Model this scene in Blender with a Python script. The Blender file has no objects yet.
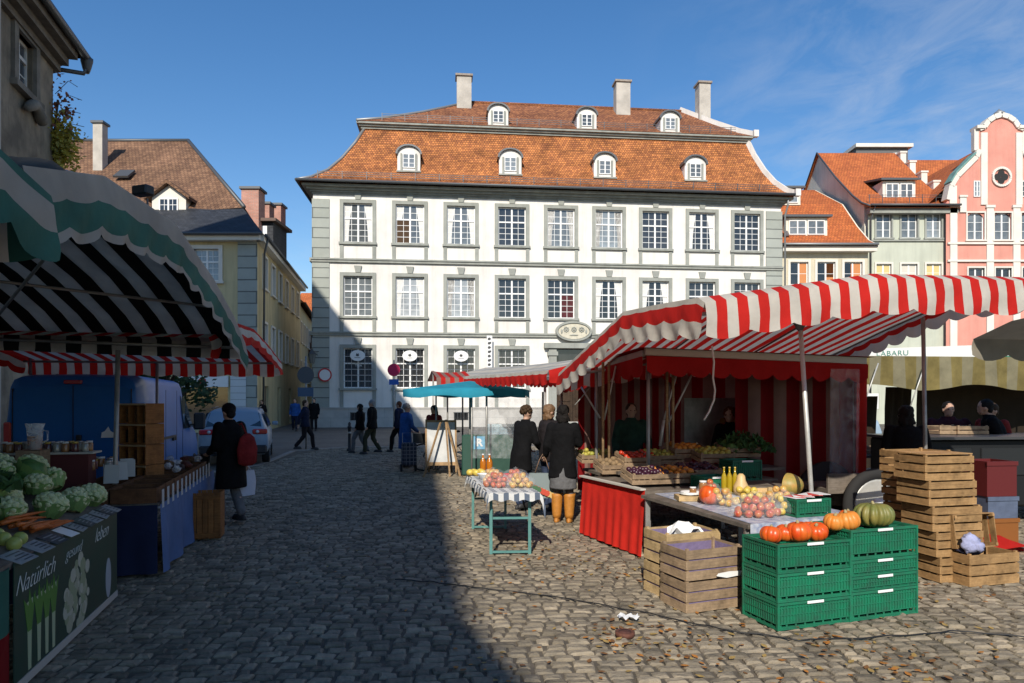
import bpy, math, random
import numpy as np
from mathutils import Vector, Matrix, noise as mnoise
R = math.radians
rnd = random.Random(7)
scene = bpy.context.scene
COL = scene.collection
V = Vector

# ------------------------------------------------------------------ camera maths
F = 683.0; CX = 512.0; HY = 398.5; CH = 1.8
def P(px, py, Y): return V(((px-CX)/F*Y, Y, CH+(HY-py)/F*Y))
def G(px, py):
    Y = F*CH/(py-HY); return V(((px-CX)/F*Y, Y, 0))
def PZ(px, py, z):
    Y = F*(CH-z)/(py-HY); return V(((px-CX)/F*Y, Y, z))

# ------------------------------------------------------------------ materials
MATS = {}
def mat(name, col, rough=0.8, var=0.0, vscale=8.0, bump=0.0, bscale=60.0, metal=0.0, col2=None, trans=0.0, spec=0.5, coat=0.0, islands=0.0, streak=0.0, objvar=0.0):
    """principled; optional noise between col and col2, bump, translucency (cloth)"""
    if name in MATS: return MATS[name]
    m = bpy.data.materials.new(name); m.use_nodes = True
    nt = m.node_tree; N = nt.nodes; L = nt.links
    b = N['Principled BSDF']; out = N['Material Output']
    b.inputs['Roughness'].default_value = rough
    b.inputs['Metallic'].default_value = metal
    b.inputs['Specular IOR Level'].default_value = spec
    if coat: b.inputs['Coat Weight'].default_value = coat
    c = (*col, 1)
    b.inputs['Base Color'].default_value = c
    tc = N.new('ShaderNodeTexCoord')
    src = None
    if var or col2:
        if col2 is None: col2 = tuple(max(0, x*(1-var)) for x in col)
        nz = N.new('ShaderNodeTexNoise'); nz.inputs['Scale'].default_value = vscale; nz.inputs['Detail'].default_value = 6; nz.inputs['Roughness'].default_value = .6
        L.new(tc.outputs['Object'], nz.inputs['Vector'])
        mr = N.new('ShaderNodeMapRange'); mr.inputs[1].default_value = .35; mr.inputs[2].default_value = .65
        L.new(nz.outputs['Fac'], mr.inputs[0])
        mx = N.new('ShaderNodeMix'); mx.data_type = 'RGBA'
        mx.inputs[6].default_value = c; mx.inputs[7].default_value = (*col2, 1)
        L.new(mr.outputs[0], mx.inputs[0]); src = mx.outputs[2]
    if islands:
        g = N.new('ShaderNodeNewGeometry'); mr2 = N.new('ShaderNodeMapRange')
        mr2.inputs[3].default_value = 1-islands; mr2.inputs[4].default_value = 1+islands
        L.new(g.outputs['Random Per Island'], mr2.inputs[0])
        hs = N.new('ShaderNodeHueSaturation')
        if src: L.new(src, hs.inputs['Color'])
        else: hs.inputs['Color'].default_value = c
        L.new(mr2.outputs[0], hs.inputs['Value']); src = hs.outputs[0]
    if streak:
        mps = N.new('ShaderNodeMapping'); mps.inputs['Scale'].default_value = (2.2,2.2,.16); L.new(tc.outputs['Object'], mps.inputs[0])
        ns = N.new('ShaderNodeTexNoise'); ns.inputs['Scale'].default_value = 1; ns.inputs['Detail'].default_value = 7; ns.inputs['Roughness'].default_value = .7; L.new(mps.outputs[0], ns.inputs['Vector'])
        ms_ = N.new('ShaderNodeMapRange'); ms_.inputs[1].default_value = .48; ms_.inputs[2].default_value = .75; ms_.inputs[3].default_value = 1; ms_.inputs[4].default_value = 1-streak; L.new(ns.outputs['Fac'], ms_.inputs[0])
        h2 = N.new('ShaderNodeHueSaturation'); L.new(ms_.outputs[0], h2.inputs['Value'])
        if src: L.new(src, h2.inputs['Color'])
        else: h2.inputs['Color'].default_value = c
        src = h2.outputs[0]
    if objvar:
        oi = N.new('ShaderNodeObjectInfo'); mo = N.new('ShaderNodeMapRange'); mo.inputs[3].default_value = 1-objvar; mo.inputs[4].default_value = 1+objvar*1.6; L.new(oi.outputs['Random'], mo.inputs[0])
        h3 = N.new('ShaderNodeHueSaturation'); L.new(mo.outputs[0], h3.inputs['Value'])
        if src: L.new(src, h3.inputs['Color'])
        else: h3.inputs['Color'].default_value = c
        src = h3.outputs[0]
    if src: L.new(src, b.inputs['Base Color'])
    if bump:
        nb = N.new('ShaderNodeTexNoise'); nb.inputs['Scale'].default_value = bscale; nb.inputs['Detail'].default_value = 4
        L.new(tc.outputs['Object'], nb.inputs['Vector'])
        bp = N.new('ShaderNodeBump'); bp.inputs['Strength'].default_value = bump; bp.inputs['Distance'].default_value = .02
        L.new(nb.outputs['Fac'], bp.inputs['Height']); L.new(bp.outputs[0], b.inputs['Normal'])
    if trans:
        t = N.new('ShaderNodeBsdfTranslucent'); ms = N.new('ShaderNodeMixShader'); ms.inputs[0].default_value = trans
        if src: L.new(src, t.inputs['Color'])
        else: t.inputs['Color'].default_value = c
        L.new(b.outputs[0], ms.inputs[1]); L.new(t.outputs[0], ms.inputs[2]); L.new(ms.outputs[0], out.inputs['Surface'])
    MATS[name] = m; return m

def mat_brick(name, c1, c2, mortar, bw, bh, ms=.01, rough=.8, bump=.4, bias=0.0, vscale=1.5, stain=.25, offset=.5, spec=.3, bd=.02):
    """brick texture on UV (metres): tiles, quoins, blocks, setts"""
    if name in MATS: return MATS[name]
    m = bpy.data.materials.new(name); m.use_nodes = True
    nt = m.node_tree; N = nt.nodes; L = nt.links; b = N['Principled BSDF']
    b.inputs['Roughness'].default_value = rough; b.inputs['Specular IOR Level'].default_value = spec
    uv = N.new('ShaderNodeTexCoord')
    br = N.new('ShaderNodeTexBrick'); br.offset = offset
    br.inputs['Scale'].default_value = 1; br.inputs['Brick Width'].default_value = bw; br.inputs['Row Height'].default_value = bh
    br.inputs['Mortar Size'].default_value = ms; br.inputs['Mortar Smooth'].default_value = .3; br.inputs['Bias'].default_value = bias
    br.inputs['Color1'].default_value = (*c1, 1); br.inputs['Color2'].default_value = (*c2, 1); br.inputs['Mortar'].default_value = (*mortar, 1)
    wn = N.new('ShaderNodeTexNoise'); wn.inputs['Scale'].default_value = 3.0
    L.new(uv.outputs['UV'], wn.inputs['Vector'])
    va = N.new('ShaderNodeVectorMath'); va.operation = 'MULTIPLY_ADD'; va.inputs[1].default_value = (min(.02, bh*.12),)*3
    L.new(wn.outputs['Color'], va.inputs[0]); L.new(uv.outputs['UV'], va.inputs[2])
    L.new(va.outputs[0], br.inputs['Vector'])
    nz = N.new('ShaderNodeTexNoise'); nz.inputs['Scale'].default_value = vscale; nz.inputs['Detail'].default_value = 8; nz.inputs['Roughness'].default_value = .65
    L.new(uv.outputs['UV'], nz.inputs['Vector'])
    mr = N.new('ShaderNodeMapRange'); mr.inputs[1].default_value = .3; mr.inputs[2].default_value = .7; mr.inputs[3].default_value = 1-stain; mr.inputs[4].default_value = 1+stain*.6
    L.new(nz.outputs['Fac'], mr.inputs[0])
    hs = N.new('ShaderNodeHueSaturation'); L.new(br.outputs['Color'], hs.inputs['Color']); L.new(mr.outputs[0], hs.inputs['Value'])
    L.new(hs.outputs[0], b.inputs['Base Color'])
    if bump:
        bp = N.new('ShaderNodeBump'); bp.inputs['Strength'].default_value = bump; bp.inputs['Distance'].default_value = bd; bp.invert = True
        L.new(br.outputs['Fac'], bp.inputs['Height']); L.new(bp.outputs[0], b.inputs['Normal'])
    MATS[name] = m; return m

def mat_wood(name, c1, c2, scale=3.0, rough=.75, isl=.18):
    if name in MATS: return MATS[name]
    m = bpy.data.materials.new(name); m.use_nodes = True
    nt = m.node_tree; N = nt.nodes; L = nt.links; b = N['Principled BSDF']; b.inputs['Roughness'].default_value = rough
    b.inputs['Specular IOR Level'].default_value = .25
    tc = N.new('ShaderNodeTexCoord'); mp = N.new('ShaderNodeMapping'); mp.inputs['Scale'].default_value = (2*scale, 2*scale, 22*scale)
    nz = N.new('ShaderNodeTexNoise'); nz.inputs['Scale'].default_value = 1; nz.inputs['Detail'].default_value = 6; nz.inputs['Roughness'].default_value = .7
    L.new(tc.outputs['Object'], mp.inputs[0]); L.new(mp.outputs[0], nz.inputs['Vector'])
    cr = N.new('ShaderNodeValToRGB'); cr.color_ramp.elements[0].position = .3; cr.color_ramp.elements[1].position = .7
    cr.color_ramp.elements[0].color = (*c2, 1); cr.color_ramp.elements[1].color = (*c1, 1)
    L.new(nz.outputs['Fac'], cr.inputs[0])
    g = N.new('ShaderNodeNewGeometry'); mr2 = N.new('ShaderNodeMapRange'); mr2.inputs[3].default_value = 1-isl; mr2.inputs[4].default_value = 1+isl
    L.new(g.outputs['Random Per Island'], mr2.inputs[0])
    hs = N.new('ShaderNodeHueSaturation'); L.new(cr.outputs[0], hs.inputs['Color']); L.new(mr2.outputs[0], hs.inputs['Value'])
    n2 = N.new('ShaderNodeTexNoise'); n2.inputs['Scale'].default_value = 4.5; n2.inputs['Detail'].default_value = 8; n2.inputs['Roughness'].default_value = .75; L.new(tc.outputs['Object'], n2.inputs['Vector'])
    m2 = N.new('ShaderNodeMapRange'); m2.inputs[1].default_value = .42; m2.inputs[2].default_value = .68; m2.inputs[3].default_value = 1.08; m2.inputs[4].default_value = .52; L.new(n2.outputs['Fac'], m2.inputs[0])
    h2 = N.new('ShaderNodeHueSaturation'); L.new(hs.outputs[0], h2.inputs['Color']); L.new(m2.outputs[0], h2.inputs['Value'])
    L.new(h2.outputs[0], b.inputs['Base Color'])
    bp = N.new('ShaderNodeBump'); bp.inputs['Strength'].default_value = .3; bp.inputs['Distance'].default_value = .004
    L.new(nz.outputs['Fac'], bp.inputs['Height']); L.new(bp.outputs[0], b.inputs['Normal'])
    MATS[name] = m; return m

def mat_clear(name, tint=(.9, .95, 1), mixf=.6, rough=.12, spec=.5):
    """thin clear plastic: part transparent, part glossy/milky"""
    if name in MATS: return MATS[name]
    m = bpy.data.materials.new(name); m.use_nodes = True
    nt = m.node_tree; N = nt.nodes; L = nt.links; b = N['Principled BSDF']
    b.inputs['Base Color'].default_value = (*tint, 1); b.inputs['Roughness'].default_value = rough
    t = N.new('ShaderNodeBsdfTransparent'); ms = N.new('ShaderNodeMixShader')
    tc = N.new('ShaderNodeTexCoord'); nz = N.new('ShaderNodeTexNoise'); nz.inputs['Scale'].default_value = 9; nz.inputs['Detail'].default_value = 4
    L.new(tc.outputs['Object'], nz.inputs['Vector'])
    mr = N.new('ShaderNodeMapRange'); mr.inputs[1].default_value = .35; mr.inputs[2].default_value = .7
    mr.inputs[3].default_value = (1-mixf)*.5; mr.inputs[4].default_value = min(1, (1-mixf)*1.6)
    L.new(nz.outputs['Fac'], mr.inputs[0]); L.new(mr.outputs[0], ms.inputs[0])
    bp = N.new('ShaderNodeBump'); bp.inputs['Strength'].default_value = .8; bp.inputs['Distance'].default_value = .02
    L.new(nz.outputs['Fac'], bp.inputs['Height']); L.new(bp.outputs[0], b.inputs['Normal'])
    L.new(t.outputs[0], ms.inputs[1]); L.new(b.outputs[0], ms.inputs[2]); L.new(ms.outputs[0], N['Material Output'].inputs['Surface'])
    MATS[name] = m; return m

# ------------------------------------------------------------------ mesh builder
class MB:
    def __init__(s, M=None): s.v = []; s.f = []; s.m = []; s.sm = []; s.M = M
    def add(s, vs, fs, mi=0, smooth=False):
        o = len(s.v)
        if s.M is not None: vs = [s.M @ V(p) for p in vs]
        s.v.extend(tuple(p) for p in vs); s.f.extend(tuple(i+o for i in f) for f in fs)
        s.m.extend([mi]*len(fs)); s.sm.extend([smooth]*len(fs)); return s
    def box(s, x0, x1, y0, y1, z0, z1, mi=0):
        vs = [(x0,y0,z0),(x1,y0,z0),(x1,y1,z0),(x0,y1,z0),(x0,y0,z1),(x1,y0,z1),(x1,y1,z1),(x0,y1,z1)]
        return s.add(vs, [(0,3,2,1),(4,5,6,7),(0,1,5,4),(1,2,6,5),(2,3,7,6),(3,0,4,7)], mi)
    def cbox(s, c, d, mi=0, rz=0, rx=0, ry=0):
        M = Matrix.Translation(V(c)) @ Matrix.Rotation(rz,4,'Z') @ Matrix.Rotation(rx,4,'X') @ Matrix.Rotation(ry,4,'Y')
        h = V(d)/2
        vs = [M @ V((a*h.x,b*h.y,e*h.z)) for e in (-1,1) for a,b in ((-1,-1),(1,-1),(1,1),(-1,1))]
        return s.add(vs, [(0,3,2,1),(4,5,6,7),(0,1,5,4),(1,2,6,5),(2,3,7,6),(3,0,4,7)], mi)
    def bbox(s, x0, x1, y0, y1, z0, z1, b=.01, mi=0):
        """box with chamfered edges"""
        vs = []; 
        for z, i in ((z0,b),(z0+b,0),(z1-b,0),(z1,b)):
            vs += [(x0+i+b*(i==0),y0+i,z),(x1-i-b*(i==0),y0+i,z),(x1-i,y0+i+b*(i==0),z),(x1-i,y1-i-b*(i==0),z),(x1-i-b*(i==0),y1-i,z),(x0+i+b*(i==0),y1-i,z),(x0+i,y1-i-b*(i==0),z),(x0+i,y0+i+b*(i==0),z)]
        fs = [tuple(range(7,-1,-1)), tuple(range(24,32))]
        for k in range(3):
            for j in range(8): a=k*8+j; c=k*8+(j+1)%8; fs.append((a,c,c+8,a+8))
        return s.add(vs, fs, mi)
    def bar(s, p0, p1, w, h=None, mi=0, up=(0,0,1)):
        p0 = V(p0); p1 = V(p1); h = h or w; d = (p1-p0)
        if d.length < 1e-6: return s
        d.normalize(); u = V(up)
        if abs(d.dot(u)) > .98: u = V((0,1,0))
        x = d.cross(u).normalized(); y = x.cross(d).normalized()
        vs = [p+x*a*w/2+y*b*h/2 for p in (p0,p1) for a,b in ((-1,-1),(1,-1),(1,1),(-1,1))]
        return s.add(vs, [(0,1,2,3),(7,6,5,4),(0,4,5,1),(1,5,6,2),(2,6,7,3),(3,7,4,0)], mi)
    def tube(s, pts, r, n=8, mi=0, smooth=True, caps=True, flat=1.0):
        pts = [V(p) for p in pts]; rs = r if isinstance(r, (list, tuple)) else [r]*len(pts)
        vs = []; x = None
        for i, p in enumerate(pts):
            d = (pts[min(i+1,len(pts)-1)]-pts[max(i-1,0)])
            if d.length < 1e-9: d = V((0,0,1))
            d.normalize()
            if x is None:
                u = V((0,0,1)) if abs(d.z) < .9 else V((0,1,0))
                x = d.cross(u).normalized()
            else:
                x = (x-d*x.dot(d)); x = x.normalized() if x.length > 1e-6 else d.orthogonal().normalized()
            y = d.cross(x)
            for k in range(n):
                a = 2*math.pi*k/n; vs.append(p+(x*math.cos(a)+y*math.sin(a)*flat)*rs[i])
        fs = []
        for i in range(len(pts)-1):
            for k in range(n): a=i*n+k; b=i*n+(k+1)%n; fs.append((a,b,b+n,a+n))
        if caps: fs += [tuple(range(n-1,-1,-1)), tuple(range((len(pts)-1)*n, len(pts)*n))]
        return s.add(vs, fs, mi, smooth)
    def loft(s, secs, n=14, mi=0, smooth=True, caps=True, wob=0, seed=0):
        """secs: (cx,cy,cz,rx,ry[,rotz]) horizontal ellipses stacked"""
        rr = random.Random(seed); ph = [rr.random()*6 for _ in range(4)]
        vs = []
        for q in secs:
            cx,cy,cz,rx,ry = q[:5]; rot = q[5] if len(q) > 5 else 0
            for k in range(n):
                a = 2*math.pi*k/n; w = 1+wob*(math.sin(3*a+ph[0]+cz*2)+.6*math.sin(5*a+ph[1]-cz*3))
                x = rx*math.cos(a)*w; y = ry*math.sin(a)*w
                vs.append((cx+x*math.cos(rot)-y*math.sin(rot), cy+x*math.sin(rot)+y*math.cos(rot), cz))
        fs = []
        for i in range(len(secs)-1):
            for k in range(n): a=i*n+k; b=i*n+(k+1)%n; fs.append((a,b,b+n,a+n))
        if caps: fs += [tuple(range(n-1,-1,-1)), tuple(range((len(secs)-1)*n, len(secs)*n))]
        return s.add(vs, fs, mi, smooth)
    def lathe(s, prof, c=(0,0,0), n=16, mi=0, smooth=True, lobes=0, depth=0, M=None):
        vs = []; c = V(c)
        for r, z in prof:
            for k in range(n):
                a = 2*math.pi*k/n; rr = r*(1-depth*(1-abs(math.sin(a*lobes/2))**.6)) if lobes else r
                p = V((rr*math.cos(a), rr*math.sin(a), z)); 
                if M is not None: p = M @ p
                vs.append(c+p)
        fs = []
        for i in range(len(prof)-1):
            for k in range(n): a=i*n+k; b=i*n+(k+1)%n; fs.append((a,b,b+n,a+n))
        fs += [tuple(range(n-1,-1,-1)), tuple(range((len(prof)-1)*n, len(prof)*n))]
        return s.add(vs, fs, mi, smooth)
    def ell(s, c, r, mi=0, n=12, m=8, jit=0, seed=0, M=None):
        c = V(c); r = V(r) if not isinstance(r,(int,float)) else V((r,r,r)); vs = []
        for i in range(1, m):
            t = math.pi*i/m
            for k in range(n):
                a = 2*math.pi*k/n; d = V((math.sin(t)*math.cos(a), math.sin(t)*math.sin(a), math.cos(t)))
                q = 1+(jit*mnoise.noise(d*2.3+V((seed*3.1,seed*1.7,seed))) if jit else 0)
                p = V((d.x*r.x, d.y*r.y, d.z*r.z))*q
                vs.append(c+(M @ p if M is not None else p))
        top = V((0,0,r.z)); bot = V((0,0,-r.z))
        if M is not None: top = M @ top; bot = M @ bot
        vs += [c+top, c+bot]; T = len(vs)-2; B = T+1; fs = []
        for i in range(m-2):
            for k in range(n): a=i*n+k; b=i*n+(k+1)%n; fs.append((a,a+n,b+n,b))
        for k in range(n): fs.append((T,k,(k+1)%n)); a=(m-2)*n; fs.append((B,a+(k+1)%n,a+k))
        return s.add(vs, fs, mi, True)
    def grid(s, pts, mi=None, smooth=True, closed=False):
        """pts[i][j]; mi(i,j)->material"""
        r = len(pts); c = len(pts[0]); o = len(s.v)
        flat = [p for row in pts for p in row]
        if s.M is not None: flat = [s.M @ V(p) for p in flat]
        s.v.extend(tuple(p) for p in flat)
        for i in range(r-1):
            for j in range(c-1):
                s.f.append((o+i*c+j, o+i*c+j+1, o+(i+1)*c+j+1, o+(i+1)*c+j)); s.m.append(mi(i,j) if callable(mi) else (mi or 0)); s.sm.append(smooth)
        return s
    def prism(s, poly, y0, y1, mi=0, ax='y'):
        """poly [(a,z)] extruded along y (ax='y'), along x (ax='x', a=y) or z (a,b)=xy"""
        n = len(poly)
        def mk(a, b, t): return (a,t,b) if ax=='y' else ((t,a,b) if ax=='x' else (a,b,t))
        vs = [mk(a,b,y0) for a,b in poly]+[mk(a,b,y1) for a,b in poly]
        fs = [tuple(range(n)), tuple(range(2*n-1,n-1,-1))]+[(i,i+n,(i+1)%n+n,(i+1)%n) for i in range(n)]
        return s.add(vs, fs, mi)
    def build(s, name, mats, parent=None, loc=None, kind=None):
        me = bpy.data.meshes.new(name)
        me.from_pydata(s.v, [], s.f)
        if not isinstance(mats, (list, tuple)): mats = [mats]
        for m in mats: me.materials.append(m)
        me.polygons.foreach_set('material_index', s.m)
        me.polygons.foreach_set('use_smooth', s.sm)
        # planar UVs in metres: u horizontal in the face, v up the slope
        uv = me.uv_layers.new(name='UVMap')
        co = np.array(s.v, dtype=np.float32)
        nl = len(me.loops); li = np.empty(nl, np.int32); me.loops.foreach_get('vertex_index', li)
        pn = np.empty(len(me.polygons)*3, np.float32); me.polygons.foreach_get('normal', pn); pn = pn.reshape(-1,3)
        lt = np.empty(len(me.polygons), np.int32); me.polygons.foreach_get('loop_total', lt)
        n = np.repeat(pn, lt, axis=0); c = co[li]
        u = np.stack([-n[:,1], n[:,0], np.zeros(nl)], 1); ln = np.linalg.norm(u, axis=1); flat = ln < .05
        u[~flat] /= ln[~flat, None]; u[flat] = (1,0,0)
        w = np.cross(n, u)
        me.uv_layers[0].data.foreach_set('uv', np.stack([(c*u).sum(1), (c*w).sum(1)], 1).astype(np.float32).ravel())
        me.update()
        o = bpy.data.objects.new(name, me); COL.objects.link(o)
        if parent is not None: o.parent = parent
        if loc is not None: o.location = loc
        if kind: o['kind'] = kind
        return o

def thing(name, label, cat, loc=(0,0,0), rz=0, group=None):
    o = bpy.data.objects.new(name, None); COL.objects.link(o); o.empty_display_size = .1
    o.location = loc; o.rotation_euler = (0,0,rz); o['label'] = label; o['category'] = cat
    if group: o['group'] = group
    return o
def tag(o, label, cat, group=None, loc=None, rz=None):
    o['label'] = label; o['category'] = cat
    if group: o['group'] = group
    if loc is not None: o.location = loc
    if rz is not None: o.rotation_euler = (0,0,rz)
    return o
KIDS = {}
def kids(o): return [c for c in COL.objects if c.parent is o]
def copy_tree(o, parent=None, label=None, loc=None, rz=None, scale=None):
    c = o.copy(); COL.objects.link(c)
    if parent is not None: c.parent = parent
    for ch in list(o.children): copy_tree(ch, c)
    if label: c['label'] = label
    if loc is not None: c.location = loc
    if rz is not None: c.rotation_euler = (0,0,rz)
    if scale is not None: c.scale = (scale,)*3 if isinstance(scale,(int,float)) else scale
    return c
def text_mesh(txt, size, material, name='lettering', parent=None, M=None, shear=0, bold=0, spacing=1, extrude=.002, align='CENTER'):
    cu = bpy.data.curves.new(name, 'FONT'); cu.body = txt; cu.size = size; cu.shear = shear; cu.offset = bold
    cu.space_character = spacing; cu.extrude = extrude; cu.align_x = align; cu.align_y = 'CENTER'
    t = bpy.data.objects.new(name, cu); COL.objects.link(t)
    bpy.context.view_layer.update()
    me = bpy.data.meshes.new_from_object(t.evaluated_get(bpy.context.evaluated_depsgraph_get()))
    bpy.data.objects.remove(t); bpy.data.curves.remove(cu)
    if M is not None: me.transform(M)
    me.materials.clear(); me.materials.append(material)
    o = bpy.data.objects.new(name, me); COL.objects.link(o)
    if parent is not None: o.parent = parent
    return o
UPRIGHT = Matrix.Rotation(math.pi/2, 4, 'X')   # text standing in the xz plane, read from -y

# ------------------------------------------------------------------ render, camera, light
scene.render.engine = 'CYCLES'
scene.render.resolution_x = 1024; scene.render.resolution_y = 683
scene.cycles.use_denoising = True
scene.cycles.max_bounces = 6; scene.cycles.diffuse_bounces = 3; scene.cycles.transparent_max_bounces = 12
scene.cycles.glossy_bounces = 3; scene.cycles.transmission_bounces = 4
scene.cycles.sample_clamp_indirect = 4
vs = scene.view_settings; vs.view_transform = 'Standard'; vs.look = 'None'; vs.exposure = 0.08; vs.gamma = 1; vs.use_curve_mapping = False
cam = bpy.data.cameras.new('camera'); camo = bpy.data.objects.new('camera', cam); COL.objects.link(camo)
cam.sensor_width = 36; cam.lens = F/1024*36; cam.shift_y = (HY-341.5)/1024
cam.clip_start = .1; cam.clip_end = 3000
camo.location = (0,0,CH); camo.rotation_euler = (R(90),0,0); scene.camera = camo

SUN_AZ = R(8.5); SUN_EL = R(35)          # light travels towards +Y and a little +X
sd = V((math.sin(SUN_AZ)*math.cos(SUN_EL), math.cos(SUN_AZ)*math.cos(SUN_EL), -math.sin(SUN_EL)))
sun = bpy.data.lights.new('sun', 'SUN'); sun.energy = 5.0; sun.angle = R(.53); sun.color = (1, .93, .82)
suno = bpy.data.objects.new('sun', sun); COL.objects.link(suno); suno.rotation_euler = sd.to_track_quat('-Z', 'Y').to_euler(); suno.location = (-5,-20,40)
w = bpy.data.worlds.new('World'); scene.world = w; w.use_nodes = True
N = w.node_tree.nodes; L = w.node_tree.links
bg = N['Background']; bg.inputs[1].default_value = .115
sky = N.new('ShaderNodeTexSky'); sky.sky_type = 'NISHITA'; sky.sun_disc = False
sky.sun_elevation = SUN_EL; sky.sun_rotation = math.atan2(-sd.x, -sd.y)
sky.altitude = 400; sky.air_density = 1.25; sky.dust_density = .1; sky.ozone_density = 2.0
# thin high cloud, to the right
tc = N.new('ShaderNodeTexCoord'); sp = N.new('ShaderNodeSeparateXYZ'); L.new(tc.outputs['Generated'], sp.inputs[0])
dv = N.new('ShaderNodeMath'); dv.operation = 'MAXIMUM'; dv.inputs[1].default_value = .03; L.new(sp.outputs[2], dv.inputs[0])
vd = N.new('ShaderNodeVectorMath'); vd.operation = 'DIVIDE'; L.new(tc.outputs['Generated'], vd.inputs[0])
cb = N.new('ShaderNodeCombineXYZ'); 
for i in range(3): L.new(dv.outputs[0], cb.inputs[i])
L.new(cb.outputs[0], vd.inputs[1])
mp = N.new('ShaderNodeMapping'); mp.inputs['Scale'].default_value = (1.3, .9, 1); mp.inputs['Rotation'].default_value = (0,0,R(35)); L.new(vd.outputs[0], mp.inputs[0])
nz = N.new('ShaderNodeTexNoise'); nz.inputs['Scale'].default_value = 2.6; nz.inputs['Detail'].default_value = 10; nz.inputs['Roughness'].default_value = .62; nz.inputs['Distortion'].default_value = .5
L.new(mp.outputs[0], nz.inputs['Vector'])
r1 = N.new('ShaderNodeMapRange'); r1.inputs[1].default_value = .42; r1.inputs[2].default_value = .78; L.new(nz.outputs['Fac'], r1.inputs[0])
ax = N.new('ShaderNodeMapRange'); ax.inputs[1].default_value = .12; ax.inputs[2].default_value = .52; L.new(sp.outputs[0], ax.inputs[0]); ax.interpolation_type = 'SMOOTHSTEP'
lo = N.new('ShaderNodeMapRange'); lo.inputs[1].default_value = .30; lo.inputs[2].default_value = .08; lo.inputs[4].default_value = .55; L.new(sp.outputs[2], lo.inputs[0])
mxx = N.new('ShaderNodeMath'); mxx.operation = 'MAXIMUM'; L.new(ax.outputs[0], mxx.inputs[0]); L.new(lo.outputs[0], mxx.inputs[1])
ml = N.new('ShaderNodeMath'); ml.operation = 'MULTIPLY'; L.new(r1.outputs[0], ml.inputs[0]); L.new(mxx.outputs[0], ml.inputs[1])
ml2 = N.new('ShaderNodeMath'); ml2.operation = 'MULTIPLY'; ml2.inputs[1].default_value = .45; L.new(ml.outputs[0], ml2.inputs[0])
cm = N.new('ShaderNodeMix'); cm.data_type = 'RGBA'; cm.inputs[7].default_value = (5.2, 5.6, 6.3, 1)
hs = N.new('ShaderNodeHueSaturation'); hs.inputs['Saturation'].default_value = 1.3; L.new(sky.outputs[0], hs.inputs['Color'])
tn = N.new('ShaderNodeMix'); tn.data_type = 'RGBA'; tn.blend_type = 'MULTIPLY'; tn.inputs[0].default_value = 1; tn.inputs[7].default_value = (1.02, 1.02, 1.12, 1); L.new(hs.outputs[0], tn.inputs[6])
L.new(ml2.outputs[0], cm.inputs[0]); L.new(tn.outputs[2], cm.inputs[6]); L.new(cm.outputs[2], bg.inputs[0])
# ------------------------------------------------------------------ ground
road_m = mat_brick('road_setts', (.17,.155,.135), (.12,.11,.10), (.06,.055,.05), .16, .11, .012, rough=.7, bump=.5, stain=.3, vscale=.6)
base_m = mat('joint_sand', (.13,.105,.075), .95, col2=(.07,.06,.045), vscale=5)
mb = MB(); mb.add([(-500,-200,-.014),(600,-200,-.014),(600,900,-.014),(-500,900,-.014)], [(0,1,2,3)])
mb.build('ground', base_m, kind='structure')
# kerb line that ends the cobbles
KERB = [(-9.2,4.0),(-8.6,12.0),(-6.85,18.5),(-7.5,23.4),(-6.0,25.3),(3,25.8),(16,26.4),(60,28)]
def kerb_side(x, y):
    """True when (x,y) lies beyond the kerb (road side)"""
    if y > 28: return True
    # y limit as function of x for the far part, x limit as function of y for the left part
    if x > -7.5:
        pts = KERB[3:]
        for (x0,y0),(x1,y1) in zip(pts, pts[1:]):
            if x0 <= x <= x1 and y > y0+(y1-y0)*(x-x0)/(x1-x0): return True
    pts = KERB[:4]
    for (x0,y0),(x1,y1) in zip(pts, pts[1:]):
        if min(y0,y1) <= y <= max(y0,y1) and x < x0+(x1-x0)*(y-y0)/(y1-y0): return True
    return x < -9.4
poly = [(-90,4)]+KERB+[(60,160),(-90,160)]
mb = MB(); mb.add([(x,y,-.004) for x,y in poly], [tuple(range(len(poly)))]); mb.build('road', road_m, kind='structure')
mb = MB()
for (x0,y0),(x1,y1) in zip(KERB, KERB[1:]): mb.bar((x0,y0,-.012),(x1,y1,-.012), .16, .05)
mb.build('kerb', mat('kerb_stone', (.30,.28,.25), .8, var=.3), kind='structure')
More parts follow.
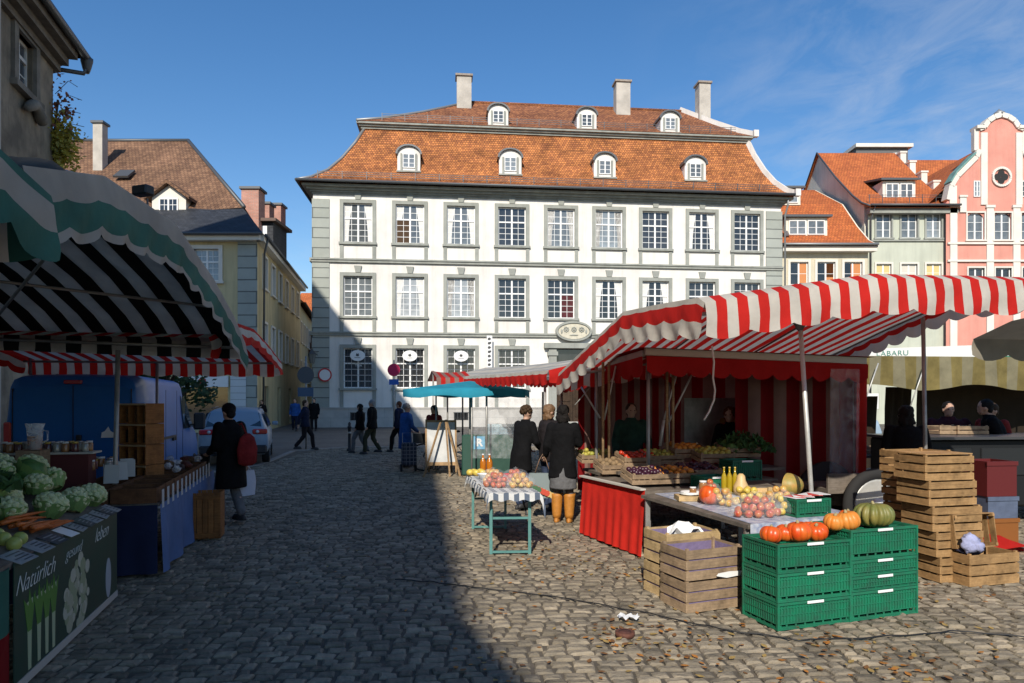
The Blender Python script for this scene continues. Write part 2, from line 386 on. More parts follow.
# real cobbles, row by row
nr = np.random.default_rng(3)
vv = []; ff = []; cnt = 0
ang = R(4); ca, sa = math.cos(ang), math.sin(ang)
y = 3.2; row = 0
while y < 26.5:
    dep = .098 + .018*nr.random() + (.0 if y < 14 else .03)
    xmax = .82*y+3.6; x = -min(xmax, 10.5) + nr.random()*.1
    while x < xmax:
        wd = (.10+.09*nr.random())*(1.0 if y < 14 else 1.25)
        cx = x+wd/2; cy = y+dep/2
        wx = cx*ca-cy*sa; wy = cx*sa+cy*ca
        yo = .10*math.sin(wx*.55+.3)+.05*math.sin(wx*1.7+wy*.3)
        if not kerb_side(wx, wy+yo) and wx < .80*(wy+yo)+2.4 and -wx < .80*(wy+yo)+1.2 and wy+yo > 3.4 and (wx > -6.8):
            g = .007+.005*nr.random(); h = .0045*nr.standard_normal(); tl = nr.standard_normal(2)*.03
            jx = nr.standard_normal(4)*.006; jy = nr.standard_normal(4)*.006
            b = len(vv)
            for (ins, z) in ((g, -.022), (g+.004, -.006), (g+.020, .003)):
                for q, (sx, sy) in enumerate(((-1,-1),(1,-1),(1,1),(-1,1))):
                    lx = sx*(wd/2-ins)+jx[q]; ly = sy*(dep/2-ins*.8)+jy[q]
                    zz = z if z < -.01 else z+h+tl[0]*lx+tl[1]*ly
                    vv.append((wx+lx*ca-ly*sa, wy+yo+lx*sa+ly*ca, zz))
            for r_ in (0,4):
                for k in range(4): ff.append((b+r_+k, b+r_+(k+1)%4, b+r_+4+(k+1)%4, b+r_+4+k))
            ff.append((b+8,b+9,b+10,b+11)); cnt += 1
        x += wd
    y += dep; row += 1
me = bpy.data.meshes.new('cobblestones'); me.from_pydata(vv, [], ff); me.update()
cob = mat('cobble', (.29,.24,.17), .8, col2=(.14,.12,.09), vscale=3.5, bump=.9, bscale=24, islands=.30, spec=.3)
me.materials.append(cob); o = bpy.data.objects.new('cobblestones', me); COL.objects.link(o); o['kind'] = 'structure'
print('cobbles', cnt)
# fallen leaves
vv = []; ff = []; mi = []
def leaf(x, y, s, z=.012):
    a = nr.random()*6.28; t = nr.standard_normal(2)*.35; b = len(vv)
    shp = [(-1,0,0),(-.45,.5,.12),(.15,.55,.2),(1,0,.25),(.15,-.55,.2),(-.45,-.5,.12)]
    for lx,ly,lz in shp:
        lx*=s; ly*=s; vv.append((x+lx*math.cos(a)-ly*math.sin(a), y+lx*math.sin(a)+ly*math.cos(a), z-.010+abs(lz*s*.9)+abs(lx*t[0]*.2)))
    ff.append(tuple(b+k for k in range(6))); mi.append(int(nr.random()*3))
for k in range(4200):
    Y = 4.0+nr.random()**1.4*12
    px = 440+nr.random()*560
    X = (px-512)/683*Y
    dens = mnoise.noise(V((X*.9,Y*.9,3)))
    if dens < .10 and nr.random() < .85: continue
    leaf(X, Y, .014+.022*nr.random(), .02)
for k in range(60):
    Y = 4.5+nr.random()*12; X = (160+nr.random()*300-512)/683*Y; leaf(X, Y, .02)
me = bpy.data.meshes.new('fallen_leaves'); me.from_pydata(vv, [], ff); me.polygons.foreach_set('material_index', mi); me.update()
for nme, c in (('leaf_orange',(.55,.22,.04)),('leaf_ochre',(.48,.32,.10)),('leaf_brown',(.26,.12,.04))): me.materials.append(mat(nme, c, .8, var=.3, vscale=30, trans=.2))
o = bpy.data.objects.new('fallen_leaves', me); COL.objects.link(o); o['kind'] = 'stuff'; o['label'] = 'orange and brown fallen leaves scattered over the cobbles'; o['category'] = 'leaves'
# cable, cap, litter
black = mat('black_rubber', (.012,.012,.013), .5)
pts = [PZ(x,y,.02) for x,y in ((395,579),(430,581),(470,586),(560,597),(640,611),(720,628),(800,640),(880,636),(960,630),(1060,640))]
fine = []
for i in range(len(pts)-1):
    for k in range(8):
        t = k/8; p = pts[i].lerp(pts[i+1], t); fine.append(V((p.x+.010*math.sin(i*3+k), p.y+.015*math.sin(i*2.1+k*.7), .016+.003*math.sin(k*1.9))))
tag(MB().tube(fine, .0055, 8).build('power_cable', black), 'black power cable snaking over the cobbles past the crates', 'cable')
c = PZ(625,632,.02)
t = thing('drain_cap', 'small round rusty cap set in the cobbles', 'drain cap', c)
MB().lathe([(.0,-.03),(.075,-.03),(.075,.004),(.06,.008),(.055,.003),(0,.003)], n=24).build('rim', mat('rust', (.14,.05,.03), .8, var=.4, vscale=40), t)
MB().lathe([(.0,-.01),(.05,-.01),(.05,.006),(.012,.008),(0,.008)], n=20).build('lid', mat('rust2', (.10,.035,.025), .85, var=.4, vscale=40), t)
c = PZ(628,618,.02)
pg = [[V((i*.028-.08, j*.03-.04, .012+.018*math.sin(i*2.3+j*1.9)+.01*math.sin(j*3.1))) for i in range(7)] for j in range(4)]
tag(MB().grid(pg).build('paper_scrap', mat('white_paper', (.8,.8,.78), .7)), 'crumpled white paper scrap lying on the cobbles by the cable', 'litter', loc=c)
# ------------------------------------------------------------------ building materials
plaster = mat('white_plaster', (.80,.77,.72), .9, col2=(.68,.65,.60), vscale=.55, bump=.15, bscale=12, streak=.20)
greytrim = mat('grey_trim', (.35,.36,.32), .85, col2=(.27,.28,.25), vscale=1.2, bump=.15, streak=.25)
quoin_m = mat_brick('quoin_blocks', (.37,.39,.35), (.33,.35,.31), (.13,.14,.13), 50, .62, .035, rough=.85, bump=.5, stain=.12, vscale=.8)
plinth_m = mat_brick('plinth_stone', (.50,.48,.44), (.44,.42,.39), (.30,.29,.27), 2.2, .6, .008, rough=.9, bump=.2, stain=.22, vscale=1.0)
tile_m = mat_brick('roof_tiles', (.58,.215,.065), (.30,.10,.038), (.10,.04,.022), .17, .165, .014, rough=.8, bump=.8, bias=-.1, stain=.5, vscale=.7, bd=.04)
tile_up = mat_brick('roof_tiles_upper', (.42,.17,.07), (.20,.075,.04), (.09,.035,.02), .20, .19, .016, rough=.8, bump=.8, stain=.35, vscale=.5, bd=.04)
tile_new = mat_brick('roof_tiles_new', (.56,.16,.045), (.42,.11,.035), (.16,.05,.02), .22, .24, .014, rough=.75, bump=.7, stain=.25, vscale=.7, bd=.04)
tile_brown = mat_brick('roof_tiles_brown', (.27,.15,.085), (.16,.085,.05), (.07,.04,.03), .22, .24, .016, rough=.85, bump=.7, stain=.4, vscale=.5, bd=.04)
slate = mat_brick('slate_grey', (.045,.05,.06), (.03,.034,.04), (.015,.015,.02), .3, .2, .012, rough=.6, bump=.5)
whitepaint = mat('white_paint', (.80,.80,.78), .5)
cornice_m = mat('cornice_grey', (.33,.34,.30), .8, var=.3, vscale=2)
darkmetal = mat('dark_zinc', (.10,.105,.11), .5, metal=.4)
zinc = mat('zinc', (.30,.31,.31), .5, metal=.5)
def glassm(name, c, r=.07):
    m = mat(name, c, r, spec=.9, col2=tuple(x*.45 for x in c), vscale=.9, bump=.10, bscale=1.5, objvar=.55); return m
g_dark = glassm('pane_dark', (.03,.032,.034)); g_mid = glassm('pane_mid', (.16,.18,.19)); g_pale = glassm('pane_pale', (.34,.36,.37), .12)
g_shade = glassm('pane_blue', (.06,.08,.10))
curtain = mat('net_curtain', (.72,.71,.68), .9, var=.15, vscale=6)
brownin = mat('brown_interior', (.07,.04,.02), .9)
redcurt = mat('red_drape', (.10,.02,.025), .9, var=.5, vscale=5)

def sash_mb(w, h, cols=4, rows=6, split=.62, fr=.07, mun=.028, d=.06):
    """white casement: frame, centre mullion, transom, glazing bars; origin at sill centre, facing -y"""
    mb = MB()
    mb.box(-w/2, -w/2+fr, 0, d, 0, h); mb.box(w/2-fr, w/2, 0, d, 0, h)
    mb.box(-w/2+fr, w/2-fr, 0, d, 0, fr); mb.box(-w/2+fr, w/2-fr, 0, d, h-fr, h)
    if cols > 1: mb.box(-fr*.75, fr*.75, -.012, d-.002, fr, h-fr)
    zt = h*split if split else None
    if split: mb.box(-w/2+fr, w/2-fr, -.02, d-.004, zt-fr*.6, zt+fr*.6)
    for i in range(1, cols):
        if cols % 2 == 0 and i == cols//2: continue
        x = -w/2+fr+(w-2*fr)*i/cols; mb.box(x-mun/2, x+mun/2, .012, d-.01, fr, h-fr)
    if split:
        nb = max(1, round(rows*split)); zs = [fr+(zt-fr)*k/nb for k in range(1, nb)]+[zt+(h-fr-zt)*k/max(1, rows-nb) for k in range(1, rows-nb)]
    else: zs = [h*k/rows for k in range(1, rows)]
    for z in zs: mb.box(-w/2+fr, w/2-fr, .016, d-.014, z-mun/2, z+mun/2)
    return mb
def surround_mb(w, h, t=.22, p=.08, sill=.14, key=0, wall=.0):
    """stone surround round an opening w x h, proud of the wall by p"""
    mb = MB(); y0, y1 = -p, .10
    mb.box(-w/2-t, -w/2, y0, y1, -.0, h+t); mb.box(w/2, w/2+t, y0, y1, 0, h+t); mb.box(-w/2, w/2, y0+.003, y1, h, h+t)
    mb.box(-w/2-t-.06, w/2+t+.06, y0-.07, y1, -sill, -.002)
    if key: mb.prism([(-.15,h+t+.002),(.15,h+t+.002),(.24,h+t+key),(-.24,h+t+key)], y0-.03, y1)
    return mb
_wcache = {}
def window(parent, x, y, z, w, h, rz=0, cols=4, rows=6, split=.62, sm=None, fm=None, pm=None, t=.22, key=0, p=.08, rec=.10, extra=None, sill=.14):
    """window part > surround, pane (sub-parts); the sash is the part's own mesh; shares mesh data"""
    k = (w,h,cols,rows,split,t,key,p,rec,sill, (fm or whitepaint).name, (sm or greytrim).name, (pm or g_dark).name)
    if k in _wcache:
        o = copy_tree(_wcache[k], parent)
    else:
        o = sash_mb(w,h,cols,rows,split).build('window', fm or whitepaint, parent)
        MB().box(-w/2+.01, w/2-.01, .030, .05, .01, h-.01).build('pane', pm or g_dark, o)
        if t: 
            s = surround_mb(w,h,t,p,sill,key).build('surround', sm or greytrim, o); s.location = (0,-rec,0)
        _wcache[k] = o
    M = Matrix.Translation((x,y,z)) @ Matrix.Rotation(rz,4,'Z') @ Matrix.Translation((0,rec,0))
    o.location = M.to_translation(); o.rotation_euler = (0,0,rz)
    return o
def wall_mb(mb, x0, x1, z0, z1, holes, y0=0, y1=.4, mi=0):
    """wall slab in the xz plane with real rectangular openings; holes: (hx0,hx1,hz0,hz1)"""
    xs = sorted({x0, x1, *[h[0] for h in holes], *[h[1] for h in holes]}); zs = sorted({z0, z1, *[h[2] for h in holes], *[h[3] for h in holes]})
    xs = [v for v in xs if x0 <= v <= x1]; zs = [v for v in zs if z0 <= v <= z1]
    def inside(a, b): return any(h[0] < a < h[1] and h[2] < b < h[3] for h in holes)
    for za, zb in zip(zs, zs[1:]):
        for xa, xb in zip(xs, xs[1:]):
            cxx = (xa+xb)/2; cz = (za+zb)/2
            if inside(cxx, cz): continue
            mb.add([(xa,y0,za),(xb,y0,za),(xb,y0,zb),(xa,y0,zb)], [(0,1,2,3)], mi)
    for h in holes:
        a,b,c,d = h
        mb.add([(a,y0,c),(b,y0,c),(b,y0,d),(a,y0,d),(a,y1,c),(b,y1,c),(b,y1,d),(a,y1,d)], [(0,4,5,1),(1,5,6,2),(2,6,7,3),(3,7,4,0)], mi)
def ring_roof(mb, W, D, prof, mi=0, bottom=None):
    """prof: (front inset, left inset, right inset, z) rings from the eaves up"""
    rings = [[(xl,d,z),(W-xr,d,z),(W-xr,D-d,z),(xl,D-d,z)] for d,xl,xr,z in prof]
    for r0, r1 in zip(rings, rings[1:]):
        for k in range(4):
            q = [r0[k], r0[(k+1)%4], r1[(k+1)%4], r1[k]]
            # drop degenerate
            mb.add(q, [(0,1,2,3)], mi)
    return rings
def strip_mb(x, z0, z1, w, p=.05): return (x-w/2, x+w/2, -p, .0, z0, z1)

# ------------------------------------------------------------------ the white baroque house
A = R(5.6); Y0 = 42.4; X0 = (313-CX)/F*Y0
mh = thing('baroque_house', 'wide white baroque house with nine window bays, grey stone trim and an orange mansard roof', 'house', (X0, Y0, 0), A)
Mi = (Matrix.Translation((X0,Y0,0)) @ Matrix.Rotation(A,4,'Z')).inverted()
def FP(px, py, d=0):
    o_ = Mi @ V((0,0,CH)); q = Mi.to_3x3() @ V(((px-CX)/F, 1, (HY-py)/F)); t = (d-o_.y)/q.y; r = o_+q*t
    return r.x, r.z
W = FP(781, 300)[0]; D = 14.0; EZ = 15.0
wx = [FP(p, 222)[0] for p in (358,410,461,512,561,609,655.5,702,747)]
rows = [(11.55,2.45),(6.95,2.5),(2.45,2.5)]; ww = 1.78
holes = []
for r,(z,h) in enumerate(rows):
    for i,x in enumerate(wx):
        if r == 2 and i == 4: continue
        holes.append((x-ww/2, x+ww/2, z, z+h))
dx = FP(573,380)[0]
holes.append((dx-1.1, dx+1.1, .3, 5.0))
holes = [h for h in holes if not (h[2] == 2.45 and abs((h[0]+h[1])/2-dx) < 1.6 and h[1]-h[0] < 2)]
mb = MB(); wall_mb(mb, 0, W, 0, EZ, holes, 0, .3)
mb.box(0, .0, 0, 0, 0, 0) if 0 else None
mb.add([(0,0,0),(0,D,0),(0,D,EZ),(0,0,EZ)], [(3,2,1,0)]); mb.add([(W,0,0),(W,D,0),(W,D,EZ),(W,0,EZ)], [(0,1,2,3)])
mb.add([(0,D,0),(W,D,0),(W,D,EZ),(0,D,EZ)], [(3,2,1,0)])
mb.build('wall', plaster, mh)
mb = MB(); 
segs = [(-.06, dx-1.75), (dx+1.75, W+.06)]
for a,b in segs: mb.box(a, b, -.10, -.002, 0, 1.15); mb.box(a, b, -.14, -.002, 1.152, 1.25)
mb.box(-.12, -.062, -.05, D, 0, 1.2); mb.build('plinth', plinth_m, mh)
for a, b in ((-.06, 1.0), (W-1.05, W+.06)):
    mb = MB(); mb.box(a, b, -.07, -.003, 1.252, 14.2)
    if a < 0: mb.box(-.064, -.003, -.003, .9, 1.26, 14.2)
    mb.build('quoin', quoin_m, mh)
mb = MB()
for z in (10.28, 5.72):
    mb.box(-.1, W+.1, -.14, -.001, z, z+.14); mb.box(-.1, W+.1, -.20, -.001, z+.142, z+.24); mb.box(-.18, -.1, -.2, 2, z, z+.24)
mb.build('belt_course', greytrim, mh)
for i, x in enumerate(wx):
  for s in (-1, 1):
    for zb, zt, r in ((10.52, rows[0][0]-.14, 0), (5.96, rows[1][0]-.14, 1), (1.252, rows[2][0]-.14, 2)):
        if r == 2 and abs(x-dx) < 1.9: continue
        MB().box(x+s*(ww/2+.11)-.11, x+s*(ww/2+.11)+.11, -.06, -.002, zb, zt).build('apron_trim', greytrim, mh)
paneset = {0: [g_mid,g_mid,g_mid,g_dark,g_mid,g_mid,g_dark,g_dark,g_dark], 1: [g_mid,g_pale,g_pale,g_dark,g_dark,g_dark,g_dark,g_dark,g_dark], 2: [g_shade,g_dark,g_dark,g_dark,g_dark,g_dark,g_dark,g_dark,g_dark]}
for r,(z,h) in enumerate(rows):
    for i,x in enumerate(wx):
        if r == 2 and abs(x-dx) < 1.9: continue
        o = window(mh, x, 0, z, ww, h, pm=paneset[r][i], key=(.42 if r != 0 else .5), rec=.12)
        if r == 2: # iron grille
            g = MB()
            for k in range(1,7): g.box(-ww/2+k*ww/7-.008, -ww/2+k*ww/7+.008, -.10, -.085, .02, h-.02)
            for k in range(1,6): g.box(-ww/2+.02, ww/2-.02, -.084, -.07, k*h/6-.008, k*h/6+.008)
            g.build('grille', darkmetal, o)
        if (r,i) in ((1,5),(1,6),(0,5),(1,1),(1,2),(0,0),(0,4),(0,7),(2,7)):
            c = MB()
            for s in (-1,1):
                pts = [[V((s*(ww/2-.08-(ww*.22)*k/5*(.55+.6*(j/6)**2)), .022+.004*math.sin(k*2.4), .1+(h-.2)*j/6)) for k in range(6)] for j in range(7)]
                c.grid(pts)
            c.build('net_curtain', curtain, o)
            # glass in front stays clear where curtains hang
        if (r,i) == (0,1):
            MB().box(-ww/2+.07, -.05, .018, .028, .08, h*.6).build('open_casement', brownin, o)
        if (r,i) == (1,4):
            MB().box(.05, ww/2-.07, .018, .028, .08, h*.6).build('drape', redcurt, o)
# portal
pt = MB()
for s in (-1,1): pt.box(dx+s*1.35-.25, dx+s*1.35+.25, -.22, -.001, 0, 5.0); pt.box(dx+s*1.35-.33, dx+s*1.35+.33, -.30, -.001, 4.55, 4.8)
pt.box(dx-1.9, dx+1.9, -.35, -.001, 5.02, 5.35); pt.box(dx-1.75, dx+1.75, -.25, -.001, 0, .28) ; po = pt.build('portal', greytrim, mh)
dr = MB()
for s in (-1,1):
    dr.box(dx+s*.55-.54, dx+s*.55+.54, .12, .2, .3, 3.7)
    for z in (.6,1.6,2.6): dr.bbox(dx+s*.55-.38, dx+s*.55+.38, .08, .121, z, z+.8, .02)
dr.build('door', mat_wood('dark_oak', (.06,.035,.02), (.03,.018,.01)), po)
MB().box(dx-1.08, dx+1.08, .14, .16, 3.75, 4.95).build('fanlight', g_dark, po)
ca_ = MB(); cz = 6.1
def ellp(a, b, n=36): return [(dx+a*math.cos(2*math.pi*k/n), cz+b*math.sin(2*math.pi*k/n)) for k in range(n)]
ca_.prism(ellp(1.2,.66), -.28, -.205); cart = ca_.build('cartouche', greytrim, mh)
MB().prism(ellp(1.0,.50), -.33, -.285).build('field', mat('cream_stone', (.62,.58,.46), .85, var=.2), cart)
rm = MB()
n=36
for k in range(n):
    a0=2*math.pi*k/n; a1=2*math.pi*(k+1)/n
    rm.bar((dx+1.1*math.cos(a0),-.33,cz+.58*math.sin(a0)),(dx+1.1*math.cos(a1),-.33,cz+.58*math.sin(a1)),.13,.12)
rm.build('rim', greytrim, cart)
rs = MB()
for q in (-.5,0,.5):
    for k in range(8): rs.ell((dx+q+.14*math.cos(k*.785), -.345, cz+.1+.14*math.sin(k*.785)), (.055,.03,.055), n=6, m=4)
    rs.ell((dx+q,-.35,cz+.1),(.07,.04,.07),n=8,m=5)
for q in (-.66,.66): rs.ell((dx+q*1.2,-.34,cz-.02),(.06,.03,.16),n=6,m=5)
rs.ell((dx,-.34,cz-.25),(.3,.03,.05),n=8,m=4)
rs.build('rosettes', greytrim, cart)
# eaves cornice
mb = MB()
for k,(p,z0,z1) in enumerate(((.07,14.5,14.62),(.17,14.622,14.74),(.34,14.742,14.88),(.58,14.882,15.02))):
    mb.box(-p, W+p, -p, -.001 if 0 else .3, z0, z1); mb.box(-p, 0, .3, D+p, z0, z1); mb.box(W, W+p, .3, D+p, z0, z1)
mb.build('cornice', cornice_m, mh)
mb = MB(); mb.tube([(-.85,-.86,15.12),(W+.75,-.86,15.12)], .09, 8); mb.tube([(-.85,-.86,15.12),(-.85,D,15.12)], .09, 8); mb.build('gutter', darkmetal, mh)
low = [(-.8,-.8,-.7,15.1),(-.1,-.1,-.3,15.5),(.7,.8,.1,16.25),(1.4,1.55,.5,17.25),(2.05,2.3,.9,18.5),(2.45,2.85,1.2,19.6)]
up = [(2.05,2.4,.8,19.99),(3.0,3.9,1.5,20.55),(4.6,6.6,2.7,21.75),(7.0,9.9,4.3,23.6)]
rf = MB(); ring_roof(rf, W, D, low); roof_l = rf.build('mansard_roof', tile_m, mh)
rf = MB(); ring_roof(rf, W, D, up); roof_u = rf.build('upper_roof', tile_up, mh)
mb = MB()
for p,z0,z1,off in ((0,19.60,19.74,2.34),(1,19.742,19.86,2.22),(2,19.862,19.98,2.08)):
    mb.box(off+.3, W-off+1.2, off, off+1, z0, z1); mb.box(off+.3, off+1.3, off+1, D-off, z0, z1); mb.box(W-off+.2, W-off+1.2, off+1, D-off, z0, z1)
mb.build('break_cornice', cornice_m, mh)
# snow guards
mb = MB()
for d,z,a,b in ((-.15,15.62,.3,W-.4),(2.5,20.42,4,W-2)):
    for dz in (0,.14,.26): mb.bar((a,d,z+dz),(b,d,z+dz),.025)
    x = a
    while x < b: mb.bar((x,d,z-.2),(x,d,z+.32),.04); x += 1.5
mb.build('snow_guard', darkmetal, roof_l)
# hip caps on the left, white stone bands on the right
mb = MB(); mb.tube([(xl,d,z+.03) for d,xl,xr,z in low], .10, 6); mb.tube([(xl,d,z+.03) for d,xl,xr,z in up], .10, 6); mb.build('hip_flashing', zinc, roof_l)
mb = MB(); mb.tube([(9.9,7,23.62),(W-4.3,7,23.62)], .12, 6); mb.build('ridge_tiles', tile_up, roof_u)
for pr, nm in ((low,'stone_band'),(up,'stone_band')):
    mb = MB(); pts = [V((W-xr,d,z+.12)) for d,xl,xr,z in pr]
    for p0,p1 in zip(pts, pts[1:]): mb.bar(p0-(p1-p0)*.04, p1+(p1-p0)*.04, .22, .34)
    p = pts[0]; mb.box(p.x-.17, p.x+.17, p.y-.17, p.y+.17, p.z-.2, p.z+.25)
    mb.build(nm, plaster, mh)
# dormers
def dormer(parent, x, y, z, w=1.25, h=1.45, back=2.2, roofm=None, wm=None):
    r = w/2+.10; n = 10; zs = h-r*.55
    arch = [(-r,0),(r,0),(r,zs)]+[(r*math.cos(math.pi*k/n), zs+r*.75*math.sin(math.pi*k/n)) for k in range(1,n)]+[(-r,zs)]
    o = MB().prism(arch, 0, back).build('dormer', wm or plaster, parent); o.location = (x,y,z)
    cap = [(r*1.16*math.cos(math.pi*k/n), zs+.02+r*.86*math.sin(math.pi*k/n)) for k in range(0,n+1)]
    capi = [(r*1.0*math.cos(math.pi*k/n), zs+r*.755*math.sin(math.pi*k/n)) for k in range(n,-1,-1)]
    MB().prism(cap+capi, -.16, back+.01).build('dormer_roof', roofm or darkmetal, o)
    s = sash_mb(w*.62, h*.62, 2, 3, 0, fr=.05, mun=.03).build('dormer_window', whitepaint, o); s.location = (0,-.06,.12+h*.06)
    q = MB(); a = [(-w*.31,0),(w*.31,0)]; q.box(-w*.30, w*.30, .02, .04, .01, h*.61); q.build('pane', g_mid, o).location = (0,-.06,.12+h*.06)
    t = MB()
    for s_ in (-1,1): t.box(s_*(w*.31+.08)-.06, s_*(w*.31+.08)+.06, -.10, -.002, 0, zs+.05)
    t.box(-r-.05, r+.05, -.16, -.002, -.1, -.002); t.build('dormer_trim', greytrim, o)
    return o
for px in (409,510,604,694):
    x = FP(px, 160, 1.0)[0]; dormer(mh, x, .75, 16.35)
for px in (498,586,669):
    x = FP(px, 120, 2.6)[0]; dormer(mh, x, 2.35, 20.12, w=1.15, h=1.3)
chim = mat('chimney_plaster', (.52,.48,.42), .9, var=.25, vscale=1.5)
for px, w_, d_, zt in ((464,1.05,6.2,25.0),(622,1.05,6.2,25.1),(703,.85,5.8,25.1)):
    x = FP(px, 100, d_)[0]; mb = MB(); mb.box(x-w_/2, x+w_/2, d_-.4, d_+.5, 21.0, zt); c = mb.build('chimney', chim, mh)
    mb = MB(); mb.box(x-w_/2-.1, x+w_/2+.1, d_-.5, d_+.6, zt+.002, zt+.14); 
    for k in range(3): mb.box(x-w_/2+.1+k*w_*.33, x-w_/2+.25+k*w_*.33, d_-.2, d_+.2, zt+.142, zt+.26)
    mb.build('chimney_cap', mat('cap_stone', (.35,.30,.25), .9, var=.3), c)
mb = MB(); mb.tube([(W+.22,-.55,14.9),(W+.22,-.5,14.5),(W+.2,-.16,13.9),(W+.2,-.14,.2)], .06, 8); mb.build('downpipe', zinc, mh)
MB().box(.5,1.5,-.10+.0-.06,-.102,.62,.95) if 0 else None
# small cellar windows in the plinth
for i in (0,2):
    x = wx[i]; m_ = MB(); m_.box(x-.45, x+.45, -.125, -.101, .45, .9); c = m_.build('cellar_window', g_dark, mh)
    g = MB()
    for k in range(5): g.box(x-.42+k*.2, x-.40+k*.2, -.15, -.126, .45, .9)
    g.box(x-.48,x+.48,-.15,-.126,.9,.94); g.build('bars', darkmetal, c)
# oval signs hanging before the three lit windows
oval_w = mat('enamel_white', (.82,.82,.80), .35); letter_dark = mat('letter_dark', (.05,.05,.05), .5)
for i,(lab) in enumerate(('oval white shop sign hanging in the shaded ground-floor window at the house corner','oval white shop sign in the second ground-floor window, beside the red disc','oval white shop sign in the third ground-floor window, above the blue parasol')):
    wp = Mi.inverted() @ V((wx[i], -.22, 4.47))
    t = thing('oval_sign', lab, 'sign', wp, A, 'oval signs in the ground-floor windows')
    MB().prism([(.46*math.cos(2*math.pi*k/28), .34*math.sin(2*math.pi*k/28)) for k in range(28)], -.03, .0).build('plate', oval_w, t)
    e = MB(); e.prism([(-.1,.02),(-.05,.16),(0,.08),(.05,.16),(.1,.02),(.06,-.04),(-.06,-.04)], -.04, -.032); e.build('emblem', letter_dark, t)
    MB().box(-.18,.18,-.034,-.031,-.15,-.12).build('lettering', letter_dark, t)
    if i == 0: text_mesh('TRIA', .20, oval_w, parent=t, M=Matrix.Translation((.05,.04,-.62)) @ UPRIGHT)
    MB().tube([(-.2,-.015,.30),(-.2,-.015,.50)], .008, 6).tube([(.2,-.015,.30),(.2,-.015,.50)], .008, 6).build('hanger', darkmetal, t)
# wall traffic sign at the corner
def round_sign(name, label, cat, loc, rz, r, face, rim, pole=0, extra=None, group=None):
    t = thing(name, label, cat, loc, rz, group)
    MB().prism([(r*math.cos(2*math.pi*k/32), r*math.sin(2*math.pi*k/32)) for k in range(32)], -.012, .0).build('disc', face, t)
    if rim:
        m_ = MB()
        for k in range(32):
            a0=2*math.pi*k/32; a1=2*math.pi*(k+1)/32
            m_.add([(r*.8*math.cos(a0),-.016,r*.8*math.sin(a0)),(r*math.cos(a0),-.016,r*math.sin(a0)),(r*math.cos(a1),-.016,r*math.sin(a1)),(r*.8*math.cos(a1),-.016,r*.8*math.sin(a1))],[(0,1,2,3)])
        m_.build('rim', rim, t)
    return t
sign_red = mat('sign_red', (.55,.02,.03), .4); sign_pink = mat('sign_crimson', (.60,.02,.10), .4); sign_white = mat('sign_white', (.75,.75,.74), .4); sign_blue = mat('sign_blue', (.03,.12,.45), .4); sign_back = mat('sign_back', (.12,.13,.14), .5, metal=.3)
wp = Mi.inverted() @ V((FP(325.5,375)[0], -.2, FP(325.5,375)[1]))
round_sign('traffic_sign', 'round white no-vehicles sign with faded red rim on the grey corner blocks', 'traffic sign', wp, A, .42, sign_white, sign_red)
# lantern on the corner
wp = P(312, 356, 42.0)
t = thing('wall_lantern', 'dark iron wall lantern on the corner of the white house', 'lantern', wp, A)
MB().lathe([(.0,-.45),(.12,-.45),(.22,.1),(.24,.12),(.05,.35),(.02,.42),(0,.42)], n=6, smooth=False).build('lamp_glass', mat('lantern_glass', (.2,.2,.18), .15), t)
m_ = MB()
for k in range(6):
    a = k*math.pi/3; m_.bar((.12*math.cos(a),.12*math.sin(a),-.46),(.235*math.cos(a),.235*math.sin(a),.12),.02)
m_.lathe([(0,.11),(.26,.11),(.06,.38),(0,.40)], n=6, smooth=False); m_.bar((0,0,.3),(.6,.6,.3),.04); m_.bar((0,0,.3),(.5,.6,-.1),.03); m_.build('lantern_frame', darkmetal, t)
# hanging vertical shop sign by window 4
wp = Mi.inverted() @ V((FP(489,355)[0], -.5, 0)); 
t = thing('blade_sign', 'tall narrow hanging sign with dark lettering beside the fourth ground-floor window', 'sign', (wp.x,wp.y,FP(489,352)[1]), A)
MB().box(-.17,.17,-.03,.03,-1.0,1.0).build('board', sign_white, t)
m_ = MB()
for k in range(7): m_.prism([(-.10,.85-k*.27),(.02+.08*(k%2),.88-k*.27),(.11,.78-k*.27),(.0,.70-k*.27),(-.11,.72-k*.27)], -.034, -.031)
m_.build('lettering', letter_dark, t)
MB().bar((0,0,1.0),(0,.45,1.0),.03).bar((0,0,-.9),(0,.45,-.9),.03).build('bracket', darkmetal, t)

# ------------------------------------------------------------------ houses on the right
cream = mat('cream_plaster', (.62,.56,.42), .9, var=.12, vscale=.6, streak=.2); palegreen = mat('pale_green_plaster', (.52,.54,.44), .9, var=.12, vscale=.6, streak=.2)
greywall = mat('grey_render', (.80,.76,.64), .95, streak=.2, col2=(.64,.60,.50), vscale=.4, bump=.2, bscale=8)
pink = mat('pink_plaster', (.72,.31,.24), .9, var=.18, vscale=.6, streak=.2); whitetrim = mat('white_trim', (.74,.70,.62), .85, var=.12, vscale=1)
blind = mat('ochre_blind', (.62,.50,.22), .8); blind_o = mat('orange_blind', (.55,.22,.08), .8); blind_w = mat('white_blind', (.6,.56,.48), .8)
copper = mat('copper_green', (.18,.36,.32), .7, var=.35, vscale=3)
def LX(px, Y): return (px-CX)/F*Y
def LZ(py, Y): return CH+(HY-py)/F*Y
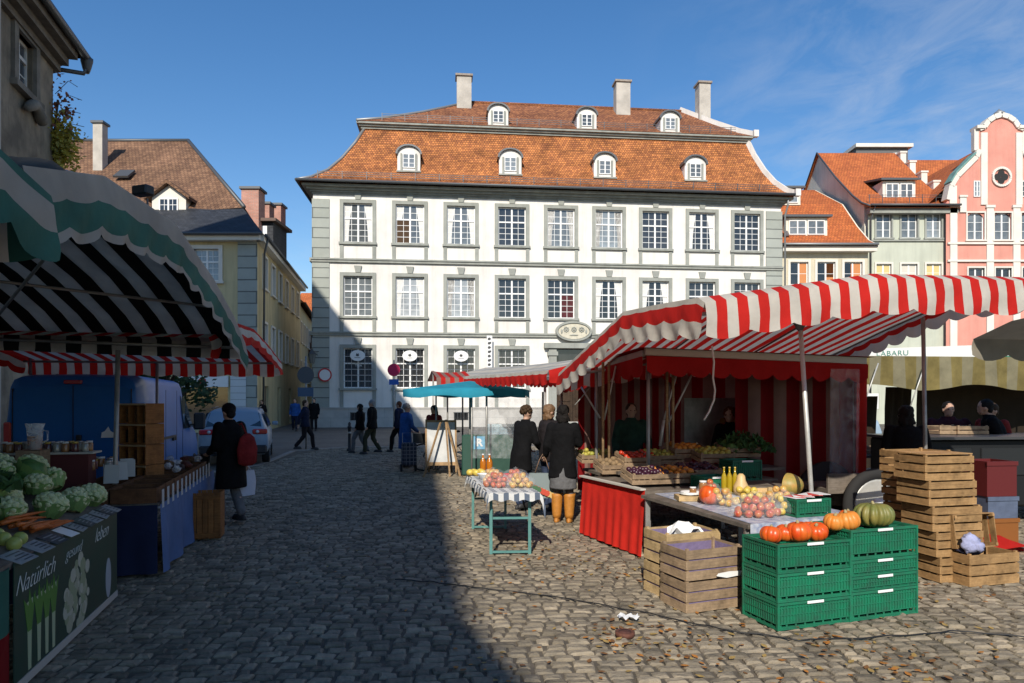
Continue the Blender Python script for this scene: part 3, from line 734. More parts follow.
# a: small cream house
Ya = 46.5
h = thing('cream_house', 'small cream house with orange roof squeezed between the white house and the pale green one', 'house', (18.6, Ya, 0), 0)
xr = LX(873,Ya)-18.6; ez = LZ(246,Ya)
hs_ = [(LX(p,Ya)-18.6, LX(q,Ya)-18.6, LZ(285,Ya), LZ(262,Ya)) for p,q in ((790,808),(817,835),(844,862))]
mb = MB(); wall_mb(mb, -1, xr-.35, 0, ez, hs_, 0, .25); mb.box(-1, xr-.35, .3, 16, 0, ez); mb.build('wall', cream, h)
for i,(a,b,c,d) in enumerate(hs_):
    o = window(h, (a+b)/2, 0, c, b-a, d-c, cols=2, rows=2, split=0, t=.16, sm=whitetrim, pm=g_dark, rec=.08, sill=.1)
    MB().box(.04 if i != 2 else -.1, (b-a)/2-.06, .018, .026, (d-c)*(.35 if i == 1 else .1), d-c-.06).build('blind', blind_o, o)
rz_ = LZ(190, Ya+9); pr = [(-.6,ez-.05),(.6,ez+.55),(2.2,ez+1.9),(4.4,ez+4.1),(9.0,rz_)]
mb = MB(); pts = [[V((x,y_,z)) for x in (-1.5, xr)] for y_,z in pr]+[[V((x,18-y_,z)) for x in (-1.5, xr)] for y_,z in pr[::-1][1:]]
mb.grid(pts, smooth=False); pts2 = [[p-V((0,0,.16)) for p in r_] for r_ in pts]; mb.grid(pts2, smooth=False)
ro = mb.build('roof', tile_new, h)
mb = MB(); mb.prism([(p[0].y, p[0].z-.01) for p in pts]+[(p[0].y, p[0].z-.16) for p in pts[::-1]], xr+.002, xr+.1, ax='x'); mb.prism([(y_+.02,z-.02) for y_,z in pr]+[(18,ez),(0,ez)], xr-.45, xr-.36, ax='x'); mb.build('verge', greywall, ro)
MB().box(-1.5, xr, -.55, -.001, ez-.45, ez-.12).build('cornice', whitetrim, h)
MB().tube([(-1.5,-.72,ez-.02),(xr,-.72,ez-.02)], .08, 8).build('gutter', zinc, h)
def flat_dormer(parent, xc, y, z, w, hgt, slope_back, wins, roofm, wallm, glass, lean=.25):
    o = MB().box(xc-w/2, xc+w/2, y, y+slope_back, z, z+hgt).build('dormer', wallm, parent)
    m_ = MB(); m_.add([(xc-w/2-.25,y-.3,z+hgt+.002),(xc+w/2+.25,y-.3,z+hgt+.002),(xc+w/2+.25,y+slope_back+1,z+hgt+lean),(xc-w/2-.25,y+slope_back+1,z+hgt+lean),(xc-w/2-.25,y-.3,z+hgt+.15),(xc+w/2+.25,y-.3,z+hgt+.15),(xc+w/2+.25,y+slope_back+1,z+hgt+lean+.15),(xc-w/2-.25,y+slope_back+1,z+hgt+lean+.15)], [(0,1,5,4),(4,5,6,7),(1,2,6,5),(3,0,4,7),(0,3,2,1)]); m_.build('dormer_roof', roofm, o)
    for k in range(wins):
        ww_ = (w-.3)/wins-.12; x = xc-w/2+.15+((w-.3)/wins)*(k+.5)
        s = sash_mb(ww_, hgt-.35, 2, 2, 0, fr=.06, mun=.03).build('dormer_window', whitepaint, o); s.location = (x, y-.08, z+.15)
        q = MB().box(-ww_/2+.02, ww_/2-.02, .03, .05, .02, hgt-.37).build('pane', glass, o); q.location = (x, y-.08, z+.15)
    return o
Yd = Ya+1.1
flat_dormer(h, (LX(784,Yd)+LX(826,Yd))/2-18.6+.1, 1.1, LZ(237,Yd), 2.9, 1.35, 2.2, 2, darkmetal, greywall, g_mid)
Yd = Ya+4.2
flat_dormer(h, LX(789,Yd)-18.6, 4.2, LZ(205,Yd), 1.7, 1.2, 2.0, 1, darkmetal, greywall, g_mid)
# b: pale green house
Yb = 48.0; xb = LX(868,Yb)
h = thing('pale_green_house', 'pale green three-storey house with bare grey gable wall and bright orange roof', 'house', (xb, Yb, 0), 0)
wb = LX(954,Yb)-xb; ez = LZ(207,Yb); rY = 7.6; rz_ = LZ(153,Yb+rY)
w1 = [(LX(p,Yb)-xb, LX(q,Yb)-xb, LZ(238,Yb), LZ(213,Yb)) for p,q in ((876,891),(901,917),(926,941))]
w2 = [(a,b,LZ(290,Yb),LZ(264,Yb)) for a,b,_,_ in w1]
mb = MB(); wall_mb(mb, 0, wb, 0, ez, w1+w2, 0, .25); mb.build('wall', palegreen, h)
pr = [(-.7,ez-.1),(.5,ez+.45),(1.8,ez+1.35),(4.5,ez+3.6),(rY,rz_)]
prof = pr+[(2*rY-a,b) for a,b in pr[::-1][1:]]
mb = MB(); mb.prism([(.0,0)]+[(a,b-.12) for a,b in prof if 0 <= a <= 2*rY]+[(2*rY,0)], -.02, .25, ax='x'); mb.box(.26, wb, 2*rY-.3, 2*rY, 0, ez); mb.build('gable_wall', greywall, h)
mb = MB(); pts = [[V((x,y_,z)) for x in (-.18, wb+.1)] for y_,z in prof]; mb.grid(pts, smooth=False); mb.grid([[p-V((0,0,.14)) for p in r_] for r_ in pts], smooth=False)
mb.prism([(p[0].y, p[0].z+.004) for p in pts]+[(p[0].y, p[0].z-.14) for p in pts[::-1]], -.19, -.181, ax='x'); ro = mb.build('roof', tile_new, h)
MB().tube([(-.2,y_,z) for y_,z in prof], .07, 6).build('verge_flashing', darkmetal, ro)
mb = MB(); mb.box(-.1, wb, -.5, -.001, ez-.55, ez-.16); mb.build('cornice', cornice_m, h)
MB().tube([(-.2,-.78,ez-.05),(wb,-.78,ez-.05)], .08, 8).build('gutter', darkmetal, h)
MB().tube([(.15,-.7,ez-.1),(.12,-.15,ez-.9),(.12,-.12,0)], .055, 8).build('downpipe', darkmetal, h)
mb = MB()
mb.bar((0,-.78,ez+.35),(wb,-.78+.9,ez+.35),.03) if 0 else None
for dz in (0,.15): mb.bar((.1,.2,ez+.75+dz),(wb-.1,.2,ez+.75+dz),.03)
for k in range(7): mb.bar((.2+k*(wb-.4)/6,.2,ez+.35),(.2+k*(wb-.4)/6,.2,ez+.95),.035)
mb.build('snow_guard', darkmetal, ro)
for i,(a,b,c,d) in enumerate(w1+w2):
    o = window(h, (a+b)/2, 0, c, b-a, d-c, cols=2, rows=3, split=0, t=.12, sm=whitetrim if i > 2 else greytrim, pm=g_mid if i < 3 else g_dark, rec=.08, sill=.12)
    if i > 2: MB().box(-(b-a)/2+.06, (b-a)/2-.06, .018, .026, .35, d-c-.06).build('blind', blind if i != 4 else blind_w, o)
mb = MB(); mb.box(.1, wb, -.12, -.002, w1[0][2]-.24, w1[0][2]-.142); mb.build('string_course', greytrim, h)
Yd = Yb+1.5
flat_dormer(h, (LX(884,Yd)+LX(914,Yd))/2-xb, 1.5, LZ(200,Yd), LX(914,Yd)-LX(884,Yd)+.2, LZ(180,Yd)-LZ(199,Yd), 3.4, 2, darkmetal, whitetrim, g_mid, lean=1.0)
# roof-top box behind and stepped party wall
Yt = Yb+10
t = thing('roof_terrace_block', 'flat-roofed dark penthouse box behind the pale green house ridge', 'penthouse', (LX(882,Yt), Yt, 0), 0)
MB().box(-2.2, 2.2, 0, 4, LZ(165,Yt)-4, LZ(148,Yt)).build('wall', mat('dark_cladding', (.12,.12,.12), .7), t)
MB().box(-2.35, 2.5, -.3, 4.2, LZ(148,Yt)+.002, LZ(148,Yt)+.3).build('flat_roof', whitetrim, t)
mb = MB(); sx = wb+.11
st = [(-.5,ez+.1),(1,ez+1.1),(2.5,ez+2.1),(4,ez+3.3),(5.5,ez+4.6),(6.8,ez+5.8)]
for (ya,za) in st: mb.box(sx, sx+.45, ya, ya+1.7, za-4 if za > ez+3 else ez-.5, za+.45); mb.box(sx-.06, sx+.51, ya-.06, ya+1.4, za+.452, za+.58)
mb.lathe([(0,0),(.9,0),(.9,.7),(.5,1.0),(0,1.1)], c=(sx+.2,8.2,ez+5.6), n=12); mb.build('stepped_gable', whitetrim, h)
# c: pink house
Yc = 47.6; xc0 = LX(946,Yc)
h = thing('pink_gabled_house', 'pink house with white pilasters, curved baroque gable and round quatrefoil opening', 'house', (xc0, Yc, 0), 0)
def cx_(p): return LX(p,Yc)-xc0
def cz_(p): return LZ(p,Yc)
xm = cx_(1001); half = [(946,330),(946,208),(948,200),(951,186),(957,176),(966,167),(976,157),(979,150),(979,129),(984,127),(988,121),(994,117),(1001,115)]
L_ = [(cx_(a), max(0,cz_(b))) for a,b in half]; L_[0] = (cx_(946), 0); L_[1] = (cx_(946), cz_(207))
Rr = [(2*xm-a, b) for a,b in L_[::-1][1:]]
holes = [(cx_(a),cx_(b),cz_(c),cz_(d)) for a,b,c,d in ((967,984,240,213),(994,1011,240,213),(1021,1038,240,213),(968,984,295,268),(995,1011,295,268),(1022,1038,295,268),(974,979,197,181),(1022,1027,197,181))]
zt = cz_(204)
mb = MB(); wall_mb(mb, cx_(946), 2*xm-cx_(946), 0, zt, holes[:6], 0, .3)
mb.prism([(a,b) for a,b in L_+Rr if b >= zt-.001]+[], 0, .45) if 0 else None
gp = [(cx_(946),zt)]+[(a,b) for a,b in L_[2:]]+[(a,b) for a,b in Rr[:-2]]+[(2*xm-cx_(946),zt)]
mb.prism(gp, 0, .45); mb.box(cx_(946), 2*xm-cx_(946), .5, 14, 0, zt); mb.build('wall', pink, h)
mb = MB()
def band(pts, w_, y0, y1):
    for (a0,b0),(a1,b1) in zip(pts, pts[1:]): mb.bar((a0,(y0+y1)/2,b0),(a1,(y0+y1)/2,b1),w_,y1-y0,up=(0,1,0)) if 0 else mb.bar((a0,(y0+y1)/2,b0),(a1,(y0+y1)/2,b1),y1-y0,w_,up=(0,0,1))
band(gp[1:-1], .34, -.12, .5)
for px in (953,989.5,1016,1049):
    mb.box(cx_(px-3.5), cx_(px+3.5), -.10, -.002, 0, cz_(206)); mb.box(cx_(px-4.6), cx_(px+4.6), -.16, -.002, cz_(208), cz_(205.5))
for px in (983.5,1018.5): mb.box(cx_(px-3.2), cx_(px+3.2), -.10, -.002, cz_(205), cz_(133))
mb.box(cx_(947), cx_(1055), -.14, -.002, cz_(244.5), cz_(242.5)); mb.box(cx_(947), cx_(1055), -.14, -.002, cz_(262), cz_(260))
mb.box(cx_(949), cx_(956), -.11, -.002, cz_(205), cz_(186)); mb.box(cx_(975.5), cx_(984), -.2, .6, cz_(129), cz_(126)); mb.box(cx_(1018), cx_(1026.5), -.2, .6, cz_(129), cz_(126))
mb.build('white_pilasters', whitetrim, h)
mb = MB(); band([(a-.1,b+.26) for a,b in L_[3:7]], .08, -.2, .6); mb.build('copper_flashing', copper, h)
mb = MB(); band([(a+.1,b+.26) for a,b in Rr[5:9]], .08, -.2, .6); mb.build('copper_flashing', copper, h)
for i,(a,b,c,d) in enumerate(holes[:6]):
    o = window(h, (a+b)/2, 0, c, b-a, d-c, cols=2, rows=3, split=0, t=.10, sm=whitetrim, pm=g_mid if i < 3 else g_dark, rec=.10, sill=.1)
    if i < 3:
        ar = MB(); w_ = b-a; n = 10
        # arch spandrels over the sash
        pts_ = [(-w_/2, d-c)]+[(-w_/2*math.cos(math.pi*k/n), (d-c)-.42+.42*math.sin(math.pi*k/n)) for k in range(n+1)]+[(w_/2, d-c)]
        for s in (0,1):
            seq = [(-w_/2, d-c+.001)]+[(-w_/2*math.cos(math.pi*k/n/2), (d-c)-.42+.42*math.sin(math.pi*k/n/2)) for k in range(n+1)]
            if s: seq = [(-x_,z_) for x_,z_ in seq]
            ar.prism(seq, -.06, -.03)
        ar.build('arch_spandrel', pink, o)
for a,b,c,d in holes[6:]:
    s = sash_mb(b-a+.1, d-c, 2, 3, 0, fr=.06).build('window', whitepaint, h); s.location = ((a+b)/2,-.07,c)
    MB().box(-(b-a)/2, (b-a)/2, .03, .05, .02, d-c-.02).build('pane', g_mid, s)
# quatrefoil
qx, qz = cx_(1001), cz_(177)
m_ = MB()
for k in range(28):
    a0=2*math.pi*k/28; a1=2*math.pi*(k+1)/28; m_.bar((qx+.62*math.cos(a0),-.06,qz+.62*math.sin(a0)),(qx+.62*math.cos(a1),-.06,qz+.62*math.sin(a1)),.12,.16)
q = m_.build('round_opening', whitetrim, h)
m_ = MB()
for dx_,dz_ in ((.26,0),(-.26,0),(0,.26),(0,-.26)): m_.prism([(qx+dx_+.24*math.cos(k*.5236), qz+dz_+.24*math.sin(k*.5236)) for k in range(12)], -.03-.002*(dx_+2*dz_), -.006)
m_.build('quatrefoil', mat('opening_dark', (.02,.02,.02), .8), q)
# its roof behind the gable, ridge running back, and the side range towards the green house
rzp = cz_(150); mb = MB(); xl_, xr_ = cx_(944), 2*xm-cx_(944)
mb.add([(xl_-1.6,.46,zt-.6),(xm,.46,rzp+.9),(xm,15,rzp+.9),(xl_-1.6,15,zt-.6),(xr_+.6,.46,zt-.3),(xr_+.6,15,zt-.3)], [(0,1,2,3),(1,4,5,2)]); mb.build('roof', tile_new, h)
mb = MB(); mb.lathe([(0,0),(.35,0),(.35,.15),(.15,.3),(0,.45)], c=(xm,.2,cz_(114)), n=8); mb.build('finial', zinc, h)
Yr = 58.
h = thing('rear_orange_roof_house', 'orange tiled roof of a house showing behind the stepped gable', 'house', (LX(905,Yr), Yr, 0), 0)
MB().box(0, 9, 0, 10, 0, LZ(200,Yr)).build('wall', cream, h)
mb = MB(); a, b = LZ(203,Yr), LZ(160,Yr+5); mb.add([(-.3,-.3,a),(9.3,-.3,a),(9.3,5,b),(-.3,5,b),(9.3,10.3,a),(-.3,10.3,a)], [(0,1,2,3),(3,2,4,5)]); mb.build('roof', tile_new, h)

# ------------------------------------------------------------------ houses on the left
yellow = mat('yellow_plaster', (.60,.50,.28), .9, col2=(.50,.42,.24), vscale=.5, streak=.3); paleyel = mat('pale_yellow_plaster', (.58,.54,.38), .9, var=.15, vscale=.5)
stone = mat('stained_render', (.38,.32,.23), .95, col2=(.14,.12,.09), vscale=.9, bump=.5, bscale=10, streak=.5)
# e: corner house with big brown hipped roof
Ye = 36.0; xe = LX(257,Ye); az = R(9.8)
h = thing('brown_roof_house', 'pale yellow corner house with a big brown hipped roof and a white gabled dormer', 'house', (xe, Ye, 0), 0)
ez = LZ(236,Ye)
ws = [(LX(194,Ye)-xe, LX(219,Ye)-xe, LZ(281,Ye), LZ(249,Ye)), (LX(150,Ye)-xe, LX(172,Ye)-xe, LZ(281,Ye), LZ(249,Ye))]
sh = [(LX(182,Ye)-xe, LX(228,Ye)-xe, .15, LZ(387,Ye))]
mb = MB(); wall_mb(mb, LX(60,Ye)-xe, 0, 0, ez, ws+sh, 0, .35)
L2 = 17.0; dxs, dys = -math.sin(az)*L2, math.cos(az)*L2
# street side wall with window openings
Ms = Matrix.Translation((0,0,0)) @ Matrix.Rotation(R(90)+az, 4, 'Z')
mb.M = Ms
side_w = []
for fl, z0_ in enumerate((LZ(281,Ye)-.1, LZ(345,Ye)-.4)):
    for k in range(6): side_w.append((1.6+k*2.6, 2.7+k*2.6, z0_, z0_+1.75))
side_d = [(2.2,3.4,.1,2.5),(6.5,7.6,.1,2.5),(11,12.2,.1,2.5)]
wall_mb(mb, 0, L2, 0, ez, side_w+side_d, 0, .3); mb.M = None
mb.build('wall', yellow, h)
for a,b,c,d in ws: window(h, (a+b)/2, 0, c, b-a, d-c, cols=4, rows=5, split=.6, t=.2, sm=whitetrim, pm=g_mid, fm=whitepaint)
for a,b,c,d in side_w:
    p = Ms @ V(((a+b)/2,0,c)); window(h, p.x, p.y, c, b-a, d-c, rz=R(90)+az, cols=2, rows=3, split=0, t=.12, sm=whitetrim, pm=g_shade, rec=.1, sill=.1)
for a,b,c,d in side_d:
    p = Ms @ V(((a+b)/2,.15,c)); o = MB().box(-(b-a)/2, (b-a)/2, 0, .06, 0, d-c).build('door', mat('door_brown', (.10,.07,.05), .6), h); o.location = p; o.rotation_euler = (0,0,R(90)+az)
mb = MB(); mb.box(LX(238,Ye)-xe, .02, -.05, -.002, 0, ez-.3); q = mb.build('quoin', quoin_m, h)
mb = MB(); mb.box(LX(60,Ye)-xe, .3, -.45, -.002, ez-.3, ez-.02); mb.M = Ms; mb.box(-.3, L2, -.40, -.002, ez-.3, ez-.02); mb.build('cornice', whitetrim, h)
mb = MB(); mb.M = Ms; mb.tube([(-.3,-.5,ez),(L2,-.5,ez)], .08, 8); mb.M = None; mb.tube([(LX(60,Ye)-xe,-.6,ez),(.5,-.6,ez)], .08, 8); mb.tube([(.45,.4,ez),(.18,.6,ez-.8),(.14,.7,ez-1.2),(-.0,.9,.2)], .06, 8); mb.build('gutter', darkmetal, h)
# dark slate skirt and brown roof above it
mb = MB(); s0 = [V((LX(60,Ye)-xe-1,-.55,ez+.04)),V((.5,-.55,ez+.04))]
zk = LZ(208,Ye+2.4); xk = LX(243,Ye+2.4)-xe
cor = Ms @ V((L2,-.45,0)); kin = V((xk-2.9, L2, zk))
mb.add([s0[0],s0[1],(xk,2.4,zk),(LX(60,Ye)-xe-1,2.4,zk),(cor.x,cor.y,ez+.04),(xk-2.8,L2,zk)], [(0,1,2,3),(1,4,5,2)]); mb.build('slate_skirt', slate, h)
rzt = LZ(141,Ye+9); xl_ = LX(45,Ye+9)-xe; xr_ = LX(188,Ye+9)-xe
mb = MB(); mb.add([(LX(60,Ye)-xe-3,1.6,LZ(222,Ye+1.6)),(xk+.1,2.3,zk),(xr_,9,rzt),(xl_,9,rzt),(xk-2.8,L2,zk),(xl_,L2,zk)], [(0,1,2,3),(1,4,2),(2,4,5,3)])
ro = mb.build('roof', tile_brown, h)
MB().tube([(xk+.1,2.3,zk+.03),(xr_,9,rzt+.05)], .12, 6).tube([(xl_,9,rzt+.03),(xr_,9,rzt+.03)], .12, 6).build('ridge_tiles', darkmetal, ro)
# skylight
yy = 5.5; zz = LZ(177,Ye+yy); o = MB().cbox((0,0,0),(.9,1.0,.12), rx=R(38)).build('skylight', darkmetal, ro); o.location = (LX(127,Ye+yy)-xe, yy-.3, zz+.1)
def pipechim(parent, x, y, z0_, z1_, w_, m_, capm, name='chimney'):
    o = MB().box(x-w_/2, x+w_/2, y, y+w_, z0_, z1_).build(name, m_, parent)
    MB().box(x-w_/2-.1, x+w_/2+.1, y-.1, y+w_+.1, z1_+.002, z1_+.14).build('chimney_cap', capm, o); return o
Yq = Ye+6; pipechim(h, LX(97.5,Yq)-xe, 6, LZ(185,Yq), LZ(123,Yq), .58, chim, darkmetal)
# dormer: white gabled
Yq = Ye+2.2; xd = LX(169,Yq)-xe; z0_ = LZ(220,Yq); o = MB().prism([(-.95,0),(.95,0),(.95,1.25),(0,1.95),(-.95,1.25)], 0, 3.6).build('dormer', whitetrim, h); o.location = (xd,2.2,z0_)
MB().prism([(-1.25,1.08),(0,2.0),(1.25,1.08),(1.25,1.25),(0,2.2),(-1.25,1.25)], -.3, 3.7).build('dormer_roof', tile_brown, o)
s = sash_mb(1.05,1.1,4,3,0,fr=.06).build('dormer_window', whitepaint, o); s.location = (0,-.07,.1); MB().box(-.5,.5,.03,.05,.02,1.08).build('pane', g_dark, o).location = (0,-.07,.1)
brick_p = mat_brick('pink_brick', (.55,.26,.19), (.45,.20,.15), (.40,.33,.28), .25, .08, .01, stain=.2)
Yq = Ye+3.5; pipechim(h, LX(250,Yq)-xe, 3.5, LZ(236,Yq), LZ(189,Yq), 1.0, brick_p, darkmetal)
# shop front
mb = MB(); mb.box(sh[0][0]-.1, sh[0][1]+.05, -.16, -.02, LZ(387,Ye), LZ(376,Ye)); 
t = mb.build('shop_sign', sign_white, None); 
for v_ in t.data.vertices: v_.co += V((xe,Ye,0))
tag(t, 'white shop sign board with small red square on the yellow corner house', 'sign')
xs_ = (sh[0][0]+sh[0][1])/2; MB().box(xe+xs_-.25, xe+xs_+.12, Ye-.18, Ye-.162, LZ(385.5,Ye), LZ(379,Ye)).build('red_logo', sign_red, t)
mb = MB(); mb.box(sh[0][0], sh[0][1], .25, .3, .15, LZ(387,Ye)); o = mb.build('shop_window', g_dark, h)
mb = MB(); mb.box(LX(231,Ye)-xe, LX(237,Ye)-xe+.5, -.09, -.053, .1, LZ(372,Ye)); o = mb.build('white_panel', mat_brick('white_panelboard', (.62,.64,.64), (.58,.60,.60), (.35,.36,.36), 3, .35, .02, stain=.05), h)
# f: the street beyond
az2 = R(12)
h = thing('street_row_house', 'farther yellow house along the side street with dark dormer', 'house', (xe+dxs-.2, Ye+dys+.2, 0), 0)
Ms2 = Matrix.Rotation(R(90)+az2, 4, 'Z'); mb = MB(); mb.M = Ms2; sw = [(1+k*2.4, 2+k*2.4, z_, z_+1.6) for k in range(5) for z_ in (6.3,3.2)]
wall_mb(mb, 0, 13, 0, 9.2, sw, 0, .3); mb.box(0, 13, .4, 8, 0, 9.2); mb.build('wall', yellow, h)
for a,b,c,d in sw: p = Ms2 @ V(((a+b)/2,0,c)); window(h, p.x, p.y, c, b-a, d-c, rz=R(90)+az2, cols=2, rows=3, split=0, t=.12, sm=whitetrim, pm=g_shade, rec=.1, sill=.1)
mb = MB(); mb.M = Ms2; mb.add([(-.2,-.5,9.2),(13.2,-.5,9.2),(13.2,4,12.6),(-.2,4,12.6),(13.2,8.5,9.2),(-.2,8.5,9.2)], [(0,1,2,3),(3,2,4,5),(0,3,5),(1,4,2)]); mb.build('roof', tile_brown, h)
mb = MB(); mb.tube([Ms2 @ V((-.2,-.5,9.2)), Ms2 @ V((13,-.5,9.2))], .08, 6); mb.build('gutter', darkmetal, h)
# dormer + chimneys on the street side of e
Yq = 40.; t = MB(); h2 = [o_ for o_ in COL.objects if o_.name == 'brown_roof_house'][0]
x_ = LX(268,Yq)-xe; y_ = Yq-Ye
o = MB().box(x_-1.1, x_+.3, y_, y_+2.4, ez, LZ(222,Yq)).build('dormer', slate, h2)
MB().box(x_-1.3, x_+.55, y_-.3, y_+2.7, LZ(222,Yq)+.002, LZ(219,Yq)).build('dormer_roof', mat('brown_metal', (.12,.07,.05), .6), o)
MB().box(x_-.7, x_-.05, y_-.03, y_-.002, ez+.3, LZ(226,Yq)).build('dormer_window', whitepaint, o)
for px,Yq,top,w_ in ((267,44,204,.9),(278,47,205,1.0)): pipechim(h2, LX(px,Yq)-xe-.3, Yq-Ye, ez-1, LZ(top,Yq), w_, brick_p, darkmetal)
Yq = 76.
h = thing('orange_roof_house', 'small house with steep orange roof closing the side street', 'house', (LX(290,Yq), Yq, 0), 0)
MB().box(0, 3.4, 0, 8, 0, LZ(330,Yq)).build('wall', cream, h)
mb = MB(); a = LZ(332,Yq); mb.add([(-.3,-.3,a),(3.8,-.3,a),(3.8,5,LZ(286,Yq)),(-.3,5,LZ(286,Yq))], [(0,1,2,3)]); mb.prism([(-.2,a),(9,a),(5,LZ(286,Yq)-.1)], -.2, -.1, ax='x'); mb.build('roof', tile_new, h)
for k in range(2): window(h, 1+k*1.5, 0, LZ(352,Yq)+(0), .9, 1.5, cols=2, rows=3, split=0, t=.1, sm=whitetrim, pm=g_mid, rec=.05)
window(h, 1.6, -.3, a+.5, 1.5, 1.2, cols=2, rows=2, split=0, t=.1, sm=whitetrim, pm=g_mid, rec=.05)
Yq = 62.
h = thing('street_end_house', 'low ochre house with arched gate at the end of the side street', 'house', (LX(299,Yq), Yq, 0), 0)
MB().box(0, 6, 0, 6, 0, LZ(352,Yq)).build('wall', yellow, h)
mb = MB(); a=LZ(353,Yq); mb.add([(-.3,-.4,a),(6.3,-.4,a),(6.3,3,a+2.2),(-.3,3,a+2.2)], [(0,1,2,3)]); mb.build('roof', tile_brown, h)
for k in range(2): window(h, .8+k*.9, 0, 2.6, .6, 1.1, cols=2, rows=2, split=0, t=.08, sm=whitetrim, pm=g_mid, rec=.05)
# d: near stained house at upper left
Yd = 17.; xd = LX(53,Yd); az3 = R(14.9)
h = thing('stained_corner_house', 'weathered brown-grey house corner with tall window and curved stone ornament at upper left', 'house', (xd, Yd, 0), 0)
Md = Matrix.Rotation(R(90)+az3, 4, 'Z')   # local x runs away down the street; use negative x towards the camera
ezd = 10.55
def dpix(px, py):
    """pixel -> (s, z) on the wall plane, s metres back towards the camera"""
    d = V((math.sin(-az3), math.cos(az3))); k = (px-CX)/F
    # point = (xd,Yd)-s*d ; X/Y = k
    s = (xd-k*Yd)/(d.x-k*d.y); Y = Yd-s*d.y; return -s, LZ(py, Y)
wl = [dpix(15,85), dpix(34,20)]
mb = MB(); mb.M = Md; s1 = dpix(15,50)[0]; s2 = dpix(33,50)[0]; z1_ = dpix(15,82)[1]; z2_ = ezd-.62
wall_mb(mb, -5.2, 0, 0, ezd, [(s1,s2,z1_,z2_),(s1,s2,z1_-4.0,z1_-1.9)], 0, .35); mb.box(-5.2, 0, .36, 10, 0, ezd); mb.build('wall', stone, h)
for zz_, hh_ in ((z1_, z2_-z1_),(z1_-4.0,2.1)):
    p = Md @ V(((s1+s2)/2,0,zz_)); window(h, p.x, p.y, zz_, s2-s1, hh_, rz=R(90)+az3, cols=2, rows=3, split=.66, t=.20, p=.08, sm=mat('old_sandstone', (.24,.22,.18), .95, var=.5, vscale=2), pm=g_shade, fm=mat('old_white_paint', (.62,.62,.58), .6), rec=.12)
mb = MB(); mb.M = Md
for p_,za,zb in ((.12,ezd-.55,ezd-.38),(.30,ezd-.378,ezd-.2),(.5,ezd-.198,ezd-.02)): mb.box(-5.2, .15, -p_, -.002, za, zb); mb.box(.002, .1+p_, -.0, 10, za, zb)
mb.build('eaves_cornice', mat('old_timber', (.20,.17,.13), .9, var=.4, vscale=3), h)
mb = MB(); mb.M = Md; mb.tube([(-5.2,-.62,ezd+.02),(.55,-.62,ezd+.02)], .09, 8); mb.tube([(.45,-.6,ezd-.02),(.45,-.6,ezd-.25),(.42,-.55,ezd-.4),(.3,-.1,ezd-.42),(.22,.05,ezd-.5),(.2,.3,ezd-.6)], .055, 8); mb.lathe([(.06,-.2),(.1,-.1),(.15,.1),(.15,.18),(0,.18)], c=(.48,-.6,ezd-.16), n=8); mb.build('gutter', darkmetal, h)
mb = MB(); mb.M = Md; mb.add([(-5.4,-.6,ezd+.05),(.6,-.6,ezd+.05),(-1,5,ezd+4),(-5.4,5,ezd+4),(.6,10,ezd+.05)], [(0,1,2,3),(1,4,2)]); mb.build('roof', tile_brown, h)
# curved relief under the window (broken pediment)
sa_, za_ = dpix(22,112); m_ = MB(); m_.M = Md
pts = []
for k in range(9):
    t_ = k/8; px = 20+t_*17; py = 108+(-4*math.sin(t_*math.pi*.9) if t_ < .5 else -4*math.sin(t_*math.pi*.9)+26*(t_-.5)**1.3*1.6); s_, z_ = dpix(px,py); pts.append((s_,-.12,z_))
m_.tube(pts, [.06,.1,.12,.13,.12,.12,.12,.14,.10], 8); m_.build('curved_pediment', mat('old_sandstone', (.24,.22,.18)), h)
# ------------------------------------------------------------------ unseen buildings, added and shaped to cast the shadow over the square
t = thing('shadow_nave', 'unseen tall church nave with steep roof left of the square, added to cast its shadow', 'church', (-10.1, 13.5, 0), 0)
d = V((.135,-.991,0)); n_ = V((-.991,-.135,0)); H = 21.3; hw = 7.5; RH = 9.6; LL = 40
churchw = mat('church_plaster', (.50,.46,.38), .9, var=.2, vscale=.4)
def q(s, o_, z): p = d*s+n_*o_; return (p.x,p.y,z)
mb = MB(); mb.add([q(0,0,0),q(LL,0,0),q(LL,0,H),q(0,0,H),q(0,2*hw,0),q(LL,2*hw,0),q(LL,2*hw,H),q(0,2*hw,H),q(0,hw,H+RH),q(LL,hw,H+RH)], [(0,1,2,3),(5,4,7,6),(4,0,3,8,7),(1,5,6,9,2)]); mb.build('wall', churchw, t)
mb = MB(); mb.add([q(-.1,-.2,H-.2),q(LL,-.2,H-.2),q(LL,hw,H+RH+.1),q(-.1,hw,H+RH+.1),q(-.1,2*hw+.2,H-.2),q(LL,2*hw+.2,H-.2)], [(0,1,2,3),(3,2,5,4)]); mb.build('roof', tile_brown, t)
for k in range(6):
    for z_ in (8,):
        p = d*(4+k*6)+n_*(-.06); o = MB().prism([(-1,0),(1,0),(1,5),(.7,5.9),(0,6.3),(-.7,5.9),(-1,5)], -.05, .05).build('window', g_shade, t); o.location = (p.x,p.y,z_); o.rotation_euler = (0,0,math.atan2(d.y,d.x))
t = thing('shadow_hall', 'unseen gabled block behind the camera, added and shaped to cast shadow on the square', 'house', (-2.37, -15.8, 0), R(-8.5))
# silhouette in sun-aligned u at v=-16: passes (u=-1.7,h=15.9), (-.5,h=14.4), runs down to the right
mb = MB(); mb.prism([(-16,0),(3.2,0),(3.2,9.6),(-.5,14.2),(-1.67,15.7),(-6,21),(-16,9)], -12, 0); mb.build('wall', churchw, t)
for k in range(2):
    s = sash_mb(1.2,2,2,3,.6).build('window', whitepaint, t); s.location = (-1-k*4, .1, 3.5); s.rotation_euler = (0,0,math.pi)
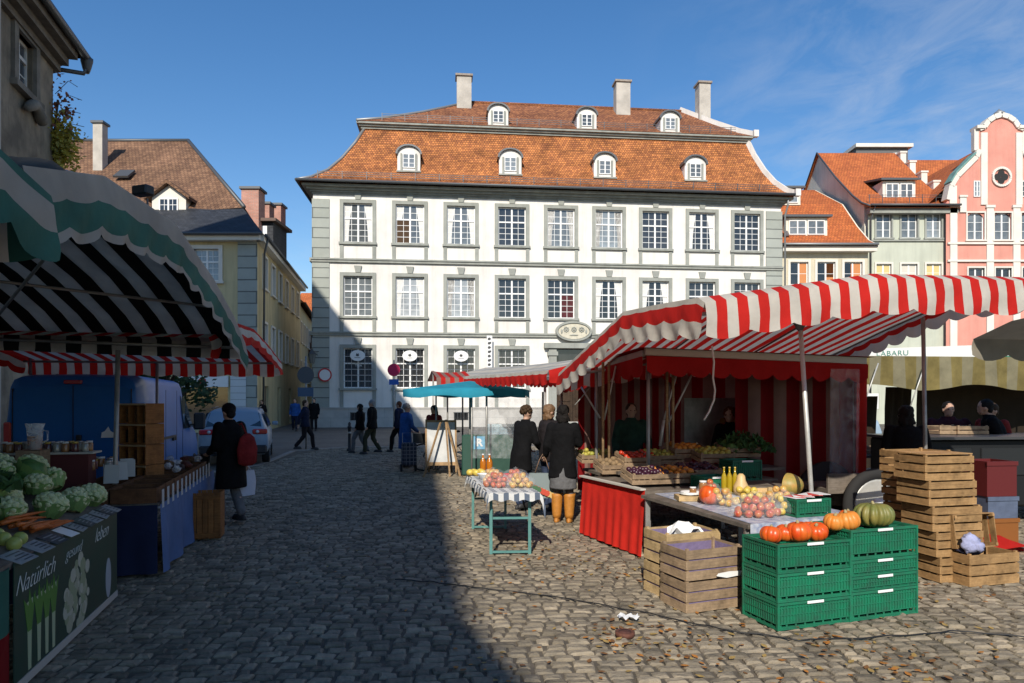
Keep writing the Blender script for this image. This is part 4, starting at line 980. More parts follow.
# ------------------------------------------------------------------ cloth and stall materials
def cloth(name, c, tr=.18, var=.22): return mat(name, c, .85, var=var, vscale=2.6, bump=.7, bscale=5, trans=tr, spec=.2)
c_red = cloth('canvas_red', (.64,.024,.018), .34); c_white = cloth('canvas_white', (.70,.66,.58), .36); c_red_d = cloth('canvas_dark_red', (.23,.008,.010), .2)
c_green = cloth('canvas_green', (.045,.15,.115), .12, .35); c_cream = cloth('canvas_cream', (.62,.56,.48), .5); c_undershade = cloth('green_undershade', (.012,.014,.014), .0); c_underwhite = cloth('underside_white', (.80,.78,.72), .6)  # black underside cloth: shade of the green stripe put into its colour
c_grey = cloth('canvas_grey', (.42,.42,.40)); c_blue = cloth('canvas_blue', (.03,.30,.42), .25); c_olive = cloth('canvas_olive', (.30,.24,.09), .35, .4); c_pale = cloth('canvas_pale_grey', (.30,.27,.17), .3, .3)
c_redcloth = cloth('counter_cloth_red', (.62,.025,.015), .05)
c_bluecloth = cloth('counter_cloth_blue', (.10,.17,.34), 0); c_navy = cloth('counter_cloth_navy', (.015,.022,.06), 0)
pole_m = mat('pole_grey', (.36,.35,.33), .45, metal=.5, var=.3, vscale=6); pole_l = mat('pole_light', (.55,.54,.50), .4, metal=.3, var=.2); timber = mat_wood('frame_timber', (.42,.28,.15), (.26,.16,.08))

def pleat(s, z, amp): return amp*math.sin(s*9+z*1.3)
class Awn:
    """gabled stall roof: origin = near corner, S = direction away, B = direction across; prof = [(v, z)], width w, stripe pitch"""
    def __init__(s, o, S, B, prof, w, zoff=None, pitch=.24, vend=None):
        s.o = V((o[0],o[1],0)); s.S = V((*S,0)).normalized(); s.B = V((*B,0)).normalized(); s.prof = prof; s.w = w; s.zoff = zoff or (lambda u,v: 0); s.pitch = pitch
    def z(s, v):
        p = s.prof
        for (a,b),(c,d) in zip(p, p[1:]):
            if v <= c: return b+(d-b)*max(0,(v-a))/(c-a)
        return p[-1][1]
    def pt(s, u, v, dz=0):
        p = s.o+s.S*v+s.B*u; p.z = s.z(v)+s.zoff(u,v)+dz; return p
    def roof(s, name, mats, parent, sub=3, dz=0, nv=14, pick=None, base=0):
        n = max(1, round(s.w/s.pitch)); V0 = s.prof[0][0]; V1 = s.prof[-1][0]
        vs_ = sorted(set([V0+(V1-V0)*k/nv for k in range(nv+1)]+[a for a,_ in s.prof]))
        mb = MB(); pts = []
        for v in vs_:
            row = []
            for j in range(n*sub+1):
                u = s.w*j/(n*sub); sag = -.045*math.sin(math.pi*((u*1.1) % 1.0))*math.sin(math.pi*(v-V0)/(V1-V0))
                row.append(s.pt(u, v, dz+sag))
            pts.append(row)
        mb.grid(pts, mi=lambda i,j: ((j//sub)+base) % 2); return mb.build(name, mats, parent)
    def valance(s, name, mats, parent, v, drop, dz=0, out=.03, sub=6, scal=.055, nsc=None, base=0, thick=0):
        """hanging scalloped edge across the stripes (at fixed v)"""
        n = max(1, round(s.w/s.pitch)); N_ = n*sub; mb = MB(); pts = []
        sg = -1 if v <= s.prof[0][0]+.01 else 1; nsc = nsc or round(s.w/.42)
        rows_ = 5
        for i in range(rows_+1):
            row = []
            for j in range(N_+1):
                u = s.w*j/N_; sc = abs(math.sin(math.pi*u*nsc/s.w))**.8; d = drop-scal*(1-sc)
                p = s.pt(u, v, dz - d*i/rows_)+s.S*(sg*(out*math.sin(min(1,i/rows_*1.6)*1.57)+.012*math.sin(u*11+i)*i/rows_)); row.append(p)
            pts.append(row)
        mb.grid(pts, mi=lambda i,j: ((j//sub)+base) % 2); return mb.build(name, mats, parent)
    def side(s, name, mats, parent, u, drop, bands, v0=None, v1=None, nsc=8, scal=.07, out=.03, dz=0, curl=0):
        """hanging scalloped edge along the stripes (at fixed u); bands: material index per row"""
        V0 = s.prof[0][0] if v0 is None else v0; V1 = s.prof[-1][0] if v1 is None else v1; N_ = nsc*8; mb = MB(); pts = []; sg = -1 if u <= .01 else 1
        R_ = len(bands)
        for i in range(R_+1):
            row = []
            for j in range(N_+1):
                v = V0+(V1-V0)*j/N_; sc = abs(math.sin(math.pi*j/8))**.8; d = drop-scal*(1-sc)
                row.append(s.pt(u, v, dz-d*i/R_)+s.B*(sg*(out*math.sin(min(1,i/R_*1.6)*1.57)+.014*math.sin(j*.9+i)*i/R_+curl*(1-sc)*(i/R_)**2)))
            pts.append(row)
        mb.grid(pts, mi=lambda i,j: bands[i]); return mb.build(name, mats, parent)
def post(parent, p, z, r=.022, m=None, lean=(0,0), name='post'):
    mb = MB(); mb.tube([(p[0],p[1],0),(p[0]+lean[0],p[1]+lean[1],z)], r, 8); mb.box(p[0]-.05,p[0]+.05,p[1]-.05,p[1]+.05,0,.012); return mb.build(name, m or pole_m, parent)

# ------------------------------------------------------------------ right: big red and white striped awning
def zo(u,v): return .27*min(1,u/1.7)+.02*max(0,u-1.7)-.07*max(0, v-3)*min(1,u/2)*.4
AW = Awn((1.61,5.7), (-.21,.978), (.978,.21), [(0,2.60),(.12,2.66),(.9,2.71),(1.85,2.755),(3.0,2.49),(4.4,2.17)], 4.4, zo, pitch=.0978)
t = thing('striped_awning', 'large red and white striped stall awning with scalloped edge over the pumpkins and green crates', 'awning')
AW.roof('canopy', [c_red, c_white], t, base=1)
AW.valance('valance', [c_red, c_white], t, 0, .33, base=1, nsc=11, sub=4)
AW.valance('rear_valance', [c_red, c_white], t, 4.4, .28, base=1, nsc=11, sub=4)
AW.side('side_valance', [c_white, c_red, c_grey], t, 0, .36, [0,1,1,1,0,0,0], nsc=12, curl=.02, scal=.06)
AW.side('side_valance', [c_white, c_red], t, 4.4, .30, [0,1,0,0], nsc=13)
# poles: ridge beam, eave rails, posts
mb = MB(); mb.tube([AW.pt(0,1.85,-.07),AW.pt(4.4,1.85,-.07)], .022, 8); mb.build('ridge_pole', pole_m, t)
for v in (.15,4.3): mb = MB(); mb.tube([AW.pt(.02,v,-.07),AW.pt(1.6,v,-.07),AW.pt(4.4,v,-.07)], .018, 8); mb.build('rail', pole_m, t)
for u in (.05,1.5,2.9,4.35): mb = MB(); mb.tube([AW.pt(u,v,-.05) for v in (0,.9,1.85,3,4.4)], .014, 6); mb.build('rafter', pole_m, t)
pb = PZ(815,562,0) ; pb = V((3.02,6.75,0))
def postto(parent, top, base, r=.024, m=None):
    mb = MB(); mb.tube([base, top], r, 8); b = V(base); mb.lathe([(0,0),(.07,0),(.07,.012),(.03,.03),(0,.03)], c=b, n=10); return mb.build('post', m or pole_l, parent)
tp = P(800,322,6.85); bs = P(817,553,6.85); postto(t, tp, (bs.x,6.85,0))
p = P(923,344,8.3); postto(t, (p.x,8.3,AW.z(2.6)+.2), (p.x+.05,8.3,0), m=pole_m)
p = AW.pt(.55,4.32); postto(t, p, (p.x,p.y,0), m=pole_m)
MB().lathe([(0,-.10),(.03,-.08),(.06,-.02),(.1,.0),(.02,.05),(0,.06)], c=tp, n=10).build('bracket', darkmetal, t)
# white rope
pts = [P(712,346,8.5), P(714,362,8.5), P(713,378,8.5), P(715,390,8.5), P(714,400,8.5), P(709,412,8.5), P(704,420,8.5)]
fine = []
for a,b in zip(pts, pts[1:]):
    for k in range(4): fine.append(a.lerp(b,k/4))
MB().tube(fine+[pts[-1]], .012, 6).build('guy_rope', mat('rope_white', (.7,.7,.66), .8), t)

# ------------------------------------------------------------------ red booth under and behind it
S_ = V((-.21,.978,0)); B_ = V((.978,.21,0))
o_ = V((1.70,8.75,0)); bw = 3.25
t = thing('red_market_booth', 'red market booth with striped curtains, aluminium beam and clear plastic sheet', 'market booth')
def bp(u,v,z): q = o_+B_*u+S_*v; return V((q.x,q.y,z))
MB().bar(bp(0,0,2.40),bp(bw,0,2.32),.06,.09).build('front_beam', mat('beam_aluminium', (.40,.36,.30), .45, metal=.3), t)
MB().bar(bp(0,.03,2.38),bp(0,3.9,2.18),.05,.08).build('side_beam', pole_m, t)
def scal_strip(mb, A_, B2, z0a, z0b, drop, n, sc=.07, mi=0):
    N_ = n*8; pts = []
    for i in range(4):
        row = []
        for j in range(N_+1):
            q = A_.lerp(B2, j/N_); s = abs(math.sin(math.pi*j/8))**.8; z = z0a+(z0b-z0a)*j/N_-(drop-sc*(1-s))*i/3
            row.append(V((q.x+.015*math.sin(j*.7)*i/3,q.y-.02*i/3*math.cos(j*.5),z)))
        pts.append(row)
    mb.grid(pts, mi=mi)
mb = MB(); scal_strip(mb, bp(0,-.06,0), bp(bw,-.06,0), 2.345, 2.27, .26, 11); mb.build('front_valance', cloth('canvas_mid_red',(.40,.012,.012),.2), t)
mb = MB(); scal_strip(mb, bp(-.05,-.05,0), bp(-.05,3.9,0), 2.34, 2.13, .26, 11); mb.build('side_valance', MATS['canvas_mid_red'], t)
mb = MB(); mb.add([bp(-.1,-.1,2.45),bp(bw+.1,-.1,2.37),bp(bw+.1,4.0,2.30),bp(-.1,4.0,2.24)], [(0,1,2,3)]); mb.build('roof_sheet', c_red_d, t)
# striped curtains (back wall, folds)
def curtain_mb(A_, B2, z0, z1, n, mats_idx=(0,1), amp=.05, lean=0, sub=3, gather=0):
    mb = MB(); N_ = n*sub; pts = []; d = (B2-A_); nn = V((-d.y,d.x,0)).normalized()
    for i in range(9):
        f = i/8; row = []
        for j in range(N_+1):
            s = j/N_; g = gather*f*(s-.5); q = A_.lerp(B2, s-g*.5); 
            row.append(V((q.x,q.y,0))+nn*(amp*math.sin(j*2*math.pi/(sub*2.0)+f*.8)*(.4+f*.8))+V((0,0,z1+(z0-z1)*f)))
        pts.append(row)
    mb.grid(pts, mi=lambda i,j: mats_idx[(j//sub) % len(mats_idx)]); return mb
c_pinkish = cloth('canvas_faded_stripe', (.28,.17,.14), .2)
curtain_mb(bp(.35,3.9,0), bp(2.1,3.7,0), .1, 2.25, 15).build('rear_curtain', [c_red_d, c_pinkish], t)
curtain_mb(bp(1.9,3.3,0), bp(bw,2.2,0), .1, 2.27, 9, gather=.0).build('rear_curtain', [c_red_d, c_pinkish], t)
curtain_mb(bp(1.8,.9,0), bp(bw,.25,0), .05, 2.28, 9).build('side_curtain', [c_red_d, c_pinkish], t)
curtain_mb(bp(bw-.15,-.02,0), bp(bw+.03,.0,0), .02, 2.30, 2, mats_idx=(0,), amp=.03).build('corner_curtain', c_red, t)
curtain_mb(bp(bw+.03,.0,0), bp(bw+.1,2.5,0), .02, 2.30, 9).build('end_curtain', [c_red_d, c_pinkish], t)
vinyl = mat_clear('clear_vinyl', (.8,.82,.85), .86, .06)
curtain_mb(bp(bw-.62,-.10,0), bp(bw-.17,-.10,0), .35, 2.2, 4, mats_idx=(0,), amp=.035).build('vinyl_sheet', vinyl, t)
for u,v in ((.05,0),(bw-.02,.06),(0.02,3.85)): q = bp(u,v,0); postto(t, (q.x,q.y,2.35), q, m=pole_m)
q = bp(.02,2.0,0); 
def brace(a, b, r=.014): MB().tube([a,b], r, 6).build('brace', pole_l, t)
for px,Yp in ((603,9.6),(609,9.6)): a = P(px,362,Yp); b = P(px,470,Yp); MB().tube([a,V((b.x,Yp,.7))], .02, 8).build('post', timber, t)
for px,Yp in ((667,9.3),(673,9.3)): a = P(px,362,Yp); b = P(px,450,Yp); MB().tube([a,V((b.x,Yp,.7))], .02, 8).build('post', timber, t)
brace(P(572,372,10.4), P(600,418,9.8)); brace(P(616,366,9.6), P(604,420,9.6)); brace(P(680,362,9.3), P(664,420,9.3)); brace(P(693,372,9.3), P(668,424,9.3)); brace(P(664,420,9.3), P(660,446,9.3),.02)
brace(P(575,405,11.5), P(592,385,11.5), .01); 
# printed poster on the back
q0 = P(684,398,11.2); q1 = P(744,450,11.2)
t = thing('vegetable_poster', 'large greyish printed vegetable poster hanging at the back of the red booth', 'poster', ((q0.x+q1.x)/2,11.2,(q0.z+q1.z)/2), R(3))
w_=(q1.x-q0.x); h_=(q0.z-q1.z)
MB().box(-w_/2,w_/2,-.01,.01,-h_/2,h_/2).build('sheet', mat('poster_grey', (.50,.56,.52), .5, col2=(.20,.26,.22), vscale=3), t)
mb = MB()
for k in range(26): mb.prism([(.22*w_+rnd.gauss(0,.12)+.06*math.cos(a*1.05), -.05+rnd.gauss(0,.10)+.06*math.sin(a*1.05)) for a in range(6)] if 0 else [(0.24*w_+math.cos(k*2.4)*.02*k**.6+.05*math.cos(a*1.05), -.02+math.sin(k*2.4)*.02*k**.6+.05*math.sin(a*1.05)) for a in range(6)], -.012-.0004*k, -.0105-.0004*k, mi=k%3)
mb.build('printed_vegetables', [mat('print_orange',(.40,.16,.04),.6), mat('print_yellow',(.42,.32,.08),.6), mat('print_red',(.30,.05,.03),.6)], t)

# ------------------------------------------------------------------ red-fronted counter and the produce table
def board_table(name, label, cat, pts, z, th, m, legs=True, group=None):
    c = sum((V((*p,0)) for p in pts), V())/len(pts); t = thing(name, label, cat, c, 0, group)
    mb = MB(); mb.prism([(p[0]-c.x,p[1]-c.y) for p in pts], z-th, z, ax='z'); mb.build('table_top', m, t)
    if legs:
        for p in pts:
            q = V((p[0]-c.x,p[1]-c.y,0))*.93; MB().bar((q.x,q.y,0),(q.x,q.y,z-th-.002),.05).build('leg', pole_m, t)
    return t, c
dark_board = mat_wood('counter_board', (.20,.17,.14), (.11,.09,.07))
K = [PZ(645,491,.76), PZ(583,477,.76)]; K0 = V((K[0].x,K[0].y)); K1 = V((K[1].x,K[1].y)); bdir = V((.97,.24))
t, c = board_table('market_counter', 'dark board counter with bright red cloth front under the striped awning', 'counter', [K0, K0+bdir*1.9, K1+bdir*2.1, K1], .76, .04, dark_board)
mb = MB(); pts = []; N_=48
for i in range(6):
    row = []
    for j in range(N_+1):
        q = K0.lerp(K1, j/N_); f = i/5; nx = V((-(K1-K0).y,(K1-K0).x)).normalized()
        am = .014*math.sin(j*1.05+.4*math.sin(j*.31))*f+.05*f
        row.append(V((q.x+nx.x*am-c.x, q.y+nx.y*am-c.y, .77-(.745)*f)))
    pts.append(row)
mb.grid(pts).build('front_cloth', c_redcloth, t)
MB().bar((K0.x-c.x-.02,K0.y-c.y,.775),(K1.x-c.x-.02,K1.y-c.y,.775),.07,.02).build('edge_batten', mat('batten_white', (.5,.48,.42), .7), t)
MB().box(0,0,0,0,0,0) if 0 else None
T0 = PZ(641,494,.74); T1 = PZ(748,524,.74); T0 = V((T0.x,T0.y)); T1 = V((T1.x,T1.y)); tdir = V((.93,.36)).normalized()
t, c = board_table('produce_table', 'long trestle table with patterned oilcloth carrying bagged apples, jars and a small green crate', 'table', [T1, T1+tdir*1.25, T0+tdir*1.35, T0], .73, .035, dark_board)
PT = t
oil = mat('oilcloth', (.55,.56,.58), .45, col2=(.20,.24,.36), vscale=16, spec=.4)
T0i = T0+tdir*.06
o = MB().prism([((p.x),(p.y)) for p in (T1+tdir*.05, T1+tdir*1.27, T0+tdir*1.36, T0+tdir*.18)], .7325, .737, ax='z')
# front drop of the oilcloth
pts = []
for i in range(5):
    row = []
    for j in range(33): q = (T1+tdir*.02).lerp(T1+tdir*1.3, j/32); row.append(V((q.x+.012*math.sin(j*1.3)*i/4+.0, q.y-.012-.02*i/4+.014*math.cos(j*1.1)*i/4, .737-.22*i/4)))
    pts.append(row)
o.grid(pts); o = o.build('oilcloth', oil); tag(o, 'white and blue patterned oilcloth spread over the long produce table', 'tablecloth')

# ------------------------------------------------------------------ crates
crate_green = mat('crate_green', (.008,.17,.085), .48, col2=(.02,.11,.065), vscale=9, spec=.4, bump=.1, bscale=90, objvar=.12)
tagw = mat('crate_label', (.8,.8,.78), .5)
def green_crate(L_, Wd, h, name='plastic_crate', lid=False):
    t = thing(name, 'green plastic crate', 'crate')
    mb = MB(); th = .012; n = int(L_/.028); mw = int(Wd/.028)
    def wall(x0,y0,x1,y1, cnt):
        d = V((x1-x0,y1-y0,0)); ln = d.length; d.normalize(); nn = V((d.y,-d.x,0)); a = math.atan2(d.y,d.x)
        M0 = Matrix.Translation((x0,y0,0)) @ Matrix.Rotation(a,4,'Z'); mb.M = M0     # local x along, -y outward
        s0, s1 = h*.10, h*.20
        mb.box(0,ln,.004,th,.004,s0); mb.box(0,ln,.004,th,s1,h-.012)
        k = 0
        for i in range(cnt+1):      # blocks between the slots
            x = ln*i/cnt
            if i % 3 == 0 or i in (1,cnt-1) or i in (cnt//2,): mb.box(max(0,x-.008),min(ln,x+.008),.005,th-.001,s0,s1)
        for i in range(cnt+1): x = ln*i/cnt; mb.box(max(0,x-.0045),min(ln,x+.0045),-.003,.0038,s1+.004,h-.03)
        for z in (s1+.001, h*.52, h*.78): mb.box(0,ln,-.0035,.0036,z,z+.008)
        mb.box(-.004,ln+.004,-.008,th+.002,h-.022,h-.002); mb.box(0,ln,-.005,.0039,.0,.012)
        mb.M = None
    wall(0,0,L_,0,n); wall(L_,0,L_,Wd,mw); wall(L_,Wd,0,Wd,n); wall(0,Wd,0,0,mw)
    for x,y in ((0,0),(L_,0),(L_,Wd),(0,Wd)): mb.box(x-.009+(.006 if x==0 else -.006)*0,x+.009,y-.009,y+.009,.0,h-.001)
    mb.box(.01,L_-.01,.01,Wd-.01,.012,.02)
    if lid:
        for i in range(1,int(L_/.03)): mb.box(i*.03-.009, i*.03+.009, .012, Wd-.012, h-.045, h-.035)
        for i in range(1,int(Wd/.06)): mb.box(.012, L_-.012, i*.06-.006, i*.06+.006, h-.034, h-.028)
    mb.build('body', crate_green, t)
    MB().bbox(L_/2-.08,L_/2+.08,-.014,-.0085,h-.026,h-.004,.002).build('grip_label', tagw, t)
    return t
def place(root, p, rz, label, group=None, first=False):
    o = root if first else copy_tree(root)
    o.location = p; o.rotation_euler = (0,0,rz); o['label'] = label
    if group: o['group'] = group
    return o
GA = math.atan2(.23,.70); gc = G(778,631); gx = V((math.cos(GA),math.sin(GA),0)); gy = V((-math.sin(GA),math.cos(GA),0))
LW = .70
A_h = [.215,.225,.232]; Bh = [.235,.125,.13,.25]; z = 0
gcr = {}
def getcrate(h):
    if h not in gcr: gcr[h] = green_crate(LW,.42,h-.002,lid=h in (.232,.25)); return gcr[h], True
    return gcr[h], False
for i,(h_,lab) in enumerate(zip(A_h, ('bottom green plastic crate of the left stack, under the red pumpkins','middle green plastic crate of the left stack, under the red pumpkins','top green plastic crate of the left stack, directly beneath the red pumpkins'))):
    r_, f_ = getcrate(h_); place(r_, gc+V((0,0,z)), GA, lab, 'green crates in the pumpkin stacks', f_); z += h_
zA = z; z = 0
for i,(h_,lab) in enumerate(zip(Bh, ('bottom green plastic crate of the right stack, under the green pumpkin','shallow green crate, second from the ground in the stack under the green pumpkin','shallow green crate, third from the ground in the stack under the green pumpkin','top green plastic crate of the right stack, directly beneath the green pumpkin'))):
    r_, f_ = getcrate(h_); place(r_, gc+gx*(LW+.012)+gy*.0+V((0,0,z)), GA+R(.8), lab, 'green crates in the pumpkin stacks', f_); z += h_
zB = z
sc_ = green_crate(.36,.24,.16); sp_ = PZ(797,517,.745); place(sc_, (sp_.x+.0,sp_.y,.74), GA, 'small green crate covered with red and white leaflets on the produce table', first=True)
mb = MB()
for k in range(7): mb.cbox((.05+.045*k,.10+.02*math.sin(k*2),.166+.004*k),(.12,.18,.003), rz=k*.5, mi=k%2)
o = mb.build('leaflets', [sign_white, mat('leaflet_red',(.55,.05,.04),.5)]); tag(o, 'loose red and white leaflets lying on the small green crate', 'leaflets', loc=(sp_.x,sp_.y,.74), rz=GA)
wood_p = mat_wood('crate_pine', (.44,.27,.12), (.27,.155,.065)); wood_g = mat_wood('crate_pine_grey', (.40,.28,.17), (.24,.17,.11)); wood_l = mat_wood('crate_pine_light', (.58,.42,.22), (.42,.29,.14)); lilac = mat('lilac_lining', (.22,.17,.30), .7, var=.25, vscale=12, bump=.4, bscale=20)
def wood_crate(L_, Wd, h, slats, m, lining=None, bottom=True):
    t = thing('wooden_crate', 'slatted wooden crate', 'crate'); mb = MB(); th = .010; g = .014; sh_ = (h-g*(slats-1))/slats; r2 = random.Random(int(L_*999+h*777))
    for k in range(slats):
        z0 = k*(sh_+g); j = [r2.uniform(-.003,.003) for _ in range(4)]
        mb.box(0,L_,-th+j[0]*.5,0,z0+abs(j[0]),z0+sh_); mb.box(0,L_,Wd,Wd+th,z0,z0+sh_-abs(j[1])); mb.box(-th,0,-th+.001,Wd+th-.001,z0+abs(j[2])+.002,z0+sh_-.002); mb.box(L_,L_+th,-th+.001,Wd+th-.001,z0+.002,z0+sh_-abs(j[3]))
    mb.build('slatted_sides', m, t)
    for x,y in ((.001,.001),(L_-.026,.001),(L_-.026,Wd-.026),(.001,Wd-.026)): MB().box(x,x+.025,y,y+.025,.002,h+.012).build('corner_post', m, t)
    mb = MB()
    if bottom:
        for k in range(5): mb.box(.028,L_-.028,.004+k*(Wd-.01)/5,.004+(k+.86)*(Wd-.01)/5,.002,.012)
    mb.build('base', m, t)
    if lining: 
        mb = MB(); i_ = .004; mb.box(.0+i_,L_-i_,i_,i_+.002,.015,h-.015); mb.box(i_,L_-i_,Wd-i_-.002,Wd-i_,.015,h-.02); mb.box(i_,i_+.002,i_+.003,Wd-i_-.003,.015,h-.02); mb.box(L_-i_-.002,L_-i_,i_+.003,Wd-i_-.003,.015,h-.02); mb.build('lining', lining, t)
    return t
WA = math.atan2(.22,.56); wc = V((1.46,5.72,0)); wgx = V((math.cos(WA),math.sin(WA),0)); wgy = V((-math.sin(WA),math.cos(WA),0))
a = wood_crate(.56,.36,.255,3,wood_g,lilac)
place(a, wc, WA, 'weathered wooden crate with lilac lining, lower one of the front pair beside the green crates', 'lilac-lined wooden crates', True)
place(a, wc+V((.004,.006,.268)), WA+R(.6), 'weathered wooden crate with lilac lining, open top one of the front pair', 'lilac-lined wooden crates')
b = wood_crate(.56,.36,.285,3,wood_l,lilac)
bc = V((1.385,6.10,0))
place(b, bc, WA, 'pale wooden crate on the ground behind the front pair of wooden crates', 'pale wooden crates', True)
place(b, bc+V((.0,.004,.298)), WA-R(.6), 'pale wooden crate holding white crumpled paper, topmost of the rear pair', 'pale wooden crates')
c = bc+wgx*.30+wgy*.15+V((0,0,.56)); pg = [[V(((i-3)*.05+.02*math.sin(j*2), (j-2)*.05, .05*math.sin(i*1.7+j*2.3)+.07*math.exp(-((i-3)**2+(j-2)**2)/4))) for i in range(7)] for j in range(5)]
tag(MB().grid(pg, smooth=False).build('wrapping_paper', MATS['white_paper']), 'crumpled white wrapping paper sticking out of the rear wooden crate', 'paper', loc=c)
c = wc+wgx*.30+V((0,-.018,.29)); tag(MB().prism([(0,0),(.10,-.022),(.24,-.012),(.26,.022),(.14,.028),(.02,.02)], -.012, .0).build('paper_slip', MATS['white_paper']), 'white paper slip stuck between the slats of the front wooden crates', 'paper', loc=c, rz=WA)
# tall stack on the right
SA = math.atan2(.10,.62)+R(4); s0 = G(940,583); s0.z = 0; sgx = V((math.cos(SA),math.sin(SA),0)); sgy = V((-math.sin(SA),math.cos(SA),0))
big = wood_crate(.56,.38,.235,3,wood_p); z = 0
labs = ['lowest wooden crate of the tall leaning stack on the right','second wooden crate from the ground in the tall right stack','third wooden crate from the ground in the tall right stack','second wooden crate from the top of the tall right stack','topmost wooden crate of the tall right stack, upside down']
for i in range(5):
    off = sgx*(-.035*i+(.0 if i < 3 else -.0))+sgy*(.008*i)
    place(big, s0+off+V((0,0,z)), SA+R((0,1.5,-1,1,0)[i]), labs[i], 'wooden crates in the tall stack', i == 0); z += .249
MB().box(0,0,0,0,0,0) if 0 else None
# plank lid on top
mb = MB()
for k in range(4): mb.box(.0,.56,.0+k*.095,.088+k*.095,0,.01)
tag(mb.build('crate_lid', wood_p), 'flat slatted wooden lid closing the top of the tall crate stack', 'lid', loc=s0+sgx*(-.14)+sgy*.03+V((0,0,z-.249+.251)), rz=SA)
s1 = s0+V((.13,.60,0)); z = 0
for i in range(5):
    place(big, s1+V((-.02*i,0,z)), SA+R(3), 'wooden crate in the half-hidden stack behind the tall one, number %s from the ground' % ('one','two','three','four','five')[i], 'half-hidden wooden crates'); z += .249
# front crate and the crate standing on its side
FA = math.atan2(.18,.65); f0 = G(969.5,587)
fc = wood_crate(.60,.34,.30,3,wood_p); place(fc, f0, FA, 'open wooden crate on the ground in front of the tall stack at the right edge', None, True)
tc_ = wood_crate(.50,.31,.22,3,wood_p); e_ = f0+V((-.05,.30,.312)); tc_.location = (e_.x-.05,e_.y+.02,.318); tc_.rotation_euler = (R(82),R(0),FA); tc_['label'] = 'wooden crate tipped on its side showing its open top with a blue cloth'
q = P(970,552,6.60); mb = MB(); mb.ell((0,0,.085),(.085,.05,.095),jit=.5,n=18,m=12,seed=4); mb.ell((.06,-.01,.05),(.07,.05,.05),jit=.6,n=14,m=9,seed=7)
tag(mb.build('lilac_cloth', mat('pale_blue_cloth', (.36,.38,.58), .9, bump=.8, bscale=14, var=.3)), 'crumpled pale blue cloth stuffed inside the tipped wooden crate', 'cloth', loc=q)
mb = MB(); mb.ell((0,0,.04),(.13,.05,.05),jit=.4,n=16,m=9,seed=2); tag(mb.build('navy_cloth', mat('navy_cloth',(.02,.02,.05),.9)), 'dark navy cloth lying below the pale blue one in the tipped crate', 'cloth', loc=q+V((.03,.05,-.03)))
pg = [[V((i*.15,j*.15,.03*math.sin(i*1.3+j)+.12*math.exp(-((i-4)**2+(j-2)**2)/3))) for i in range(8)] for j in range(5)]
tag(MB().grid(pg).build('red_tarpaulin', c_red), 'red tarpaulin crumpled on the ground behind the right-hand crates', 'tarpaulin', loc=(5.1,7.9,.05))
# ------------------------------------------------------------------ produce
def lobed(r, h, lobes, depth, mb=None, stem_m=None):
    prof = []
    for k in range(11):
        a = math.pi*k/10; rr = r*max(.04, math.sin(a))**.75; z = h/2-h/2*math.cos(a)
        if k in (9,10): z = h*.95-(.06*h if k == 10 else 0)
        prof.append((rr, z))
    return MB().lathe(prof, n=84, lobes=lobes, depth=depth)
pk_red = mat('pumpkin_red', (.62,.060,.008), .35, col2=(.64,.13,.015), vscale=14, spec=.5); pk_or = mat('pumpkin_orange', (.68,.20,.02), .45, col2=(.62,.26,.05), vscale=12); pk_gr = mat('pumpkin_green', (.10,.13,.03), .5, col2=(.24,.20,.05), vscale=9)
stemm = mat('pumpkin_stem', (.38,.32,.16), .9, var=.3); flesh = mat('pumpkin_flesh', (.75,.42,.10), .6, var=.2, vscale=20)
def pumpkin(r, h, m, label, loc, lobes=10, depth=.10, tip=0, group=None, src=None):
    if src is None:
        t = thing('pumpkin', label, 'pumpkin', loc, 0, group)
        lobed(r, h, lobes, depth).build('rind', m, t)
        MB().tube([(0,0,h*.88),(.004,0,h*.98),(.010,.006,h*1.04)], [.018,.012,.010], 7).build('stem', stemm, t)
    else: t = copy_tree(src, label=label, loc=loc)
    t.rotation_euler = (tip, tip*.6, loc[0]*7)
    return t
ztA = zA-.026; ztB = zB-.026
def on(px, py, z):  return PZ(px, py, z)
g_ = 'red pumpkins on the left green crate stack'
p0 = None
for i,(px,dep,r,lab) in enumerate(((770,.16,.088,'small shiny red pumpkin, outermost on the left edge of the green crate'),(784,.22,.082,'small red pumpkin behind and between the first two on the left green crate'),(800,.13,.105,'largest shiny red pumpkin in the middle of the left green crate'),(818,.17,.090,'red pumpkin at the inner edge of the left green crate, beside the taller stack'),(809,.31,.075,'smallest red pumpkin tucked at the back of the left green crate'))):
    base = gc+gy*dep; s = (px-CX)/F; # intersect ray column with the line across the crate at this depth
    d = gx; u = (s*base.y-base.x)/(d.x-s*d.y); q = base+d*u; q.z = ztA
    p_ = pumpkin(r, r*1.55, pk_red, lab, q, tip=(.25,-.2,.1,.35,-.3)[i], lobes=9, depth=.10, group=g_)
for i,(px,dep,r,m,lab,lb) in enumerate(((833,.16,.085,pk_or,'orange pumpkin leaning on the inner edge of the right green crate',12),(850,.10,.100,pk_or,'large pale-veined orange pumpkin beside the green one on the right crate',12),(874,.16,.165,pk_gr,'big flat ribbed green pumpkin with orange patches on the right green crate',14),(846,.34,.075,pk_red,'bright red pumpkin at the back of the right green crate',9))):
    base = gc+gx*(LW)+gy*dep; s = (px-CX)/F; u = (s*base.y-base.x)/(gx.x-s*gx.y); q = base+gx*u; q.z = ztB
    pumpkin(r, r*(1.25 if m is pk_gr else 1.6), m, lab, q, lobes=lb, depth=.22 if m is pk_gr else .08, tip=(.15,-.2,.05,.2)[i])
q = PZ(708,504,.74); pumpkin(.105,.19,pk_red,'red pumpkin standing alone on the produce table near the jars',q,lobes=9,depth=.06,tip=.15)
